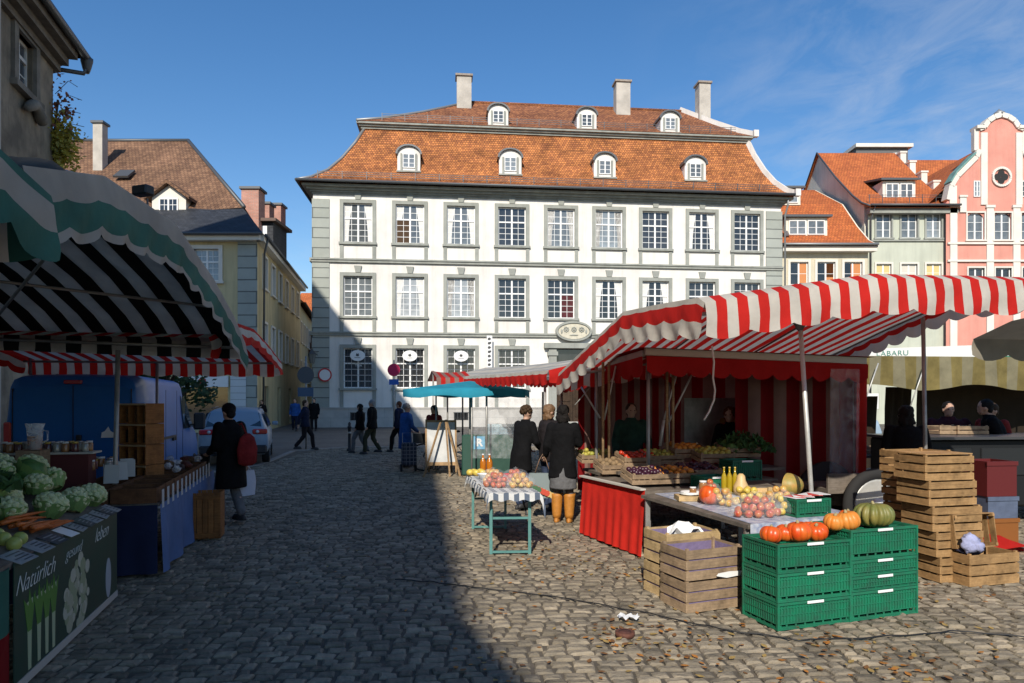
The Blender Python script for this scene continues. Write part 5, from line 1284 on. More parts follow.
# apples in clear bags
ap_red = mat('apple_red', (.42,.015,.02), .3, col2=(.50,.20,.06), vscale=18, spec=.5); ap_yel = mat('apple_yellow', (.62,.50,.08), .32, col2=(.55,.35,.08), vscale=14, spec=.5); ap_mix = mat('apple_blush', (.55,.22,.08), .3, col2=(.55,.42,.10), vscale=16)
bagm = mat_clear('clear_bag', (.9,.93,.97), .90, .08)
def apple_proto(m, r=.036): return MB().lathe([(0,-.62*r),(.35*r,-.86*r),(.75*r,-.62*r),(1.0*r,-.05*r),(.92*r,.5*r),(.55*r,.85*r),(.2*r,.78*r),(.02*r,.60*r)], n=14).build('apple', m)
APP = {}
def apples(c, n, rx, ry, m, label, group, r=.036, rows_=3):
    k = (m.name, r)
    rr = random.Random(int(c[0]*1000)); made = 0; placed = []
    for lay in range(rows_):
        tries = 0
        while made < n*(lay+1)/rows_ and tries < 300:
            tries += 1; f = 1-.26*lay; a = rr.random()*6.28; q = math.sqrt(rr.random()); x = rx*f*q*math.cos(a); y = ry*f*q*math.sin(a); z = r+lay*r*1.45
            if any((x-X_)**2+(y-Y_)**2+(z-Z_)**2 < (1.82*r)**2 for X_,Y_,Z_ in placed): continue
            placed.append((x,y,z)); made += 1
            if k in APP: o = APP[k].copy(); COL.objects.link(o)
            else: o = apple_proto(m, r); APP[k] = o
            o.location = (c[0]+x, c[1]+y, c[2]+z); o.rotation_euler = (rr.random()*3, rr.random()*3, rr.random()*6); o['label'] = label; o['category'] = 'apple'; o['group'] = group
def bag(c, rx, ry, h, label, seed=1):
    mb = MB(); secs = []
    prof = [(.86,0),(1.0,.12),(1.04,.35),(.98,.6),(.8,.85),(.45,1.0),(.12,1.06),(.2,1.16)]
    pts = []
    for i,(f,z) in enumerate(prof):
        row = []
        for k in range(25):
            a = 2*math.pi*k/24; w = 1+.06*math.sin(5*a+seed+i)+.05*math.sin(9*a+seed*2-i*.7)
            row.append(V((rx*f*w*math.cos(a), ry*f*w*math.sin(a), h*z+.006*math.sin(4*a+seed))))
        pts.append(row)
    mb.grid(pts); o = mb.build('plastic_bag', bagm); tag(o, label, 'bag', loc=c); return o
TZ = .739
def ptab(px, py): return PZ(px, py, TZ)
q = ptab(756,519); q.y += .16; q.x += .05; apples(q, 46, .21, .15, ap_red, 'red apple inside the large clear bag on the produce table', 'red apples in the bag on the produce table'); bag(q, .23,.165,.19, 'large clear plastic bag full of red apples on the produce table', 1)
q = ptab(786,517); q.y += .20; q.x += .06; apples(q, 34, .16, .14, ap_yel, 'yellow apple inside the clear bag beside the small green crate', 'yellow apples in the bag on the produce table'); bag(q, .175,.15,.19, 'clear plastic bag full of yellow apples beside the small green crate', 2)
q = ptab(725,507); q.y += .12; apples(q, 20, .14, .11, ap_mix, 'blushed apple inside the small clear bag beside the lone red pumpkin', 'blushed apples in the small bag'); bag(q, .16,.13,.14, 'small clear plastic bag of blushed apples beside the lone red pumpkin', 3)
# bottles, squash, jars, trays
oilm = mat('oil_yellow', (.50,.36,.02), .12, spec=.7, trans=.35); juice = mat('juice_orange', (.60,.20,.015), .15, spec=.6, trans=.35); capm = mat('cap_white', (.7,.7,.68), .4); capy = mat('cap_gold', (.5,.35,.08), .4)
def bottle(loc, r, h, m, cm, label, cat='bottle', group=None, name='bottle', lbl=True):
    t = thing(name, label, cat, loc, 0, group)
    MB().lathe([(0,0),(r*.9,0),(r,.01),(r,h*.6),(r*.8,h*.7),(r*.34,h*.8),(r*.32,h*.95),(0,h*.95)], n=16).build('glass', m, t)
    MB().lathe([(0,h*.94),(r*.38,h*.94),(r*.38,h),(0,h)], n=12).build('cap', cm, t)
    return t
for i,(px,lab) in enumerate(((724,'tall oil bottle on the produce table, the one farthest from the pale squash'),(729.5,'tall oil bottle in the middle of the three on the produce table'),(735,'tall oil bottle on the produce table, next to the pale squash'))):
    q = PZ(px,494,.742); bottle(q,.030,.30,oilm,capy,lab,group='oil bottles on the produce table')
q = PZ(741,495,.74); o = MB().lathe([(0,0),(.06,.005),(.085,.05),(.08,.10),(.05,.16),(.042,.21),(.02,.235),(0,.235)], n=18).build('butternut_squash', mat('squash_pale', (.60,.42,.20), .5, var=.1)); tag(o,'pale upright butternut squash beside the oil bottles','squash',loc=q)
def jar(loc, r, h, m, cm, label, group=None):
    t = thing('jar', label, 'jar', loc, 0, group)
    MB().lathe([(0,0),(r,.0),(r*1.02,.01),(r*1.02,h*.75),(r*.85,h*.84),(0,h*.84)], n=14).build('glass', m, t)
    MB().lathe([(0,h*.83),(r*.92,h*.83),(r*.92,h),(0,h)], n=14).build('lid', cm, t); return t
jm = mat('jar_amber', (.30,.14,.05), .15, spec=.6); jd = mat('jar_dark', (.10,.03,.03), .15, spec=.6)
jar(PZ(693,495,.80),.035,.085,jm,capm,'small jar with white lid on the paper plates, the lower of the two jars'); jar(PZ(703,492,.82),.04,.12,jm,capm,'taller jar with white lid behind the paper plates on the produce table')
t = thing('paper_plate_stack', 'stack of white paper plates on a low wooden box by the jars', 'plates', PZ(692,500,.74), 0)
MB().box(-.16,.16,-.10,.12,0,.05).build('wooden_box', wood_l, t)
for k in range(4): MB().lathe([(0,.052+k*.006),(.07,.052+k*.006),(.11,.068+k*.006),(.105,.070+k*.006),(.07,.056+k*.006),(0,.056+k*.006)], n=20, c=(-.02+.004*k,.01,0)).build('plate', MATS['white_paper'], t)
q = PZ(789,503,.74)
def wedge(c, r, label, a0, a1, m):
    t = thing('cut_pumpkin', label, 'pumpkin piece', c, 0)
    mb = MB(); n=12; pts=[]
    for i in range(n+1):
        th = math.pi*i/n; row=[]
        for j in range(9):
            a = a0+(a1-a0)*j/8; rr = r*(1-.05*abs(math.sin(a*6))); row.append(V((rr*math.sin(th)*math.cos(a), rr*math.sin(th)*math.sin(a), r*.75-r*.75*math.cos(th))))
        pts.append(row)
    mb.grid(pts); mb.build('rind', m, t)
    for a,nm in ((a0,'cut_face'),(a1,'cut_face')):
        MB().add([V((r*math.sin(math.pi*i/n)*math.cos(a)*.99, r*math.sin(math.pi*i/n)*math.sin(a)*.99, r*.75-r*.74*math.cos(math.pi*i/n))) for i in range(n+1)], [tuple(range(n+1))]).build(nm, flesh, t)
    return t
wedge(PZ(792,500,.74)+V((.05,.25,0)), .17, 'large cut pumpkin wedge with green rind and orange flesh behind the yellow apples', R(-130), R(35), mat('rind_mottled', (.25,.24,.06), .5, col2=(.45,.25,.06), vscale=12))
tr = thing('wooden_tray', 'low pale wooden tray behind the apple bags on the produce table', 'tray', PZ(748,498,.74), R(10))
mb = MB(); mb.box(0,.5,0,.3,0,.01); mb.box(0,.5,-.01,0,0,.06); mb.box(0,.5,.3,.31,0,.06); mb.box(-.01,0,-.01,.31,0,.06); mb.box(.5,.51,-.01,.31,0,.06); mb.build('tray', wood_l, tr)
for x_ in (0.0,.25,.5):  MB().box(x_-.02,x_+.02,-.012,.012,.061,.11).build('corner_block', wood_l, tr)

q = ptab(716,498); q.y += .25; apples(q, 16, .10, .10, ap_red, 'red apple inside the small clear bag between the pumpkin and the bottles', 'red apples in the small bag by the bottles'); bag(q, .13,.12,.13, 'small clear bag of red apples between the lone pumpkin and the bottles', 9)
q = ptab(800,512); q.y += .55; apples(q, 22, .16, .11, ap_mix, 'blushed apple loose behind the small green crate', 'loose blushed apples behind the small green crate')
q = ptab(765,512); q.y += .48; apples(q, 20, .17, .10, ap_yel, 'yellow apple loose in front of the pale wooden tray', 'loose yellow apples before the wooden tray')
q = PZ(718,497,.745); q.y += .5; place(copy_tree(sc_), (q.x,q.y,.742), GA+R(4), 'small green crate behind the lone red pumpkin on the produce table', first=True)
# shallow crates of fruit on the counter and behind it
fruit_m = {'dark plum': mat('plum_dark', (.05,.012,.03), .35, var=.4, vscale=20), 'orange': mat('orange_fruit', (.60,.22,.02), .5, var=.15), 'yellow pear': mat('pear_yellow', (.45,.36,.06), .5, col2=(.30,.32,.05), vscale=10), 'red pepper': mat('pepper_red', (.45,.03,.015), .25), 'green cabbage': mat('cabbage_green', (.10,.22,.05), .6, var=.4, vscale=12, bump=.6, bscale=20), 'brown potato': mat('potato', (.28,.19,.10), .9, var=.3), 'tomato': mat('tomato', (.50,.04,.015), .25)}
shal = wood_crate(.50,.34,.12,2,wood_g); shal_used = [False]
def fruit_crate(p, rz, fruit, r, label, n=24, tilt=0, group='shallow fruit crates under the awning'):
    if not shal_used[0]: o = shal; shal_used[0] = True
    else: o = copy_tree(shal)
    o.location = p; o.rotation_euler = (tilt,0,rz); o['label'] = label; o['group'] = group
    Mx = Matrix.Translation(p) @ Matrix.Rotation(rz,4,'Z') @ Matrix.Rotation(tilt,4,'X'); m = fruit_m[fruit]; k = ('f', m.name, r); rr = random.Random(int(p[0]*999+p[1]*77)); nx = max(2,int(.46/(2*r))); ny = max(2,int(.30/(2*r)))
    for i in range(nx):
        for j in range(ny):
            q = Mx @ V((.03+r+(.44-2*r)*i/(nx-1)+rr.uniform(-.006,.006), .02+r+(.30-2*r)*j/(ny-1), .10+rr.uniform(-.01,.03)))
            if k in APP: f = APP[k].copy(); COL.objects.link(f)
            else: f = MB().ell((0,0,0),(r,r,r*.92),n=10,m=7,jit=.12,seed=len(APP)).build(fruit.replace(' ','_'), m); APP[k] = f
            f.location = q; f.rotation_euler = (rr.random()*3,rr.random()*3,0); f['label'] = '%s lying in a shallow wooden crate under the awning' % fruit; f['category'] = fruit.split()[-1]; f['group'] = '%s fruits in shallow crates' % fruit
ba = math.atan2(.24,.97)
frs = [((650,478),.80,7.9,'dark plum',.034,'shallow crate of dark plums nearest the end of the white batten'),((676,476),.80,8.0,'orange',.04,'shallow crate of oranges in the front row of the counter'),((700,474),.82,8.2,'dark plum',.03,'shallow crate of small plums behind the paper plates'),
 ((618,470),.80,9.0,'brown potato',.04,'shallow crate of potatoes at the far end of the counter'),((640,466),.90,9.0,'tomato',.034,'shallow crate of tomatoes in the second row of the counter'),((664,462),.92,9.1,'yellow pear',.038,'shallow crate of yellow pears in the second row of the counter'),((690,455),1.0,9.2,'orange',.042,'raised shallow crate of oranges below the vegetable poster'),((596,462),.85,10.0,'yellow pear',.04,'shallow crate of pears beside the woman in orange boots'),((716,462),.95,9.0,'yellow pear',.045,'shallow crate of pears close to the oil bottles'),((742,456),1.0,9.3,'green cabbage',.075,'crate of green cabbages below the vegetable poster')]
for (px,py),z,Y,fr,r,lab in frs:
    p = P(px,py,Y); fruit_crate(V((p.x-.2, Y, z-.0)), ba, fr, r, lab, tilt=R(10))
# display steps that carry them
t = thing('display_steps', 'dark stepped trestle carrying the fruit crates inside the red booth', 'display stand', (2.0,9.0,0), ba)
MB().box(-.55,1.5,-.30,1.6,.70,.74).build('shelf', dark_board, t); MB().box(-.6,1.9,.1,.75,.80,.84).build('shelf', dark_board, t)
for x in (-.45,1.4):
    for y in (-.2,1.4): MB().box(x-.03,x+.03,y-.03,y+.03,0,.699).build('leg', dark_board, t)
# leafy greens heap (uncountable)
def leaf_heap(name, c, rx, ry, h, n, m, size, label, seed=0):
    rr = random.Random(seed); mb = MB()
    for k in range(n):
        a = rr.random()*6.28; q = math.sqrt(rr.random()); x = rx*q*math.cos(a); y = ry*q*math.sin(a); z = h*(1-q*q)*rr.uniform(.4,1)+.02
        d = V((rr.gauss(0,1),rr.gauss(0,1),rr.gauss(.4,.8))).normalized(); s_ = d.orthogonal().normalized()*size*rr.uniform(.5,1); d = d*size*rr.uniform(.8,1.3); p = V((x,y,z))
        mb.add([p-d*.5, p+s_*.5, p+d*.5+V((0,0,size*.2)), p-s_*.5], [(0,1,2,3)])
    o = mb.build(name, m); o['kind'] = 'stuff'; tag(o, label, 'greens', loc=c); return o
herb = mat('herb_green', (.05,.14,.03), .6, col2=(.02,.06,.015), vscale=9, trans=.2, islands=.4)
leaf_heap('leafy_greens', P(742,452,9.6), .45,.35,.28, 500, herb, .08, 'heap of dark leafy greens at the back of the red booth', 3)
q = P(733,476,8.6); place(green_crate(.40,.30,.26), (q.x,8.6,.76), ba, 'dark green plastic crate standing on the counter behind the oil bottles', first=True)

# ------------------------------------------------------------------ small folding table of bagged apples in the middle
teal = mat('teal_paint', (.10,.26,.24), .5, var=.2, vscale=10)
L0 = G(491,554.5); L1 = G(529,553); L2 = G(473,529)
TA = math.atan2(L1.y-L0.y, L1.x-L0.x)*.3
tx = V((math.cos(R(3)),math.sin(R(3)),0)); ty = V((L2.x-L0.x,L2.y-L0.y,0)); tl = ty.length; ty.normalize()
tw = (L1-L0).length; o_ = L0.copy()
t = thing('folding_table', 'narrow folding market table with teal steel legs standing alone in the sun', 'table', o_, 0); ZT = .73
def tb(u,v,z): q = tx*u+ty*v; return V((q.x,q.y,z))
MB().prism([(tb(u,v,0).x,tb(u,v,0).y) for u,v in ((-.05,-.15),(tw+.08,-.15),(tw+.08,tl+.2),(-.05,tl+.2))], ZT-.03, ZT, ax='z').build('table_top', dark_board, t)
for u,v in ((0,0),(tw,0),(0,tl),(tw,tl)): MB().bar(tb(u,v,0), tb(u,v,ZT-.032), .035).build('leg', teal, t)
for v in (0,tl): MB().bar(tb(0,v,.03), tb(tw,v,.03), .025).bar(tb(0.02,v,.42), tb(tw-.02,v,.42), .025).build('cross_bar', teal, t)
for v,s in ((0,1),(tl,-1)):
    for u in (.03,tw-.03): MB().bar(tb(u,v+s*.02,.45), tb(u,v+s*.4,ZT-.035), .018).build('folding_brace', darkmetal, t)
# checked cloth
ck_w = cloth('check_white', (.70,.70,.68), .12); ck_b = cloth('check_blue', (.12,.15,.20), .08)
mb = MB(); u0,u1,v0,v1 = -.12,tw+.20,-.22,tl+.28; nu, nv_ = 26, 76; pts=[]; base_ = ZT+.004
for i in range(nv_+1):
    row=[]; v = v0-.0+(v1-v0)*i/nv_
    for j in range(nu+1):
        u = u0+(u1-u0)*j/nu
        ov = max(0, -.055-u, u-(tw+.09)); ovv = max(0, -.16-v, v-(tl+.21)); dr_ = (ov+ovv)*1.5+.25*ov*ovv*30
        uu = min(max(u,-.06-.02*(ov>0)), tw+.10+ov*.35); vv_ = min(max(v,-.165), tl+.215)
        row.append(tb(uu+.008*math.sin(i*.8)*(ov>0), vv_-ovv*.15*(1 if v<0 else -1), base_-dr_-.012*math.sin(j*1.1+i*.4)*(dr_>0)))
    pts.append(row)
mb.grid(pts, mi=lambda i,j: 1 if ((i//2)%2==0 and (j//2)%2==0) else 0, smooth=False); o = mb.build('checked_tablecloth', [ck_w, ck_b]); tag(o,'white tablecloth with dark blue squares on the narrow folding table','tablecloth',loc=o_)
ZC = ZT+.006
for i,(u,v,n,rx,ry,m,lab,glab) in enumerate(((.12,.35,26,.14,.13,ap_red,'clear bag of red apples at the near shaded corner of the folding table','shiny red apple in the bag near the shaded corner of the folding table'),(.40,.30,26,.13,.13,ap_mix,'clear bag of blushed apples at the near sunny corner of the folding table','blushed apple in the bag at the sunny corner of the folding table'),(.14,.72,24,.13,.13,ap_mix,'clear bag of blushed apples halfway along the narrow folding table','blushed apple in the bag halfway along the folding table'),(.42,.70,24,.13,.13,ap_red,'clear bag of red apples halfway along the folding table, toward the women','red apple in the bag beside the shopping women'))):
    q = o_+tb(u,v,ZC); apples(q, n, rx, ry, m, glab, 'apples in bag %s of the folding table' % 'abcd'[i] if 0 else glab+'s'); bag(q, rx+.04, ry+.04, .17, lab, 5+i)
for i,(px,lab) in enumerate(((483,'orange juice bottle on the folding table, nearer the chalkboard'),(489.5,'orange juice bottle on the folding table, nearer the shopping women'))):
    q = P(px,462,9.55); bottle((q.x,9.55,ZC),.042,.29,juice,capm,lab,group='juice bottles on the folding table')
for (u,v,r,lab) in ((.10,1.15,.10,'white paper bowl behind the apple bags'),(.42,1.10,.09,'small red-rimmed paper bowl behind the apple bags')):
    q = o_+tb(u,v,ZC); o = MB().lathe([(0,0),(r*.6,0),(r,.07),(r*1.05,.075),(r*.96,.07),(r*.56,.006),(0,.006)], n=20).build('paper_bowl', MATS['white_paper'] if u < .3 else sign_red); tag(o,lab,'bowl',loc=q)
q = o_+tb(.02,1.62,ZC); 
for k,(dx_,dy_) in enumerate(((0,0),(.09,.03),(.04,-.09),(-.05,-.05),(.12,-.06))):
    o = MB().ell((0,0,.045),(.055,.05,.045),jit=.2,seed=k).build('quince', ap_yel); tag(o,'pale yellow quince in the small heap at the far end of the folding table','quince','quinces on the folding table',loc=q+V((dx_,dy_,0)))
# ------------------------------------------------------------------ left stalls
S2 = (-.155,.988); B2 = (-.988,-.155)
AL = Awn((-2.33,3.25), S2, B2, [(0,2.90),(.9,3.14),(2.2,3.18),(3.3,2.93),(4.1,2.66),(4.6,2.42)], 3.4, lambda u,v: .03*min(u,3), pitch=.155)
t = thing('green_white_awning', 'big weathered green and white striped awning with underside shade painted in black stripes over the vegetable stall', 'awning')
AL.roof('canopy', [c_green, c_cream], t, base=1); AL.roof('lining', [c_undershade, c_underwhite], t, dz=-.02, base=1)  # lower sheet added so its black stripes carry the underside shade
AL.side('side_valance', [c_cream, c_green], t, 0, .40, [0,0,0,1,1,1,0], nsc=12, dz=.01, scal=.05)
AL.valance('end_valance', [c_green, c_cream], t, 4.6, .16, base=1, scal=.03, dz=0)
AL.valance('underside_valance', [c_undershade, c_underwhite], t, 4.55, .20, base=1, scal=.0, out=-.005)
mb = MB(); mb.tube([AL.pt(.0,2.2,-.08),AL.pt(3.4,2.2,-.08)], .022, 8); mb.build('ridge_pole', pole_m, t)
MB().tube([AL.pt(.0,4.5,-.10),AL.pt(3.4,4.5,-.10)], .018, 8).build('rail', pole_m, t)
MB().tube([AL.pt(.05,.9,-.12),AL.pt(2.3,3.8,-.45)], .014, 6).build('brace', pole_m, t); MB().tube([AL.pt(.1,3.6,-.12),AL.pt(3.3,.6,-.40)], .014, 6).build('brace', pole_m, t)
a = P(118,350,7.3); b = P(113,500,7.3); postto(t, (a.x,7.3,a.z), (b.x,7.3,.0), m=pole_m); p = AL.pt(3.3,4.4); postto(t,p,(p.x,p.y,0),m=pole_m)
# sagging rear canvas at the ridge
mb = MB(); pts = [[AL.pt(.0+u*.12, -.2+v*.16, .05+.03*math.sin(u*1.9+v)-.05*abs(v-3)*.4) for v in range(7)] for u in range(12)]; mb.grid(pts); mb.build('folded_canvas', c_grey, t)
# lamp box on the awning
q = P(143,190,6.0); lt = thing('box_lamp', 'small black box floodlight fixed above the green and white awning', 'lamp', q, R(-20)); MB().bbox(-.085,.085,-.05,.05,-.05,.035,.012).build('housing', black, lt); MB().bar((-.05,0,-.08),(-.05,.02,-.45),.012).bar((.05,0,-.08),(.05,.02,-.45),.012).build('stem', darkmetal, lt)
AN = Awn((-1.58,-.5), S2, B2, [(0,2.6),(1.5,2.95),(2.6,2.93),(3.3,2.82),(3.75,2.74)], 2.2, pitch=.2)
t = thing('near_green_awning', 'drooping corner of the nearest green and white awning at the left edge', 'awning')
AN.roof('canopy', [c_green, c_cream], t, base=0); AN.roof('lining', [c_undershade, c_underwhite], t, dz=-.02)  # second sheet below the canopy, underside shade in its black stripes
AN.side('side_valance', [c_cream, c_green], t, 0, .36, [1,0,0,0,1,1,1], nsc=9, dz=.01, scal=.06); AN.valance('end_valance', [c_green, c_cream], t, 3.75, .30, base=0, scal=.05); p = AN.pt(2.0,3.6); postto(t,p,(p.x,p.y,0),m=pole_m); p = AN.pt(2.0,.2); postto(t,p,(p.x,p.y,0),m=pole_m)
AR = Awn((-3.43,8.55), (-.155,.988), (-.988,-.155), [(-1.3,2.45),(0,2.74),(.9,2.76),(1.9,2.62),(3.0,2.42)], 3.9, pitch=.115)
t = thing('small_red_awning', 'red and white striped awning behind the green one, above the blue van', 'awning')
AR.roof('canopy', [c_red, c_white], t, base=1); AR.valance('valance', [c_red, c_white], t, 3.0, .26, base=1, scal=.04, nsc=9); AR.side('side_valance', [c_white, c_red], t, 0, .26, [1,0,0,1,1], nsc=9, scal=.05); AR.side('side_valance', [c_white, c_red], t, 3.9, .26, [1,0,0,1,1], nsc=9, scal=.05)
p = AR.pt(.05,2.9); q = AR.pt(3.8,2.9); postto(t,q,(q.x,q.y,0),m=pole_m); MB().tube([AR.pt(0,2.9,-.05),AR.pt(3.9,2.9,-.05)], .018, 8).build('rail', pole_m, t); p = P(157,372,11.2); postto(t,(p.x,11.2,2.4),(p.x,11.2,0),m=pole_m)

# vegetable table with the printed banner
n0 = V((-3.11,4.5)); n1 = V((-3.56,6.12)); dd = (n0-n1).normalized(); nr_ = n0+dd*1.3; back = V((-.97,-.27)).normalized()
ZV = .82
c0 = V((n1.x,n1.y,0))
t = thing('vegetable_table', 'vegetable stall table with sloping top along the left edge', 'table', c0, 0)
def vt(s, d, z): q = dd*s+back*d; return V((q.x,q.y,z))
mb = MB(); mb.add([vt(0,0,ZV),vt(2.95,0,ZV),vt(2.95,1.5,ZV+.44),vt(0,1.5,ZV+.44),vt(0,0,ZV-.04),vt(2.95,0,ZV-.04),vt(2.95,1.5,ZV+.40),vt(0,1.5,ZV+.40)], [(0,1,2,3),(4,7,6,5),(0,4,5,1),(1,5,6,2),(2,6,7,3),(3,7,4,0)]); mb.build('table_top', dark_board, t)
for s,d in ((.08,.06),(2.8,.06),(.08,1.4),(2.8,1.4)): MB().bar(vt(s,d,0), vt(s,d,ZV-.045), .05).build('leg', dark_board, t)
MB().add([vt(0,.02,.02),vt(0,1.45,.02),vt(0,1.45,ZV+.3),vt(0,.02,ZV-.05)], [(0,1,2,3)]).build('end_cloth', c_navy, t)
# banner: its own flat printed sheet
bn_g = mat('banner_green', (.012,.05,.032), .45, col2=(.03,.05,.035), vscale=3)
bl = 2.12
bt = thing('printed_banner', 'dark green printed banner with white handwriting, leeks and cauliflower on the vegetable stall front', 'banner', (n1.x-back.x*.012,n1.y-back.y*.012,0), math.atan2(-dd.y,-dd.x)+math.pi)
# local: x runs towards the camera, outward is -y? make it explicit
bt.rotation_euler = (0,0,math.atan2(dd.y,dd.x))
# local +x = dd, local +y = left of dd = (-dd.y, dd.x): that is the market side (outward)
MB().box(0,bl,0,.006,.03,ZV-.01).build('sheet', bn_g, bt)
MB().box(0,bl,.0062,.012,.03,.085).build('pale_hem', mat('banner_hem', (.42,.40,.36), .6), bt)
OUT = Matrix.Translation((0,.0085,0)) @ Matrix.Rotation(math.pi,4,'Z') @ UPRIGHT
whitepr = mat('banner_white', (.62,.64,.60), .5)
text_mesh('Natürlich', .165, whitepr, parent=bt, M=Matrix.Translation((1.80,.0085,.66)) @ Matrix.Rotation(math.pi,4,'Z') @ UPRIGHT, shear=.5, bold=-.003, extrude=.001)
text_mesh('gesund', .12, whitepr, parent=bt, M=Matrix.Translation((1.11,.0085,.675)) @ Matrix.Rotation(math.pi,4,'Z') @ UPRIGHT, shear=.5, bold=-.003, extrude=.001)
text_mesh('leben', .165, whitepr, parent=bt, M=Matrix.Translation((.45,.0085,.68)) @ Matrix.Rotation(math.pi,4,'Z') @ UPRIGHT, shear=.5, bold=-.003, extrude=.001)
rr = random.Random(4)
mb = MB()
for k in range(60):   # printed cauliflower florets
    a = rr.random()*6.28; q = rr.random()**.5; x = 1.02+.26*q*math.cos(a); z = .34+.24*q*math.sin(a)+.12*(1.02-x); r = rr.uniform(.03,.07)
    mb.prism([(x+r*math.cos(b*.7),z+r*math.sin(b*.7)) for b in range(9)], .0064, .0068+.00003*k, mi=k%3)
mb.build('printed_cauliflower', [mat('print_cream',(.42,.42,.33),.6), mat('print_cream2',(.34,.35,.25),.6), mat('print_cream3',(.26,.30,.18),.6)], bt)
mb = MB()
for k,(x,c_) in enumerate(((1.50,0),(1.62,1),(1.75,0),(1.90,1))):
    mb.prism([(x-.025,.10),(x+.02,.10),(x+.03,.32),(x+.05,.52),(x-.05,.54),(x-.03,.32)], .0064, .0072+.0002*k, mi=0); mb.prism([(x-.03,.34),(x+.03,.34),(x+.09,.56),(x+.02,.50),(x,.60),(x-.04,.50),(x-.09,.57)], .0064, .0078+.0002*k, mi=1)
mb.build('printed_leeks', [mat('print_leek_white',(.36,.42,.26),.6), mat('print_leek_green',(.08,.20,.03),.6)], bt)
mb = MB(); mb.prism([(0.26+.075*math.cos(b*.3),.26+.17*math.sin(b*.3)) for b in range(21)], .0064, .0085); mb.build('printed_oval', mat('print_pale_blue',(.34,.38,.42),.5), bt)
mb = MB(); q0_ = n0+dd*.02
pts = [[V((n0.x+dd.x*(.46+.06*i)+.02*math.sin(i*1.2)*(1-j/4), n0.y+dd.y*(.46+.06*i), ZV-.02-(ZV-.04)*j/4)) for i in range(20)] for j in range(5)]
o = MB().grid(pts, mi=lambda i,j: 0 if i < 2 else 1).build('stall_skirt', [c_green, c_red_d]); tag(o,'dark green and red cloth hanging from the near end of the vegetable stall','stall cloth')
# vegetables
caul = mat('cauliflower', (.64,.66,.40), .8, col2=(.42,.48,.22), vscale=22, bump=.9, bscale=45); caull = mat('cauliflower_leaf', (.22,.38,.11), .6, var=.4, vscale=10, trans=.1)
def zt_(s, d): return ZV+.44*d/1.5
def heads(name, label_list, spots, r, m, lm, cat, group, curds=True):
    src = None
    for i,(s,d,dz,sc) in enumerate(spots):
        q = c0+vt(s,d,0); q.z = zt_(s,d)+.005+dz
        if src is None:
            src = thing(name, label_list[i], cat, q, 0, group); rr = random.Random(9); mb = MB()
            mb.ell((0,0,r*.75),(r*.9,r*.9,r*.75),jit=.25,n=16,m=10)
            if curds:
                for k in range(34):
                    a = k*2.4; e = math.acos(1-1.15*(k+.5)/34); mb.ell((r*.82*math.sin(e)*math.cos(a), r*.82*math.sin(e)*math.sin(a), r*.75+r*.66*math.cos(e)), r*.24, n=7, m=5, jit=.2, seed=k)
            mb.build('head', m, src); mb = MB()
            for k in range(9):
                a = k*.7; pts = [[V((math.cos(a+(j-2)*.17)*r*(.55+.5*f**.7), math.sin(a+(j-2)*.17)*r*(.55+.5*f**.7), r*(1.0 if curds else 1.35)*f-(abs(j-2)*.05*r)+ (0 if f < .9 else -.06*r))) for j in range(5)] for f in (0,.3,.6,.85,1)]
                mb.grid(pts)
            mb.build('leaves', lm, src); o = src
        else: o = copy_tree(src, label=label_list[i], loc=q)
        o.rotation_euler = (rnd.uniform(-.5,.5), rnd.uniform(-.5,.5), rnd.uniform(0,6)); o.scale = (sc,)*3
sp1 = [(.10,.18,0,1),(.30,.20,0,.95),(.52,.18,0,1),(.10,.45,.04,1),(.86,.24,0,1.05),(1.02,.50,.02,1.1),(.80,.55,.03,1.0),(.36,.36,.12,1.0),(1.30,.62,0,1.05),(1.16,.74,.10,1.0),(.62,.40,.10,.9),(.12,.75,.06,1),(.38,.85,.05,1),(.75,.80,.06,1.1),(1.05,.95,.04,1.1),(1.45,.85,.03,1.05),(.55,1.05,.02,1.0),(.2,.60,.14,1.05),(.45,.72,.14,1),(.7,.62,.12,1.1),(.95,.70,.13,1.1),(1.25,.35,.0,1.0),(1.20,.48,.12,1.1),(1.55,.62,.08,1.1),(.30,1.15,.05,1.1),(.8,1.2,.06,1.1)]
heads('cauliflower', ['cream cauliflower head heaped on the sloping vegetable table']*len(sp1), sp1, .115, caul, caull, 'cauliflower', 'cauliflowers on the vegetable table')
sp2 = [(.42,.62,0,1.1),(.62,.66,.04,1.15),(.25,.70,0,1),(.50,.52,.14,1.1),(1.50,.40,0,1.1),(.20,.95,0,1.1),(.95,.85,0,1.1)]
heads('cabbage', ['pale green leafy cabbage heaped beside the cauliflowers']*len(sp2), sp2, .12, fruit_m['green cabbage'], caull, 'cabbage', 'cabbages on the vegetable table', curds=False)
leaf_heap('kale_leaves', c0+vt(1.0,1.25,ZV+.34), 1.0,.35,.34, 1500, mat('kale_dark', (.05,.12,.03), .7, col2=(.02,.05,.015), vscale=8, islands=.4), .10, 'dark green kale and herbs heaped behind the cauliflowers', 5)
ctm = mat('carrot', (.55,.13,.02), .5, var=.2); src = None
for k in range(26):
    s = 1.22+.30*rnd.random(); d = .10+.22*rnd.random(); q = c0+vt(s,d,0); q.z = zt_(s,d)+.02+.05*rnd.random()
    if src is None: src = MB().tube([(0,0,0),(.03,0,.002),(.10,.004,.002),(.17,0,0)], [.016,.017,.011,.003], 8).build('carrot', ctm); o = src
    else: o = src.copy(); COL.objects.link(o)
    tag(o, 'orange carrot in the loose bunch at the front of the vegetable table', 'carrot', 'carrots in the bunch', loc=q); o.rotation_euler = (0,rnd.uniform(-.15,.1),rnd.uniform(-.5,.5)+math.atan2(-dd.y,-dd.x)-.7)
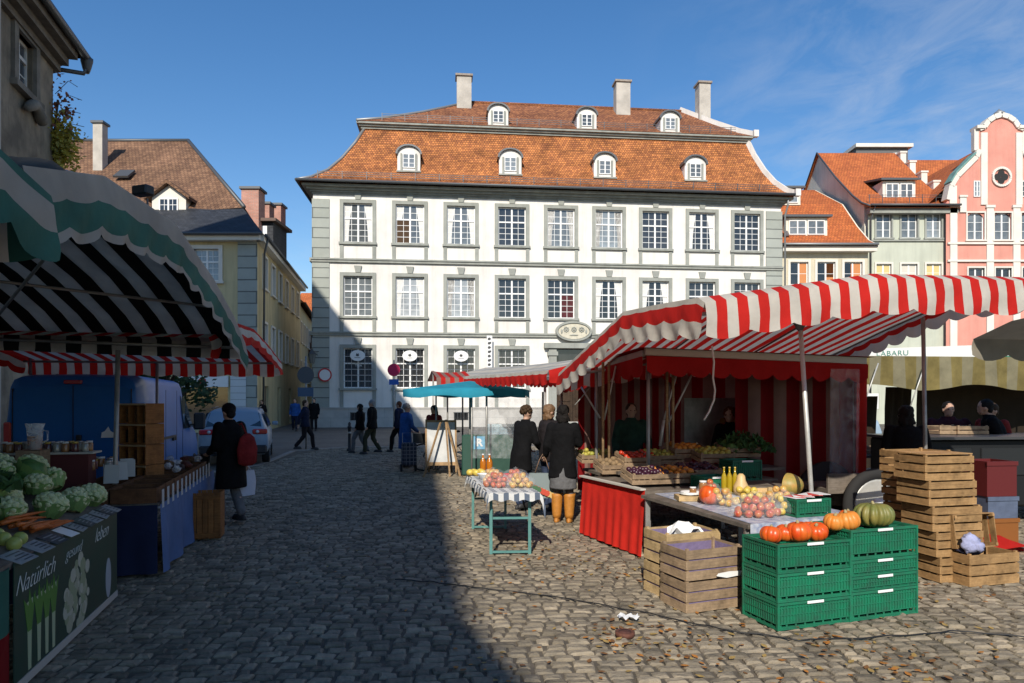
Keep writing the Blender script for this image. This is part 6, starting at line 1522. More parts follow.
for k,(s,d) in enumerate(((1.72,.10),(1.80,.16),(1.74,.22),(1.86,.08),(1.90,.20))):
    q = c0+vt(s,d,0); q.z = zt_(s,d)+.04; o = MB().ell((0,0,0),.045,jit=.05,seed=k).build('apple', mat('apple_green', (.38,.42,.10), .35, var=.2)); tag(o,'yellow-green apple at the near end of the vegetable table','apple','green apples at the near end',loc=q)
# price cards along the front edge
cardm = mat('card_grey', (.34,.36,.36), .45, col2=(.20,.23,.25), vscale=14); cardd = mat('card_dark', (.05,.07,.08), .4)
src = None
for k,(s,w_,dk) in enumerate(((.06,.15,0),(.22,.15,1),(.40,.17,0),(.60,.16,0),(.78,.17,1),(.97,.17,0),(1.17,.14,2),(1.42,.18,1),(1.68,.20,0),(1.98,.22,0))):
    q = c0+vt(s,.03,ZV+.012)
    t = thing('price_card', ('grey laminated price card','dark laminated price card','plain pale price card')[dk]+', number %s from the far end of the vegetable table edge' % ('one','two','three','four','five','six','seven','eight','nine','ten')[k], 'price card', q, math.atan2(dd.y,dd.x)+R(rnd.uniform(-8,8)), 'price cards along the vegetable table')
    M0 = Matrix.Rotation(R(-22),4,'X'); mb = MB(M0); mb.box(-w_/2,w_/2,-.05,.09,0,.004); mb.build('card', (cardm,cardd,MATS['white_paper'])[dk], t)
    if dk != 2:
        mb = MB(M0)
        for r_ in range(4): mb.box(-w_*.4,w_*(.1+.25*((k*r_)%2)),.060-.028*r_,.070-.028*r_,.0042,.0048)
        mb.build('print', cardd if dk == 0 else cardm, t)
# jars on a shelf behind
ts = thing('jar_shelf', 'narrow white-edged shelf of honey and preserve jars behind the vegetables', 'shelf', P(40,452,7.3), R(14))
MB().box(-1.1,.55,-.14,.14,-.02,0).build('board', MATS['batten_white'], ts); MB().box(-1.05,.5,-.12,.12,-.62,-.0202).build('front', mat('dark_red_box', (.10,.02,.02), .8), ts)
b0 = P(40,452,7.3); src = {}
for k in range(18):
    x = -1.05+.088*k
    for y_ in (-.07,.06):
        q = b0+Matrix.Rotation(R(14),3,'Z') @ V((x+rnd.uniform(-.01,.01),y_,0)); key = k%3 if y_ < 0 else (k+1)%3
        if key not in src: src[key] = jar(q,.034,.11,(jm,jd,mat('jar_clear',(.25,.25,.22),.1,spec=.8))[key],(capm,capy,mat('cap_silver',(.5,.5,.5),.3,metal=.8))[key],'', 'preserve jars on the shelf behind the vegetables'); o = src[key]
        else: o = copy_tree(src[key], loc=q)
        o['label'] = 'preserve jar with %s on the shelf behind the vegetables' % ('white lid and amber filling','gold lid and dark filling','silver lid and clear glass')[key]
q = P(35,438,7.0); t = thing('glass_jug', 'clear glass jug half full of orange juice above the vegetable stall', 'jug', (q.x,7.0,q.z-.12), 0)
MB().lathe([(0,0),(.06,0),(.065,.14),(0,.14)], n=16).build('juice', juice, t); MB().lathe([(.062,0),(.068,.14),(.075,.22),(.09,.27),(.086,.27),(.072,.22),(.064,.02)], n=20).build('glass', mat_clear('clear_glass', (.8,.85,.9), .65, .05), t); MB().tube([(.075,0,.2),(.13,0,.19),(.13,0,.10),(.07,0,.06)],.009,6).build('handle', MATS['clear_glass'], t)
MB().box(0,0,0,0,0,0) if 0 else None
ts2 = thing('jug_crate', 'upturned wooden crate carrying the glass juice jug', 'crate', (q.x-.3,6.85,q.z-.42), R(14)); MB().box(.18,.40,0,.25,0,.295).build('slatted_sides', wood_g, ts2)
# small jars and bags beyond
for k in range(12):
    q = P(80+rnd.uniform(-6,34), 470+rnd.uniform(-6,6), 7.5+rnd.uniform(-.2,.4)); q.z = 1.02
    o = copy_tree(src[k%3], loc=q); o['label'] = 'small preserve jar with %s standing loose near the grey awning post' % ('white lid','gold lid','silver lid')[k%3]; o['group'] = 'loose preserve jars'
# blue cloth table with wooden trays
a0 = G(158,577); a1 = V((-4.50,10.25,0)); e_ = (a1-a0); el = e_.length; e_.normalize(); bk = V((-.97,-.27,0)).normalized(); ZB = .74
t = thing('tray_table', 'long table with pale blue cloth front carrying wooden trays of dried goods', 'table', a0, 0)
def bt_(s,d,z): q = e_*s+bk*d; return V((q.x,q.y,z))
mb = MB(); mb.prism([(bt_(s,d,0).x,bt_(s,d,0).y) for s,d in ((0,0),(el,0),(el,1.0),(0,1.0))], ZB-.03, ZB, ax='z'); mb.build('table_top', dark_board, t)
for s,d in ((.1,.08),(el-.1,.08),(.1,.9),(el-.1,.9)): MB().bar(bt_(s,d,0),bt_(s,d,ZB-.032),.05).build('leg', dark_board, t)
pts = [[bt_(el*j/60, -.02-.05*(i/6)*(.6+.6*math.sin(j*.55+.5*math.sin(j*.2))), ZB-.01-(ZB-.05)*i/6) for j in range(61)] for i in range(7)]; MB().grid(pts).build('side_cloth', c_bluecloth, t)
pts = [[bt_(-.02-.02*math.sin(j*1.3)*i/5, j/16*.95, ZB-.01-(ZB-.05)*i/5) for j in range(17)] for i in range(6)]; MB().grid(pts).build('end_cloth', c_navy, t)
trw = mat_wood('tray_wood', (.16,.07,.03), (.09,.04,.02)); fills = [mat('nuts_brown',(.14,.07,.035),.8,var=.6,vscale=60,bump=1,bscale=60), mat('dried_red',(.12,.025,.015),.6,var=.5,vscale=60,bump=1,bscale=60), mat('raisins',(.03,.015,.015),.6,var=.5,vscale=60,bump=1,bscale=60), mat('almonds',(.22,.13,.06),.8,var=.5,vscale=60,bump=1,bscale=60)]
src = None
for i in range(7):
    for j in range(2):
        p = a0+bt_(.03+i*.44,.02+j*.44,ZB+.002)
        if src is None:
            src = thing('wooden_tray','', 'tray', p, math.atan2(e_.y,e_.x), 'wooden trays on the blue cloth table'); mb = MB(); W_,D_,H_ = .42,.42,.15
            mb.box(0,W_,0,.012,0,H_); mb.box(0,W_,D_-.012,D_,0,H_); mb.box(0,.012,.012,D_-.012,0,H_); mb.box(W_-.012,W_,.012,D_-.012,0,H_); mb.box(W_/2-.004,W_/2+.004,.012,D_-.012,.0,H_-.02); mb.build('tray_frame', trw, src); o = src
        else: o = copy_tree(src, loc=p)
        for c_ in list(o.children):
            pass
        f = MB(); f.grid([[V((.014+.394*a/10,.014+.394*b/10,.10+.02*mnoise.noise(V((a*.9+i,b*.9+j,1))))) for b in range(11)] for a in range(11)]).build('dried_goods', fills[(i*2+j)%4], o)
        o['label'] = 'wooden tray of %s, %s row, %s from near end of blue-clothed table' % (('nuts','dried red fruit','raisins','almonds')[(i*2+j)%4], ('front','back')[j], ('first','second','third','fourth','fifth','sixth','seventh')[i])
        o['category'] = 'tray'
src = None
for k in range(13):
    p = a0+bt_(.12+k*.245,-.022,ZB+.10)
    if src is None: src = MB().box(-.045,.045,-.002,.002,-.16,.03).build('hanging_tag', mat('tag_card',(.42,.44,.46),.5)); o = src
    else: o = src.copy(); COL.objects.link(o)
    tag(o,'white price tag hanging from the tray edge above the blue cloth','price tag','price tags on the tray edge',loc=p,rz=math.atan2(e_.y,e_.x)+R(180))
for k in range(6):
    p = a0+bt_(.5+k*.16,.55+.05*(k%2),ZB+.16); o = MB().cbox((0,0,.10),(.14,.006,.20),rx=R(-18)).build('tray_sign', mat('sign_card',(.45,.45,.43),.5)); tag(o,'white information card leaning at the back of the trays near the grey post','card','information cards on the trays',loc=p,rz=R(20+10*(k%3)))
clearp = mat_clear('cello_bag', (.7,.72,.75), .45, .15)
for k in range(26):
    s = 1.5+1.9*rnd.random(); d = .1+.75*rnd.random(); p = a0+bt_(s,d,ZB+.15); o = MB().ell((0,0,.04),(.07,.05,.045),jit=.5,seed=k,n=10,m=6).build('cellophane_bag', clearp if k%3 else fills[k%4]); tag(o,'small crinkled cellophane bag of nuts lying on the far trays','bag','cellophane bags on the far trays',loc=p,rz=rnd.random()*3)
# shelf of pigeonholes standing on the table
p = P(119,466,8.2); t = thing('box_shelf', 'stack of open orange-brown wooden boxes holding packets beside the grey post', 'shelf', (p.x,8.2,ZB+.02), R(-14))
W_ = .38; H_ = P(119,403,8.2).z-ZB-.02; rows_ = 4; ow = mat_wood('orange_wood', (.30,.13,.04), (.18,.07,.02)); pw = mat('pale_batten', (.35,.25,.14), .8)
for r_ in range(rows_):
    z0 = r_*H_/rows_; mb = MB(); h_ = H_/rows_-.006; mb.box(0,W_,0,.3,z0,z0+.012); mb.box(0,W_,0,.3,z0+h_-.012,z0+h_); mb.box(0,.012,.001,.3,z0+.0121,z0+h_-.0121); mb.box(W_-.012,W_,.001,.3,z0+.0121,z0+h_-.0121); mb.box(.013,W_-.013,.28,.299,z0+.0121,z0+h_-.0121)
    for q in (1,2): mb.box(W_*q/3-.004,W_*q/3+.004,.01,.279,z0+.0121,z0+h_-.0121)
    b_ = mb.build('box', ow, t); MB().box(-.002,W_+.002,-.008,-.001,z0+h_-.02,z0+h_).build('front_batten', pw, b_)
    mb = MB()
    for q in range(3):
        for k in range(2): mb.cbox((W_*(q+.3+.4*k)/3,.1+.05*k,z0+.012+h_*.33),(.045,.03,h_*.62),rz=.2*k)
    mb.build('packets', fills[r_], b_)
p = G(191,541); t = thing('orange_crate', 'tall orange-brown slatted box standing on the cobbles at the end of the blue cloth', 'box', p, R(14)); mb = MB()
for k in range(5): mb.box(k*.068,k*.068+.062,0,.012,.02,.60); mb.box(k*.068,k*.068+.062,.30,.312,.02,.60)
mb.box(-.012,0,.0,.312,.02,.60); mb.box(.335,.347,.0,.312,.02,.60); mb.box(0,.335,.013,.299,.55,.56); mb.build('slatted_sides', ow, t); MB().box(-.014,.349,-.014,-.001,.04,.09).build('batten', ow, t); MB().box(-.014,.349,-.014,-.001,.52,.57).build('batten', ow, t)
# ------------------------------------------------------------------ vehicles
def carpaint(name, c): return mat(name, c, .45, spec=.25, coat=.08, var=.1, vscale=2)
van_blue = carpaint('van_blue', (.012,.13,.42)); car_silver = carpaint('car_silver', (.26,.33,.40)); tyre_m = mat('tyre', (.02,.02,.02), .9); rim_m = mat('rim_alloy', (.35,.36,.37), .35, metal=.8)
car_glass = mat('car_glass', (.02,.03,.035), .06, spec=.9); plastic_b = mat('black_plastic', (.02,.02,.022), .6); lamp_r = mat('tail_red', (.45,.02,.02), .2, spec=.8); lamp_w = mat('lamp_clear', (.6,.6,.62), .2, spec=.8); plate_m = mat('number_plate', (.62,.62,.60), .4)
def rsec(s, wb, wt, z0, zb, z1, r=.09):
    h = [(0,z0),(wb*.86,z0),(wb*.96,z0+.10),(wb,z0+.3*(zb-z0)),(wb*.995,zb),(wt+(wb-wt)*.35,zb+(z1-zb)*.45),(wt,z1-r*1.2),(wt-r*.35,z1-r*.4),(wt-r*1.2,z1),(0,z1+.015)]
    return [V((x,s,z)) for x,z in h]+[V((-x,s,z)) for x,z in h[::-1][1:-1]]
def body(secs, m, parent, name='body'):
    mb = MB(); pts = [rsec(*q) for q in secs]; pts = [row+[row[0]] for row in pts]; mb.grid(pts)
    for row, rev in ((pts[0][:-1],0),(pts[-1][:-1],1)): mb.add(row, [tuple(range(len(row))) if rev else tuple(range(len(row)-1,-1,-1))], 0)
    o = mb.build(name, m, parent); md = o.modifiers.new('Bevel','BEVEL'); md.width = .03; md.segments = 2; md.limit_method = 'ANGLE'; md.angle_limit = R(50); return o
def wheel(parent, x, y, r=.32, w=.2):
    My = Matrix.Rotation(R(90),4,'Y'); s = 1 if x > 0 else -1
    o = MB().lathe([(r*.55,-w/2),(r*.95,-w/2),(r,-w*.35),(r,w*.35),(r*.95,w/2),(r*.55,w/2)], n=28, M=My).build('wheel', tyre_m, parent, loc=(x,y,r))
    q = MB(); q.lathe([(0,s*(w/2-.03)),(r*.56,s*(w/2-.03)),(r*.6,s*(w/2+.005)),(r*.56,s*(w/2-.01)),(r*.1,s*(w/2-.0))], n=24, M=My)
    for k in range(5): a = k*1.2566; q.bar((s*(w/2-.01),0,0),(s*(w/2-.008),r*.55*math.cos(a),r*.55*math.sin(a)),.05,.02)
    q.build('rim', rim_m, o); return o
# blue panel van (its rear doors face the camera)
rc = V((-5.72,10.6,0)); vaz = R(15)
t = thing('blue_van', 'blue panel van parked behind the left stalls with its rear doors towards the camera', 'van', rc+V((-.93,-.25,0)), vaz)
body([(0,.90,.80,.42,1.1,1.98,.10),(.05,.94,.84,.32,1.1,2.13,.12),(.5,.95,.86,.28,1.1,2.17,.12),(3.3,.95,.86,.28,1.1,2.15,.12),(3.75,.95,.80,.28,1.1,2.02,.14),(4.3,.95,.72,.28,1.1,1.5,.12),(4.55,.93,.72,.28,1.02,1.18,.1),(5.0,.88,.75,.30,.85,.95,.08),(5.1,.80,.7,.4,.7,.8,.05)], van_blue, t)
mb = MB(); mb.box(-.004,.004,-.012,.002,.5,2.0); mb.box(-.8,-.79,-.012,.03,.5,1.95); mb.box(.79,.8,-.012,.03,.5,1.95); mb.box(-.8,.8,-.012,.02,.49,.50); mb.build('door_gap', plastic_b, t)
mb = MB(); mb.bbox(-.92,.92,-.08,.12,.30,.48,.03); mb.build('bumper', plastic_b, t)
for s in (-1,1): MB().bbox(s*.86-.05,s*.86+.05,-.03,.05,.95,1.45,.02).build('tail_light', lamp_r, t); MB().bar((s*.93,.25,1.75),(s*.93,.25,1.76),.02) 
MB().bbox(-.12,.12,-.03,.04,2.02,2.08,.01).build('brake_light', lamp_r, t); MB().bbox(.05,.12,-.05,-.012,1.05,1.25,.01).build('door_handle', plastic_b, t); MB().bbox(-.45,.05,-.03,-.012,.62,.73,.005).build('number_plate', plate_m, t)
MB().prism([(-.10,.0),(.08,.0),(.10,.06),(.03,.10),(.0,.17),(-.05,.10),(-.09,.08)], -.016,-.010).build('door_emblem', whitepaint, t, loc=(.48,0,1.2))
for y_ in (.95,4.2):
    for s in (-1,1): wheel(t, s*.86, y_)
mb = MB(); mb.box(.945,.975,.6,2.3,1.08,1.12); mb.build('sliding_rail', plastic_b, t)
mb = MB(); mb.box(.951,.956,1.55,1.56,.45,1.95); mb.box(.951,.956,3.0,3.01,.45,1.95); mb.box(.951,.956,2.45,2.46,.45,1.95); mb.build('side_door_gap', plastic_b, t)
for y0_,y1_ in ((2.98,3.06),(3.10,3.18)): MB().bbox(.95,.985,y0_-.9,y1_-.9,1.02,1.10,.01).build('side_handle', plastic_b, t)
mb = MB(); mb.add([(.950,3.15,1.2),(.948,4.05,1.2),(.84,3.85,1.78),(.875,3.15,1.86)], [(0,1,2,3)]); mb.build('cab_window', car_glass, t)
mb = MB(); mb.add([(.72,4.36,1.5),(-.72,4.36,1.5),(-.7,3.86,1.98),(.7,3.86,1.98)], [(0,1,2,3)]); mb.build('windscreen', car_glass, t)
MB().bbox(.98,1.2,3.95,4.05,1.15,1.5,.03).bar((.93,4,1.25),(1.0,4,1.25),.04).build('wing_mirror', plastic_b, t)
# silver estate car
cp = G(236,463); t = thing('silver_estate_car', 'light silver-blue estate car seen from behind, parked beyond the blue van', 'car', (cp.x+.28,18.2,0), R(18))
body([(-.0,.80,.70,.42,.62,.70,.05),(.03,.86,.76,.34,.80,.98,.06),(.12,.88,.78,.30,.85,1.06,.06),(.42,.885,.70,.26,.92,1.42,.10),(.75,.89,.68,.24,.92,1.50,.12),(2.4,.89,.69,.24,.90,1.53,.12),(2.9,.89,.66,.24,.90,1.40,.12),(3.35,.89,.74,.24,.86,1.02,.06),(4.2,.86,.72,.26,.74,.84,.06),(4.5,.78,.64,.36,.6,.68,.05)], car_silver, t)
mb = MB(); mb.add([(-.70,.088,1.03),(.70,.088,1.03),(.62,.42,1.41),(-.62,.42,1.41)], [(0,1,2,3)]); mb.build('rear_window', car_glass, t)
mb = MB(); mb.add([(.865,.55,1.02),(.865,3.1,1.0),(.735,2.65,1.38),(.735,.75,1.41)], [(0,1,2,3)]); mb.add([(-.865,.55,1.02),(-.865,3.1,1.0),(-.735,2.65,1.38),(-.735,.75,1.41)], [(3,2,1,0)]); mb.build('side_window', car_glass, t)
for s in (-1,1):
    o = MB().bbox(s*.66-.19,s*.66+.19,-.02,.09,.84,.98,.03).build('tail_light', lamp_r, t); MB().lathe([(0,-.03),(.045,-.03),(.045,0)],n=14,M=Matrix.Rotation(R(-90),4,'X')@Matrix.Scale(-1,4),c=(s*.60,-.03,.91)).build('lamp_core', lamp_w, o)
MB().bbox(-.84,.84,-.06,.1,.32,.55,.04).build('bumper', plastic_b, t); MB().bbox(-.26,.26,-.045,-.0,.68,.79,.005).build('number_plate', plate_m, t)
MB().tube([(-.6,.75,1.53),(-.6,2.5,1.56)],.015,6).tube([(.6,.75,1.53),(.6,2.5,1.56)],.015,6).build('roof_rail', darkmetal, t)
for y_ in (.9,3.6):
    for s in (-1,1): wheel(t, s*.79, y_, .32, .2)
MB().bbox(.9,1.08,2.85,2.95,.98,1.10,.03).build('wing_mirror', car_silver, t)

# ------------------------------------------------------------------ trees and hedge behind the van
bark = mat('bark', (.10,.07,.05), .95, var=.4, vscale=12)
def tree(label, loc, h, rx, seed, m, n=2600, trunk_h=1.6, group=None):
    t = thing('leafy_tree', label, 'tree', loc, 0, group); rr = random.Random(seed)
    mb = MB(); mb.tube([(0,0,0),(.05,.03,trunk_h),(0,0,h*.8)], [.14,.10,.03], 8)
    for k in range(6): a = k*1.05+rr.random(); mb.tube([(0,0,trunk_h+.1*k),(rx*.4*math.cos(a),rx*.4*math.sin(a),trunk_h+.4+.2*k),(rx*.8*math.cos(a),rx*.8*math.sin(a),h*.6+.15*k)], [.06,.04,.015], 6)
    mb.build('trunk', bark, t); mb = MB(); cl = [(V((rr.gauss(0,rx*.45),rr.gauss(0,rx*.45),trunk_h+.3+rr.random()*(h-trunk_h-.5))), rr.uniform(.35,.7)*rx*.6) for _ in range(26)]
    for k in range(n):
        c,r = rr.choice(cl); d = V((rr.gauss(0,1),rr.gauss(0,1),rr.gauss(0,1))).normalized(); p = c+d*r*rr.uniform(.5,1.1); q = V((rr.gauss(0,1),rr.gauss(0,1),rr.gauss(0,.6))).normalized(); s_ = q.orthogonal().normalized(); z = rr.uniform(.05,.12); mb.add([p-q*z,p+s_*z*.6,p+q*z,p-s_*z*.6],[(0,1,2,3)])
    mb.build('crown', m, t); return t
lf1 = mat('foliage_dark', (.035,.075,.02), .6, col2=(.02,.045,.012), vscale=2, trans=.15, islands=.4); lf2 = mat('foliage_yellow', (.20,.18,.03), .6, col2=(.09,.12,.02), vscale=2, trans=.25, islands=.4)
tree('dark bushy tree at the left edge behind the blue van', (-13.0,20,0), 3.6, 1.6, 1, lf1, group='small trees behind the van'); tree('dark green tree behind the middle of the blue van roof', (-10.6,21,0), 3.6, 1.5, 2, lf1, group='small trees behind the van'); tree('yellowing tree showing above the front of the blue van', (-11.9,22.5,0), 3.5, 1.2, 3, lf2, group='small trees behind the van')
# climbing plant on the stained house corner
q = P(60,140,17.05); t = thing('climbing_plant', 'yellowing climbing plant on the corner of the stained house above the green awning', 'climber', (q.x,17.05,0), 0)
rr = random.Random(5); mb = MB(); mb.tube([(-.15,0,0),(-.12,.05,4),(-.16,0,q.z),(-.05,0,q.z+1.0)], .03, 6)
for k in range(6): mb.tube([(-.12,0,q.z-.6+.35*k),(.15+.1*rr.random(),-.05,q.z-.3+.35*k),(.45+.2*rr.random(),-.05,q.z-.35+.33*k)], .008, 5)
mb.build('stem', bark, t)
for nm,m_,n_,zc,sp,sx in (('leaves',mat('foliage_gold',(.50,.40,.05),.6,col2=(.25,.24,.04),vscale=2,trans=.25,islands=.4),1500,q.z-.1,.32,.20),('leaves',mat('foliage_red',(.20,.06,.03),.6,islands=.4),160,q.z+.7,.45,.16)):
    mb = MB()
    for k in range(n_):
        p = V((.0+rr.gauss(0,sx), rr.gauss(0,.12), zc+rr.gauss(0,sp))); qq = V((rr.gauss(0,1),rr.gauss(0,1),rr.gauss(0,1))).normalized(); s_ = qq.orthogonal().normalized(); z = rr.uniform(.03,.07); mb.add([p-qq*z,p+s_*z*.7,p+qq*z,p-s_*z*.7],[(0,1,2,3)])
    mb.build(nm, m_, t)

# ------------------------------------------------------------------ signs, bollard
b = G(306,449); Yb_ = b.y; t = thing('sign_post', 'grey sign post carrying a round sign and a small rectangular plate seen from behind', 'sign post', b, 0)
zt1 = P(304,362,Yb_).z; MB().tube([(0,0,0),(0,0,zt1+.2)], .03, 8).build('pole', pole_m, t)
MB().prism([(.30*math.cos(k*.2),.30*math.sin(k*.2)) for k in range(31)], -.045,-.033).build('round_plate', sign_back, t, loc=(0,0,P(304,375,Yb_).z)); zz = P(304,392,Yb_).z; MB().box(-.28,.28,-.045,-.033,-.16,.16).build('rectangular_plate', mat('sign_back_blue',(.08,.13,.2),.5), t, loc=(0,0,zz))
q = P(394,370,27.0); t = thing('red_disc_sign', 'crimson round traffic sign on a thin post with a small blue plate below', 'traffic sign', (q.x,27,0), 0)
MB().tube([(0,0,0),(0,0,q.z+.4)], .03, 8).build('pole', pole_m, t); MB().prism([(.25*math.cos(k*.2),.25*math.sin(k*.2)) for k in range(31)], -.05,-.038).build('disc', sign_pink, t, loc=(0,0,q.z)); MB().box(-.19,.19,-.05,-.038,-.11,.11).build('plate', sign_blue, t, loc=(0,0,P(394,382,27).z))
b = G(349.5,451); t = thing('bollard', 'slim black bollard standing beside the walking couple', 'bollard', b, 0); MB().lathe([(0,0),(.10,0),(.10,.06),(.055,.10),(.05,.78),(.07,.80),(.07,.84),(.045,.86),(.05,.95),(.02,1.0),(0,1.0)], n=14).build('shaft', plastic_b, t); MB().lathe([(.052,.6),(.056,.6),(.056,.66),(.052,.66)], n=14).build('band', pole_l, t)

# ------------------------------------------------------------------ blue parasol stall with plastic windbreak
Yu = 16.2; pc = P(470,395,Yu); t = thing('blue_parasol', 'rectangular blue market parasol with drooping edge over the chalkboard', 'parasol', (pc.x,Yu,0), R(-4))
hw_, hd_ = 1.36, 1.1; zt_u, ze_u = P(470,383,Yu).z, P(470,392,Yu).z
ring = [(-hw_,-hd_),(0,-hd_),(hw_,-hd_),(hw_,0),(hw_,hd_),(0,hd_),(-hw_,hd_),(-hw_,0)]
mb = MB(); pts = []
for f in (0,.35,.7,1.0):
    row = []
    for k in range(65):
        a = k/8.0; i = int(a)%8; j = (i+1)%8; fr_ = a-int(a); x = ring[i][0]+(ring[j][0]-ring[i][0])*fr_; y_ = ring[i][1]+(ring[j][1]-ring[i][1])*fr_
        row.append(V((x*f,y_*f, zt_u+.05+(ze_u-zt_u)*f-.03*math.sin(math.pi*f)*abs(math.sin(math.pi*fr_)))))
    pts.append(row)
row = [V((p.x*1.0+.02*math.sin(k*1.3),p.y*1.0+.02*math.cos(k*1.1),p.z-.16-.03*math.sin(k*.9))) for k,p in enumerate(pts[-1])]; pts.append(row); mb.grid(pts); mb.build('canopy', c_blue, t)
MB().tube([(0,0,0),(0,0,zt_u)], .025, 8).build('pole', pole_m, t); MB().tube([(-.85,.2,0),(-.85,.2,ze_u)], .02, 8).build('side_pole', pole_m, t)
mb = MB()
for x,y_ in ring: mb.tube([(0,0,zt_u-.0),(x*.98,y_*.98,ze_u+.02)], .01, 5)
mb.build('ribs', darkmetal, t); MB().lathe([(0,0),(.3,0),(.3,.06),(.05,.1),(0,.1)],n=16).build('base', plastic_b, t)
# A-board
ab = PZ(442,474,.0); t = thing('chalkboard_easel', 'white writing board on a wooden easel standing below the blue parasol', 'easel board', (ab.x,16.1,0), R(8))
Mb = Matrix.Rotation(R(-10),4,'X'); mb = MB(Mb); mb.box(-.33,.33,-.012,.012,.30,1.25); mb.build('board', mat('board_white',(.58,.58,.56),.6,col2=(.42,.43,.43),vscale=3), t)
mb = MB(Mb); mb.box(-.37,-.331,-.02,.02,.05,1.32); mb.box(.331,.37,-.02,.02,.05,1.32); mb.box(-.33,.33,-.018,.018,1.251,1.30); mb.box(-.33,.33,-.018,.018,.22,.299); mb.build('frame', timber, t)
for x0_,x1_ in ((.0,-.42),(.12,.42),(.1,.18)): MB().bar((x0_,-.06,1.30),(x1_,-.42,0),.035).build('easel_leg', timber, t)
for x in (-.2,.2): MB().bar((x,.25,1.25),(x*1.4,.6,0),.035).build('leg', timber, t)
# windbreak sheet + crates + sign box
t = thing('plastic_windbreak', 'hanging clear plastic windbreak sheet beside the blue parasol stall', 'windbreak', P(505,455,15.4)*1, 0); t.location = (P(505,0,15.4).x,15.4,0)
pts = [[V((-.75+1.6*j/24,.04*math.sin(j*.9+i*.5)+.02*i,.45+1.35*i/8)) for j in range(25)] for i in range(9)]; MB().grid(pts).build('sheet', vinyl, t)
for x in (-.75,.85): MB().tube([(x,0,0),(x,0,1.95)], .02, 8).build('pole', pole_m, t)
t = thing('market_cooler', 'dark green display cooler with a small blue parking-style sign behind the plastic sheet', 'cooler', (P(478,0,15.9).x,15.9,0), 0)
MB().bbox(-.38,1.1,0,.6,0,.95,.03).build('cabinet', mat('cooler_green',(.02,.07,.05),.5), t); MB().box(-.10,.16,-.02,-.002,.62,.92).build('sign_plate', mat('sign_pale_blue',(.10,.35,.55),.5), t); text_mesh('R', .24, sign_white, parent=t, M=Matrix.Translation((.03,-.024,.77)) @ UPRIGHT, bold=.01); MB().bbox(.2,1.05,.02,.5,.951,1.2,.02).build('glass_case', mat_clear('case_glass',(.5,.7,.8),.6,.05), t)
# far red awning and the pale roofed awning beyond the striped one
AF = Awn((.62,11.6), (-.31,.95), (.95,.31), [(0,2.28),(3,2.31),(6,2.35),(8.4,2.39)], 2.6, lambda u,v: .32*(1-abs(u/1.3-1)), pitch=.2)
t = thing('pale_roofed_awning', 'long awning with pale grey roof and bright red scalloped edge behind the shopping women', 'awning')
AF.roof('canopy', [c_grey, c_white], t); AF.side('side_valance', [c_white, c_red], t, 0, .26, [0,1,1,1], nsc=22, scal=.05); AF.valance('valance', [c_red, c_red], t, 0, .26); AF.side('side_valance', [c_white, c_red], t, 2.6, .26, [0,1,1,1], nsc=26, scal=.06)
for v in (.3,4,8): p = AF.pt(.05,v); postto(t,(p.x,p.y,p.z),(p.x,p.y,0),m=pole_m)
p = AF.pt(2.5,.3); postto(t,p,(p.x,p.y,0),m=pole_m)
AG = Awn((-1.0,17.2), (-.2,.98), (-.98,-.2), [(0,2.32),(1.5,2.55),(3,2.3)], .9, pitch=.12); t = thing('distant_red_awning', 'small faded red striped awning end just above the blue parasol', 'awning'); AG.roof('canopy',[c_red,c_pinkish],t); AG.valance('valance',[c_red,c_pinkish],t,0,.28); p=AG.pt(.05,1.5); postto(t,p,(p.x,p.y,0),m=pole_m); p=AG.pt(.85,1.5); postto(t,p,(p.x,p.y,0),m=pole_m)
# bicycle
bp_ = G(424,472); t = thing('bicycle', 'dark bicycle leaning behind the chalkboard below the blue parasol', 'bicycle', (bp_.x-.05,17.0,0), R(12))
for x in (0,1.05):
    mb = MB(); n=28; mb.tube([(x+.33*math.cos(k*2*math.pi/n),0,.34+.33*math.sin(k*2*math.pi/n)) for k in range(n+1)], .018, 6, caps=False); w_ = mb.build('wheel', tyre_m, t); m_ = MB()
    for k in range(12): a = k*math.pi/6; m_.bar((x,0,.34),(x+.32*math.cos(a),0,.34+.32*math.sin(a)),.004)
    m_.build('spokes', pole_l, w_)
MB().tube([(0,0,.34),(.18,0,.88)],.014,6).tube([(.18,0,.85),(.72,0,.82)],.014,6).tube([(.2,0,.8),(.5,0,.32),(.75,0,.95)],.014,6).tube([(.5,0,.32),(1.05,0,.34),(.72,0,.82)],.012,6).build('frame', darkmetal, t); MB().tube([(.1,-.25,1.02),(.18,-.1,.98),(.18,.1,.98),(.1,.25,1.02)],.012,6).build('handlebar', darkmetal, t); MB().bbox(.66,.92,-.07,.07,.95,1.0,.02).build('saddle', plastic_b, t); mb=MB(); mb.box(-.25,.1,-.16,.16,.70,.94); mb.build('basket', plastic_b, t)

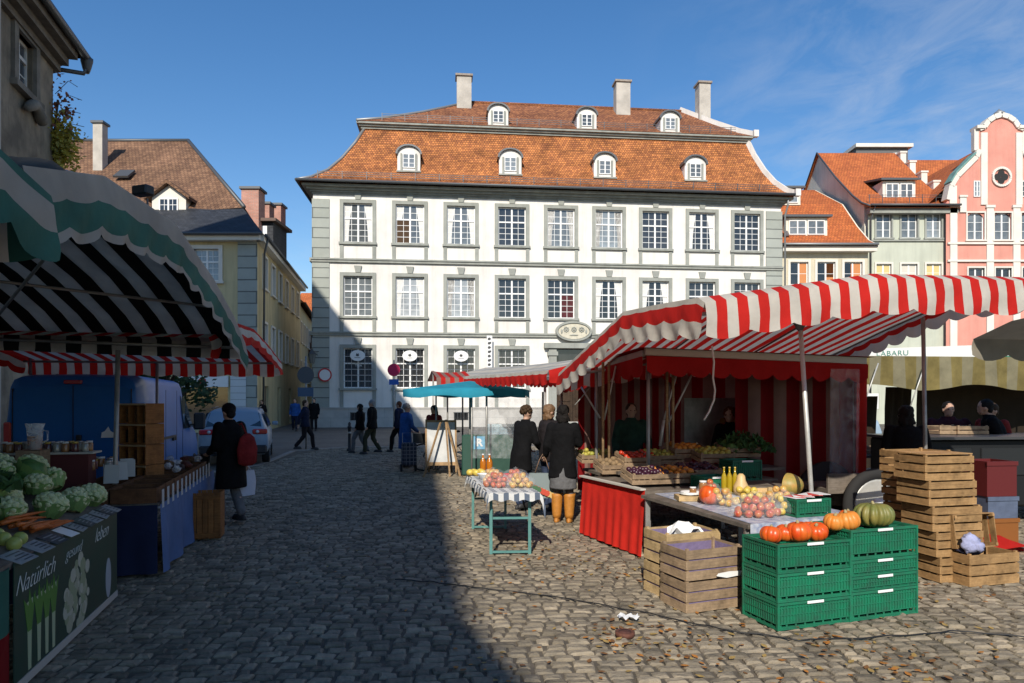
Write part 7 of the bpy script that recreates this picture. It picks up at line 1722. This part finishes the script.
# ------------------------------------------------------------------ background stalls on the right
AO = Awn((6.55,13.4), (-.12,.99), (.99,.12), [(0,2.64),(2.5,2.72)], 9.0, pitch=.14)
t = thing('olive_striped_awning', 'yellow-green and grey striped awning hanging behind the wooden crate stacks', 'awning')
AO.roof('canopy',[c_pale,c_olive],t); mb = MB(); pts=[]
for i in range(6): pts.append([AO.pt(u_*.125,0,-.62*i/5*(1-.0*u_)) + V((0,-.05*math.sin(u_*.8)*i/5,.06*math.sin(u_*.35)*i/5)) for u_ in range(73)])
mb.grid(pts, mi=lambda i,j:(j//2)%2).build('hanging_front',[c_pale,c_olive],t)
for u in (.1,4.5,8.9): p=AO.pt(u,-.05); postto(t,(p.x,p.y,p.z),(p.x,p.y,0),m=pole_m); 
for u in (.6,1.6,5.0): a_=AO.pt(u,.0,-.15)+V((0,-.15,0)); MB().tube([a_,V((a_.x-.35,a_.y,1.5))],.014,6).build('brace',pole_l,t)
dkc = cloth('backing_dark',(.03,.022,.015),.02)  # dark sheets added to make the gap behind the stall dark
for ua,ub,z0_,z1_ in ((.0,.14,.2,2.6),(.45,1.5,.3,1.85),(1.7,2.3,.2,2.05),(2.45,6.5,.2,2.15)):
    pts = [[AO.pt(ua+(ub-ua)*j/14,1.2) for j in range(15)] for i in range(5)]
    pts = [[V((p.x,p.y+.05*math.sin(j*1.3+i),z1_+(z0_-z1_)*i/4)) for j,p in enumerate(r_)] for i,r_ in enumerate(pts)]; MB().grid(pts).build('dark_backing',dkc,t)
t = thing('green_white_fascia', 'white and green banner edge with lettering above the olive awning', 'awning sign', (8.1,16.6,0), R(-32))
zc_ = P(905,358,16).z; mb = MB(); mb.box(0,9,0,.03,zc_-.02,zc_+.24); mb.build('white_band', sign_white, t); MB().box(0,9,-.02,.031,zc_-.16,zc_-.021).build('green_band', mat('band_green',(.01,.16,.09),.6), t); text_mesh('LABARU', .17, mat('letter_green',(.05,.22,.18),.6), parent=t, M=Matrix.Translation((1.0,-.006,zc_+.11)) @ UPRIGHT, spacing=1.1)
for x in (.1,4,8.9): MB().tube([(x,.1,0),(x,.1,zc_+.2)],.03,8).build('post',pole_m,t)
AP_ = Awn((6.35,9.4), (-.15,.985), (.985,.15), [(-1.5,2.88),(-.6,2.80),(.0,2.62)], 4.5, pitch=4.5)
t = thing('grey_canvas_awning', 'drab grey-brown canvas awning corner at the right edge', 'awning'); drab = cloth('canvas_drab',(.30,.27,.21),.2); AP_.roof('canopy',[drab,drab],t); AP_.valance('valance',[drab,drab],t,0,.30,sub=40,nsc=8,scal=.08); p=AP_.pt(4.4,-.3); postto(t,p,(p.x,p.y,0),m=pole_m); 
# dark counter / serving trailer
Yt_ = 9.6; t = thing('dark_serving_counter', 'long black serving counter in the shade behind the wooden crate stacks', 'counter', (LX(905,Yt_),Yt_,0), R(6))
blk = mat('black_counter',(.010,.011,.012),.6,spec=.3); MB().bbox(0,4.2,0,.8,.25,1.22,.03).build('cabinet', blk, t); MB().box(-.05,4.3,-.12,.9,1.222,1.26).build('counter_top', mat('counter_steel',(.12,.12,.13),.3,metal=.7), t)
for k in range(4): MB().bbox(.2+k*.95,1.0+k*.95,-.02,-.001,.7,1.1,.01).build('front_panel', mat('panel_gloss',(.018,.02,.022),.35,spec=.4), t)
for x in (.5,3.6): MB().lathe([(0,-.06),(.28,-.06),(.30,-.03),(.30,.03),(.28,.06),(0,.06)],n=24,M=Matrix.Rotation(R(90),4,'X'),c=(x,.1,.30)).build('wheel',tyre_m,t)
def small_box(px,py,Y,w,d,h,m,name,label,cat,rim=None):
    q = PZ(px,py,0) if Y is None else V((LX(px,Y),Y,0)); t = thing(name,label,cat,q,R(8)); mb = MB(); th=.012
    mb.box(-w/2,w/2,0,th,0,h); mb.box(-w/2,w/2,d-th,d,0,h); mb.box(-w/2,-w/2+th,th,d-th,0,h); mb.box(w/2-th,w/2,th,d-th,0,h); mb.box(-w/2+th,w/2-th,th,d-th,0,.01); mb.build('walls',m,t); MB().box(-w/2-.01,w/2+.01,-.012,-.001,h-.05,h).build('rim',rim or m,t); return t
small_box(1003,0,8.2,.42,.40,.36,mat('orange_box',(.22,.08,.015),.5),'plastic_box','orange plastic box on the ground before the black counter, bottom of three','box')  # all three box colours darkened to stand for shade
o = small_box(1003,0,8.2,.40,.38,.26,mat('bluewhite_box',(.10,.13,.20),.5,var=.3),'plastic_box','blue-grey box standing on the orange box before the black counter','box'); o.location.z = .362
o = small_box(1002,0,8.2,.40,.38,.42,mat('red_box',(.10,.008,.008),.6),'plastic_box','red tall box with shade in its colour on top of the blue-grey one before the black counter','box'); o.location.z = .624
# handcart wheel seen left of the stacks
q = P(868,465,8.6); t = thing('market_handcart', 'black market handcart with big pale-rimmed wheel beside the red booth corner', 'handcart', (q.x+.1,8.6,0), R(10))
w_ = MB().lathe([(.34,-.05),(.44,-.05),(.46,0),(.44,.05),(.34,.05),(.33,0)],n=30,M=Matrix.Rotation(R(90),4,'X'),c=(0,0,.46)).build('wheel',tyre_m,t); MB().lathe([(.30,-.03),(.335,-.03),(.335,.03),(.30,.03)],n=30,M=Matrix.Rotation(R(90),4,'X'),c=(0,0,.46)).build('rim',pole_l,w_); MB().lathe([(0,-.05),(.09,-.05),(.09,.05),(0,.05)],n=14,M=Matrix.Rotation(R(90),4,'X'),c=(0,0,.46)).build('hub',whitepaint,w_)
MB().box(-.6,.9,.1,.9,.60,.66).build('bed',dark_board,t); MB().box(-.6,.9,.1,.13,.661,.85).build('side_board',dark_board,t); MB().bar((.8,.5,.6),(1.5,.5,0),.05).build('prop_leg',dark_board,t)
w2 = MB().lathe([(0,-.04),(.44,-.05),(.46,0),(.44,.05),(0,.04)],n=30,M=Matrix.Rotation(R(90),4,'X'),c=(0,1.0,.46)).build('wheel',tyre_m,t)
# crates and boxes on tables between
for i,(px,py,Y,lab) in enumerate(((872,448,11,'pallet-like wooden crate on a low trestle behind the handcart'),(940,417,10.2,'pale wooden crate standing on the black counter, left one'),(958,417,10.2,'pale wooden crate standing on the black counter, right one'))):
    p = P(px,py,Y); place(shal, (p.x,Y,1.265 if i else .9), R(8), lab, 'crates behind the right stacks')
q = P(872,0,11); t = thing('trestle_table','weathered trestle table with bare boards behind the handcart','table',(q.x,11,0),R(5)); MB().box(-.3,1.5,-.1,.8,.85,.89).build('table_top',dark_board,t)
for x in (-.1,1.3): MB().bar((x-.2,.3,0),(x+.1,.3,.849),.04).bar((x+.3,.3,0),(x,.3,.849),.04).build('trestle_leg',pole_l,t)
p = P(885,432,11.3); place(sc_, (p.x,11.3,.892), R(5), 'small empty green crate on the trestle table behind the handcart')
# parked car far behind the right stalls
t = thing('parked_blue_car','pale blue parked car glimpsed between the right stalls','car',(LX(874,25),25,0),R(80))
body([(-.0,.80,.70,.42,.62,.70,.05),(.1,.86,.78,.30,.85,1.0,.06),(.42,.885,.70,.26,.92,1.30,.10),(.9,.89,.68,.24,.92,1.46,.12),(2.2,.89,.68,.24,.90,1.45,.12),(2.9,.89,.74,.24,.86,1.0,.06),(3.9,.86,.72,.26,.74,.84,.06),(4.1,.78,.64,.36,.6,.68,.05)], carpaint('car_pale_blue',(.30,.40,.50)), t)
mb = MB(); mb.add([(-.865,.55,1.0),(-.865,2.8,1.0),(-.735,2.2,1.34),(-.735,.95,1.36)],[(3,2,1,0)]); mb.add([(.865,.55,1.0),(.865,2.8,1.0),(.735,2.2,1.34),(.735,.95,1.36)],[(0,1,2,3)]); mb.build('side_window',car_glass,t)
for y_ in (.8,3.3):
    for s in (-1,1): wheel(t,s*.8,y_)
q = P(894,408,20); t = thing('red_banner_panel','bright red vertical panel glimpsed behind the right stalls','panel',(q.x,20,0),0); MB().bbox(-.2,.2,-.03,.03,1.1,1.95,.01).build('panel',sign_red,t); MB().bar((-.15,0,0),(-.15,0,1.1),.05).build('leg',pole_m,t); MB().bar((.15,0,0),(.15,0,1.1),.05).build('leg',pole_m,t)
q = P(880,403,20); t = thing('white_notice','white notice board beside the bright red panel','notice',(q.x-.25,20,0),0); MB().box(-.2,.2,-.02,.02,1.5,1.95).build('board',sign_white,t); MB().tube([(0,.03,0),(0,.03,1.6)],.02,6).build('post',pole_m,t)
t = thing('lit_wood_kiosk','sunlit light wooden kiosk far behind the right stalls','kiosk',(LX(968,24),24,0),0)
MB().box(-.2,3.4,0,2,0,.9).box(-.2,3.4,.0,.1,1.75,2.3).build('wall',mat('kiosk_wood',(.50,.26,.08),.8,var=.3,vscale=6),t); MB().box(-.2,3.4,.3,.35,.9,1.75).build('display',mat('kiosk_display',(.35,.36,.45),.6,col2=(.5,.3,.1),vscale=5),t); MB().box(-.5,3.7,-.5,2.2,2.301,2.42).build('roof',darkmetal,t)
# ------------------------------------------------------------------ people
skin = mat('skin', (.50,.30,.21), .6, var=.1, vscale=20); eye_m = mat('eye', (.02,.015,.015), .2)
def clothm(n, c): return mat('wear_'+n, c, .9, var=.4, vscale=7, bump=1.0, bscale=11, spec=.15)
def hairm(n, c): return mat('hair_'+n, c, .7, var=.4, vscale=60, bump=.6, bscale=120, spec=.2)
def capsule_chain(mb, pts, rs, n=10, mi=0):
    """rounded tapered tube"""
    pts = [V(p) for p in pts]; d0 = (pts[1]-pts[0]).normalized(); d1 = (pts[-1]-pts[-2]).normalized(); P_ = []; Q = []
    for k in (90,60,30): P_.append(pts[0]-d0*rs[0]*math.sin(R(k))); Q.append(max(.001, rs[0]*math.cos(R(k))))
    P_ += pts; Q += list(rs)
    for k in (30,60,90): P_.append(pts[-1]+d1*rs[-1]*math.sin(R(k))); Q.append(max(.001, rs[-1]*math.cos(R(k))))
    mb.tube(P_, Q, n, mi)
def remesh(o, vox=.014, it=3):
    m = o.modifiers.new('r','REMESH'); m.mode = 'VOXEL'; m.voxel_size = vox; m.use_smooth_shade = True
    s = o.modifiers.new('s','SMOOTH'); s.iterations = it; s.factor = .5
    dg = bpy.context.evaluated_depsgraph_get(); me = bpy.data.meshes.new_from_object(o.evaluated_get(dg)); mats = list(o.data.materials); o.modifiers.clear(); o.data = me
    if not me.materials:
        for q in mats: me.materials.append(q)
    return o
def person(label, loc, face, H=1.72, build='m', stride=.0, armL=None, armR=None, lean=0, top=None, toplen='jacket', bottom=None, boots=None, shoe=None, hair=None, hairstyle='short', head_turn=0, skirt=None, group=None, hat=None, scale_w=1.0, head_pitch=0, legs=True):
    """local: faces +y, x to its right; arms as (elbow, hand) in units of the 1.72 m figure"""
    t = thing('person', label, 'person', loc, face, group); k = H/1.72; Wd = (1.0 if build == 'm' else .92)*scale_w
    sy = lambda z: lean*(max(0,z-.92))          # forward lean of the torso
    def S(x,y,z): return V((x*Wd*k, (y+sy(z))*k, z*k))
    hipL, hipR = (-.09,0,.90), (.09,0,.90)
    fL, fR = stride*.5, -stride*.5
    kneeL = (-.10, fL*.55+.03+(.05 if stride else 0), .49); kneeR = (.10, fR*.35+.03+(.04 if stride else 0), .49)
    ankL = (-.10, fL, .09); ankR = (.10, fR, .09+(.05 if stride else 0))
    shL, shR = (-.185,0,1.40), (.185,0,1.40)
    aL = armL or ((-.25,-.03,1.13),(-.25,.06,.88)); aR = armR or ((.25,-.03,1.13),(.25,.06,.88))
    mb = MB()
    for h_,kn,an,f in ((hipL,kneeL,ankL,fL),(hipR,kneeR,ankR,fR)):
        capsule_chain(mb, [S(*h_),S((h_[0]+kn[0])/2,(h_[1]+kn[1])/2,(h_[2]+kn[2])/2),S(*kn),S((kn[0]+an[0])/2,(kn[1]+an[1])/2-.015,(kn[2]+an[2])/2+.04),S(*an)], [q*k for q in (.088,.078,.055,.054,.036)])
        capsule_chain(mb, [S(an[0],an[1]-.04,an[2]-.045),S(an[0],an[1]+.13,an[2]-.05)], [.035*k,.03*k])
    mb.loft([tuple(S(0,y,z))+(rx*k*Wd,ry*k) for z,rx,ry,y in ((.84,.13,.10,0),(.92,.17,.115,0),(1.04,.145,.10,0),(1.15,.15,.105,.0),(1.27,.175,.115,.0),(1.37,.185,.105,-.01),(1.42,.13,.08,-.01),(1.45,.065,.06,-.005))], n=18)
    hd = S(0,.015,1.60)
    capsule_chain(mb, [S(0,-.01,1.42), S(0,.01,1.53)], [.055*k,.05*k])
    Mh = Matrix.Translation(hd) @ Matrix.Rotation(head_turn,4,'Z') @ Matrix.Rotation(-head_pitch,4,'X')
    mb.M = Mh
    mb.ell((0,-.005,.02),(.076*k,.096*k,.105*k),n=18,m=12); mb.ell((0,.030*k,-.052*k),(.052*k,.056*k,.060*k),n=14,m=9); mb.loft([(0,.090*k,-.028*k,.016*k,.016*k),(0,.086*k,.0,.011*k,.014*k),(0,.076*k,.028*k,.008*k,.010*k)],n=8); mb.ell((0,.082*k,-.060*k),(.020*k,.010*k,.007*k),n=8,m=5)
    for s in (-1,1): mb.ell((s*.077*k,-.005,-.005),(.012*k,.020*k,.032*k),n=8,m=6); mb.ell((s*.03*k,.072*k,.028*k),(.018*k,.014*k,.008*k),n=8,m=5)
    mb.M = None
    hands = []
    for sh,(el,ha),s in ((shL,aL,-1),(shR,aR,1)):
        a,b,c = S(*sh),S(*el),S(*ha); capsule_chain(mb,[a,(a+b)/2,b,(b+c)/2,c],[.052*k,.045*k,.037*k,.036*k,.024*k]); d = (c-b).normalized(); hands.append((c,d,s))
        capsule_chain(mb,[c,c+d*.05*k,c+d*.085*k],[.024*k,.030*k,.026*k])
    o = mb.build('body', skin, t); remesh(o, .0135*k, 2)
    # fingers and thumbs joined to the palms in the same mesh
    fm = MB()
    for c,d,s in hands:
        side_ = d.cross(V((0,0,1))); side_ = side_.normalized() if side_.length > .2 else V((0,1,0)); inn = side_.cross(d).normalized()*(-s)
        for q,(off,ln) in enumerate(((-.024,.060),(-.008,.072),(.008,.068),(.023,.052))):
            b_ = c+d*.075*k+side_*off*k; capsule_chain(fm,[b_,b_+d*ln*.45*k+inn*.006*k,b_+d*ln*.8*k+inn*.022*k,b_+d*ln*.95*k+inn*.040*k],[.0095*k,.009*k,.008*k,.006*k],n=6)
        b_ = c+d*.025*k-side_*.025*k; capsule_chain(fm,[b_,b_-side_*.022*k+d*.022*k,b_-side_*.026*k+d*.050*k+inn*.01*k],[.012*k,.010*k,.007*k],n=6)
    me = o.data; bv = [tuple(v.co) for v in me.vertices]; bf = [tuple(p.vertices) for p in me.polygons]; nb = len(bv)
    nm = bpy.data.meshes.new('body'); nm.from_pydata(bv+fm.v, [], bf+[tuple(i+nb for i in f) for f in fm.f]); nm.materials.append(skin); nm.polygons.foreach_set('use_smooth',[True]*len(nm.polygons)); nm.update(); o.data = nm
    m_ = MB(Mh)
    for s in (-1,1): m_.ell((s*.030*k,.083*k,.012*k),(.011*k,.008*k,.007*k),n=8,m=6)
    m_.build('eyes', eye_m, t)
    # trousers / tights
    if bottom:
        mb = MB()
        for h_,kn,an in ((hipL,kneeL,ankL),(hipR,kneeR,ankR)):
            capsule_chain(mb,[S(h_[0],h_[1],h_[2]-.02),S((h_[0]+kn[0])/2,(h_[1]+kn[1])/2,(h_[2]+kn[2])/2),S(*kn),S((kn[0]+an[0])/2,(kn[1]+an[1])/2-.01,(kn[2]+an[2])/2),S(an[0],an[1]-.005,an[2]+.03)],[q*k*(.86 if skirt else 1) for q in (.108,.098,.076,.072,.066)])
        mb.loft([tuple(S(0,0,z))+(rx*k*Wd,ry*k) for z,rx,ry in ((.80,.10,.09),(.86,.168,.125),(.93,.19,.135),(1.02,.165,.12),(1.04,.16,.115))], n=18); remesh(mb.build('trousers' if not skirt else 'tights', bottom, t), .017*k, 1)
    if skirt:
        m_,zb = skirt; MB().loft([tuple(S(0,0,z))+(rx*k*Wd,ry*k) for z,rx,ry in ((zb,.22,.17),(zb+.02,.222,.172),(.8,.205,.155),(.93,.195,.14),(1.05,.16,.12))], n=22, wob=.03).build('skirt', m_, t)
    # shoes or boots
    for nm_,an in (('shoe',ankL),('shoe',ankR)):
        mb = MB(); z0 = an[2]-.09
        mb.loft([tuple(S(an[0],an[1]+.04,z0+z))+(rx*k,ry*k) for z,rx,ry in ((.0,.045,.135),(.02,.050,.142),(.055,.046,.125),(.085,.042,.085))], n=16)
        if boots: mb.loft([tuple(S(an[0]+(kx-an[0])*f,an[1]+(ky-an[1])*f,z0+z))+(r*k,r*1.08*k) for z,r,f in ((.06,.062,0),(.12,.068,.05),(.25,.078,.4),(.38,.086,.75),(.42,.090,.85)) for kx,ky in (((kneeL if an is ankL else kneeR)[:2]),)], n=16)
        mb.build('boot' if boots else 'shoe', boots or shoe or plastic_b, t)
    # coat / jacket
    zb = {'jacket':.80,'coat':.52,'long':.34,'parka':.66}[toplen]
    mb = MB(); sec = [(zb,.235 if zb < .7 else .205,.165),(zb+.012,.24 if zb < .7 else .21,.17)]
    if zb < .7: sec.append((.80,.222,.165))
    sec += [(.93,.212,.155),(1.06,.19,.142),(1.18,.195,.145),(1.30,.212,.15),(1.385,.212,.135),(1.43,.165,.11),(1.465,.085,.085),(1.50,.078,.08)]
    mb.loft([tuple(S(0,0,z))+(rx*k*Wd,ry*k) for z,rx,ry in sec], n=22, wob=.022, seed=int(loc[0]*10))
    for sh,(el,ha) in ((shL,aL),(shR,aR)):
        a,b,c = S(*sh),S(*el),S(*ha); capsule_chain(mb,[a,(a+b)/2,b,(b+c)/2,c-(c-b).normalized()*.02*k],[.078*k,.070*k,.062*k,.056*k,.048*k])
    remesh(mb.build('coat' if zb < .75 else 'jacket', top, t), .018*k, 2)
    # hair / hat
    mb = MB(Mh)
    hairm_ = hair
    if hairstyle == 'short': mb.ell((0,-.022*k,.038*k),(.086*k,.096*k,.096*k),n=18,m=12,jit=.08); mb.ell((0,-.06*k,-.02*k),(.070*k,.05*k,.07*k),n=12,m=8,jit=.1)
    elif hairstyle == 'bob': mb.ell((0,-.020*k,.036*k),(.092*k,.104*k,.100*k),n=30,m=20,jit=.22,seed=3); mb.ell((0,-.045*k,-.055*k),(.098*k,.072*k,.105*k),n=30,m=20,jit=.35,seed=5)
    elif hairstyle == 'long': mb.ell((0,-.020*k,.036*k),(.092*k,.102*k,.100*k),n=18,m=12,jit=.08); mb.loft([(0,-.075*k,-.30*k,.09*k,.03*k),(0,-.07*k,-.2*k,.11*k,.045*k),(0,-.055*k,-.06*k,.10*k,.06*k),(0,-.04*k,.03*k,.09*k,.07*k)],n=14,wob=.05)
    elif hairstyle == 'curly':
        for q in range(26): a=q*2.4; e=math.acos(1-1.3*(q+.5)/26); mb.ell((.075*k*math.sin(e)*math.cos(a),-.03*k+.082*k*math.sin(e)*math.sin(a),.03*k+.085*k*math.cos(e)),.036*k,n=7,m=5,jit=.3,seed=q)
    elif hairstyle == 'fringe': mb.ell((0,-.030*k,.012*k),(.080*k,.080*k,.070*k),n=16,m=10,jit=.12)
    if hairstyle != 'none': mb.build('hair', hairm_, t)
    if hat: 
        m_ = MB(Mh); m_.ell((0,-.012*k,.055*k),(.093*k,.104*k,.085*k),n=18,m=12); m_.build('hat', hat, t)
    return t
blackc = clothm('black',(.007,.007,.008)); darkc = clothm('dark_grey',(.022,.018,.020)); navyc = clothm('navy',(.015,.02,.045)); bluec = clothm('blue',(.03,.10,.32)); brownc = clothm('brown',(.07,.045,.03)); jeansc = clothm('jeans',(.05,.07,.13)); olivec = clothm('olive',(.05,.05,.03)); redc = clothm('red',(.25,.03,.025)); greyc = clothm('grey',(.16,.16,.165)); tanb = mat('boot_tan',(.50,.20,.03),.55,var=.2,vscale=18,bump=.3); whitec = clothm('white',(.5,.5,.5)); greenc = clothm('green',(.03,.07,.05)); orangec = clothm('orange',(.45,.14,.04)); tealc = clothm('teal',(.05,.16,.17))
hb = hairm('black',(.012,.010,.009)); hbr = hairm('brown',(.07,.04,.02)); hgr = hairm('grey',(.30,.29,.28)); hbl = hairm('blond',(.42,.30,.14)); har = hairm('auburn',(.16,.05,.02))
def bagobj(name, label, cat, loc, rz, w, h, d, m, handle=.12, hm=None, wob=.05):
    t = thing(name, label, cat, loc, rz); mb = MB(); pts = []
    for i in range(9):
        f = i/8; row = []
        for j in range(21):
            a = 2*math.pi*j/20; sq = (abs(math.cos(a))**.5*math.copysign(1,math.cos(a)), abs(math.sin(a))**.6*math.copysign(1,math.sin(a))); ww_ = (w/2)*(1+.12*math.sin(f*3)-.25*f*f*(1 if wob > .06 else .1)); dd_ = (d/2)*(1-.6*f)
            row.append(V((sq[0]*ww_*(1+wob*math.sin(a*3+f*4)), sq[1]*dd_*(1+wob*math.sin(a*5+f*6)), -h-handle+h*f)))
        pts.append(row)
    mb.grid(pts); mb.build('bag_body', m, t)
    for s in (-1,1): MB().tube([(-w*.28,s*d*.15,-handle),(-w*.12,s*d*.08,-handle*.3),(0,0,0),(w*.12,s*d*.08,-handle*.3),(w*.28,s*d*.15,-handle)], .006, 6).build('strap', hm or m, t)
    return t
# shopper at the left stall
p = G(231,524); a = R(62)   # faces left towards the trays
T = person('person in long dark coat and cap buying at the tray stall', p, R(62), 1.72, 'm', .18, armL=((-.23,.04,1.13),(-.16,.26,1.02)), armR=((.26,-.02,1.12),(.27,.02,.84)), top=blackc, toplen='coat', bottom=greyc, shoe=plastic_b, hair=hb, hat=blackc, lean=.06)
Mx = Matrix.Translation(p) @ Matrix.Rotation(a,4,'Z')
q = Mx @ V((.10,-.22,1.18)); t = thing('shoulder_bag','dark red shoulder bag hanging on the back of the long-coated shopper','bag',q,a); MB().loft([(0,0,-.34,.08,.04),(0,0,-.30,.15,.07),(0,0,-.1,.17,.08),(0,0,.06,.12,.06),(0,0,.12,.04,.03)],n=16,wob=.06).build('bag_body',clothm('bag_red',(.22,.02,.02)),t); MB().tube([(0,0,.08),(.0,.12,.26),(-.1,.32,.12)],.014,6).build('strap',clothm('bag_red',(.22,.02,.02)),t)
q = Mx @ V((.27,.02,.84)); bagobj('carrier_bag','white plastic carrier bag held by the long-coated shopper at the tray stall','bag',q,a,.30,.36,.16,mat('bag_white',(.55,.58,.66),.4,trans=.2,bump=.6,bscale=20),.10)
# street figures far left
person('person in black coat standing left of a pair in the side street', G(251,432)+V((0,0,0)), R(190), 1.75,'m',0,top=blackc,bottom=darkc,hair=hb,toplen='parka')
person('person in dark clothes standing right of a pair in the side street', G(262,432), R(160), 1.72,'m',.1,top=darkc,bottom=blackc,hair=hbr,toplen='jacket')
person('person in bright blue jacket in the side street', G(295,431), R(180), 1.78,'m',.1,top=bluec,bottom=navyc,hair=hbr)
person('person in dark jacket at the corner of the white house', G(314,431), R(185), 1.8,'m',.0,top=blackc,bottom=darkc,hair=hb,toplen='parka')
person('person in dark jacket striding past the sign post', G(305,450), R(-80), 1.74,'m',.55,armR=((.24,-.16,1.12),(.24,-.18,.90)),top=navyc,bottom=darkc,hair=hbr)
person('woman in black walking half hidden behind the bulky man by the bollard', G(360,453), R(80), 1.62,'f',.45,top=blackc,bottom=greyc,hair=hb,hairstyle='bob')
person('bulky man in dark jacket and olive trousers walking past the bollard', G(372,454), R(85), 1.76,'m',.40,top=blackc,bottom=olivec,hair=hgr,scale_w=1.2)
person('person in dark clothes walking just behind the woman in the blue coat', G(399,452), R(75), 1.70,'m',.5,top=navyc,bottom=blackc,hair=har)
pt_ = G(405,468); person('elderly woman in blue coat pushing a checked shopping trolley', pt_, R(-50), 1.66,'f',.2,armL=((-.26,.06,1.12),(-.18,.28,.98)),armR=((.26,.06,1.12),(.2,.28,.98)),top=bluec,toplen='coat',bottom=navyc,hair=hgr,hairstyle='curly',lean=.08)
q = G(409,472); t = thing('shopping_trolley','dark checked two-wheeled shopping trolley beside the woman in the blue coat','trolley',q,R(20))
MB().bbox(-.17,.17,-.13,.13,.16,.72,.03).build('bag_body',mat_brick('trolley_check',(.02,.025,.04),(.05,.05,.07),(.16,.16,.18),.09,.09,.01,offset=0,bump=0),t)
for s in (-1,1): MB().lathe([(0,-.015),(.09,-.02),(.10,0),(.09,.02),(0,.015)],n=16,M=Matrix.Rotation(R(90),4,'Y'),c=(s*.18,.08,.10)).build('wheel',tyre_m,t)
MB().tube([(-.13,.14,.1),(-.13,.16,.95),(.13,.16,.95),(.13,.14,.1)],.01,6).build('frame',pole_m,t)
person('woman in dark red top standing behind the easel board', V((LX(434,17.4),17.4,0)), R(150), 1.62,'f',0,top=redc,bottom=blackc,hair=hb,hairstyle='long')
# three women at the counter
brownd = clothm('dark_brown',(.020,.014,.012))
p = G(521,510); person('stooping woman in dark coat at the folding table, greyish curly hair', p, R(-50), 1.68,'f',.1,armL=((-.26,.10,1.15),(-.20,.30,1.0)),armR=((.26,.08,1.13),(.16,.30,1.0)),top=blackc,toplen='parka',bottom=jeansc,hair=hbr,hairstyle='curly',lean=.18)
brn=0; p = G(549,510); person('woman in dark jacket between the two others at the counter, light brown hair', p, R(-60), 1.70,'f',.0,armR=((.26,.05,1.14),(.2,.28,1.05)),top=darkc,toplen='jacket',bottom=jeansc,hair=mat('hair_hazel',(.20,.11,.05),.7,var=.4,vscale=50),hairstyle='bob',skirt=None)
p = G(563,522); T = person('woman in black coat, grey skirt and orange boots seen from behind at the counter', p, R(-12), 1.70,'f',.0,armL=((-.26,-.02,1.13),(-.30,.10,.96)),armR=((.25,.08,1.15),(.20,.28,1.12)),top=blackc,toplen='parka',bottom=greyc,skirt=(greyc,.50),boots=tanb,hair=hb,hairstyle='bob')
Mx = Matrix.Translation(p) @ Matrix.Rotation(R(-12),4,'Z'); q = Mx @ V((-.31,.06,.98)); t = bagobj('shopping_bag','grey shopping bag printed with red and yellow fruit hanging from the booted woman','bag',q,R(-6),.40,.36,.14,mat('bag_grey',(.16,.20,.20),.6),.28,hm=mat('strap_tan',(.25,.15,.09),.8),wob=.02)
mb = MB()
for k in range(16): x = -.16+.32*((k*.381)%1); z = -.60+.13*((k*.618)%1); mb.prism([(x+.045*math.cos(b*.9),z+.045*math.sin(b*.9)) for b in range(7)], -.092-.0006*k,-.080,mi=k%3)
mb.build('printed_fruit',[mat('bagprint_red',(.50,.06,.03),.6),mat('bagprint_yellow',(.55,.38,.14),.6),mat('bagprint_green',(.05,.13,.06),.6)],t)
# sellers inside the booth
person('seller in dark green top standing deep inside the red booth', V((LX(631,10.8),10.8,0)), R(185), 1.72,'m',0,armL=((-.27,.05,1.12),(-.22,.25,1.0)),top=greenc,bottom=blackc,hair=hbr,hairstyle='short')
person('seller bending over the crates below the vegetable poster', V((LX(733,10.5),10.5,0)), R(150), 1.66,'f',0,armL=((-.26,.15,1.12),(-.18,.32,.98)),armR=((.26,.15,1.12),(.18,.32,.98)),lean=.35,top=blackc,bottom=blackc,hair=har,hairstyle='curly')
# right background figures
person('person in black seen from behind between the crate stacks and the olive awning', V((LX(906,8.9),8.9,0)), R(-20), 1.70,'m',0,armR=((.27,.1,1.15),(.3,.3,1.12)),top=blackc,toplen='parka',bottom=blackc,hair=hb,hairstyle='bob')
person('stout person in dark maroon serving at the black counter', V((LX(948,10.9),10.9,0)), R(170), 1.74,'m',0,armL=((-.28,.1,1.12),(-.22,.3,1.0)),armR=((.28,.1,1.12),(.22,.3,1.0)),top=clothm('maroon',(.05,.012,.018)),bottom=blackc,hair=hb,scale_w=1.3)
person('person in dark red jacket near the right edge behind the black counter', V((LX(992,10.9),10.9,0)), R(110), 1.72,'m',0,top=redc,bottom=blackc,hair=hbr)
person('person in black leaning forward at the right edge of the counter', V((LX(1012,10.3),10.5,0)), R(60), 1.78,'m',0,lean=.3,top=blackc,bottom=darkc,hair=hb)
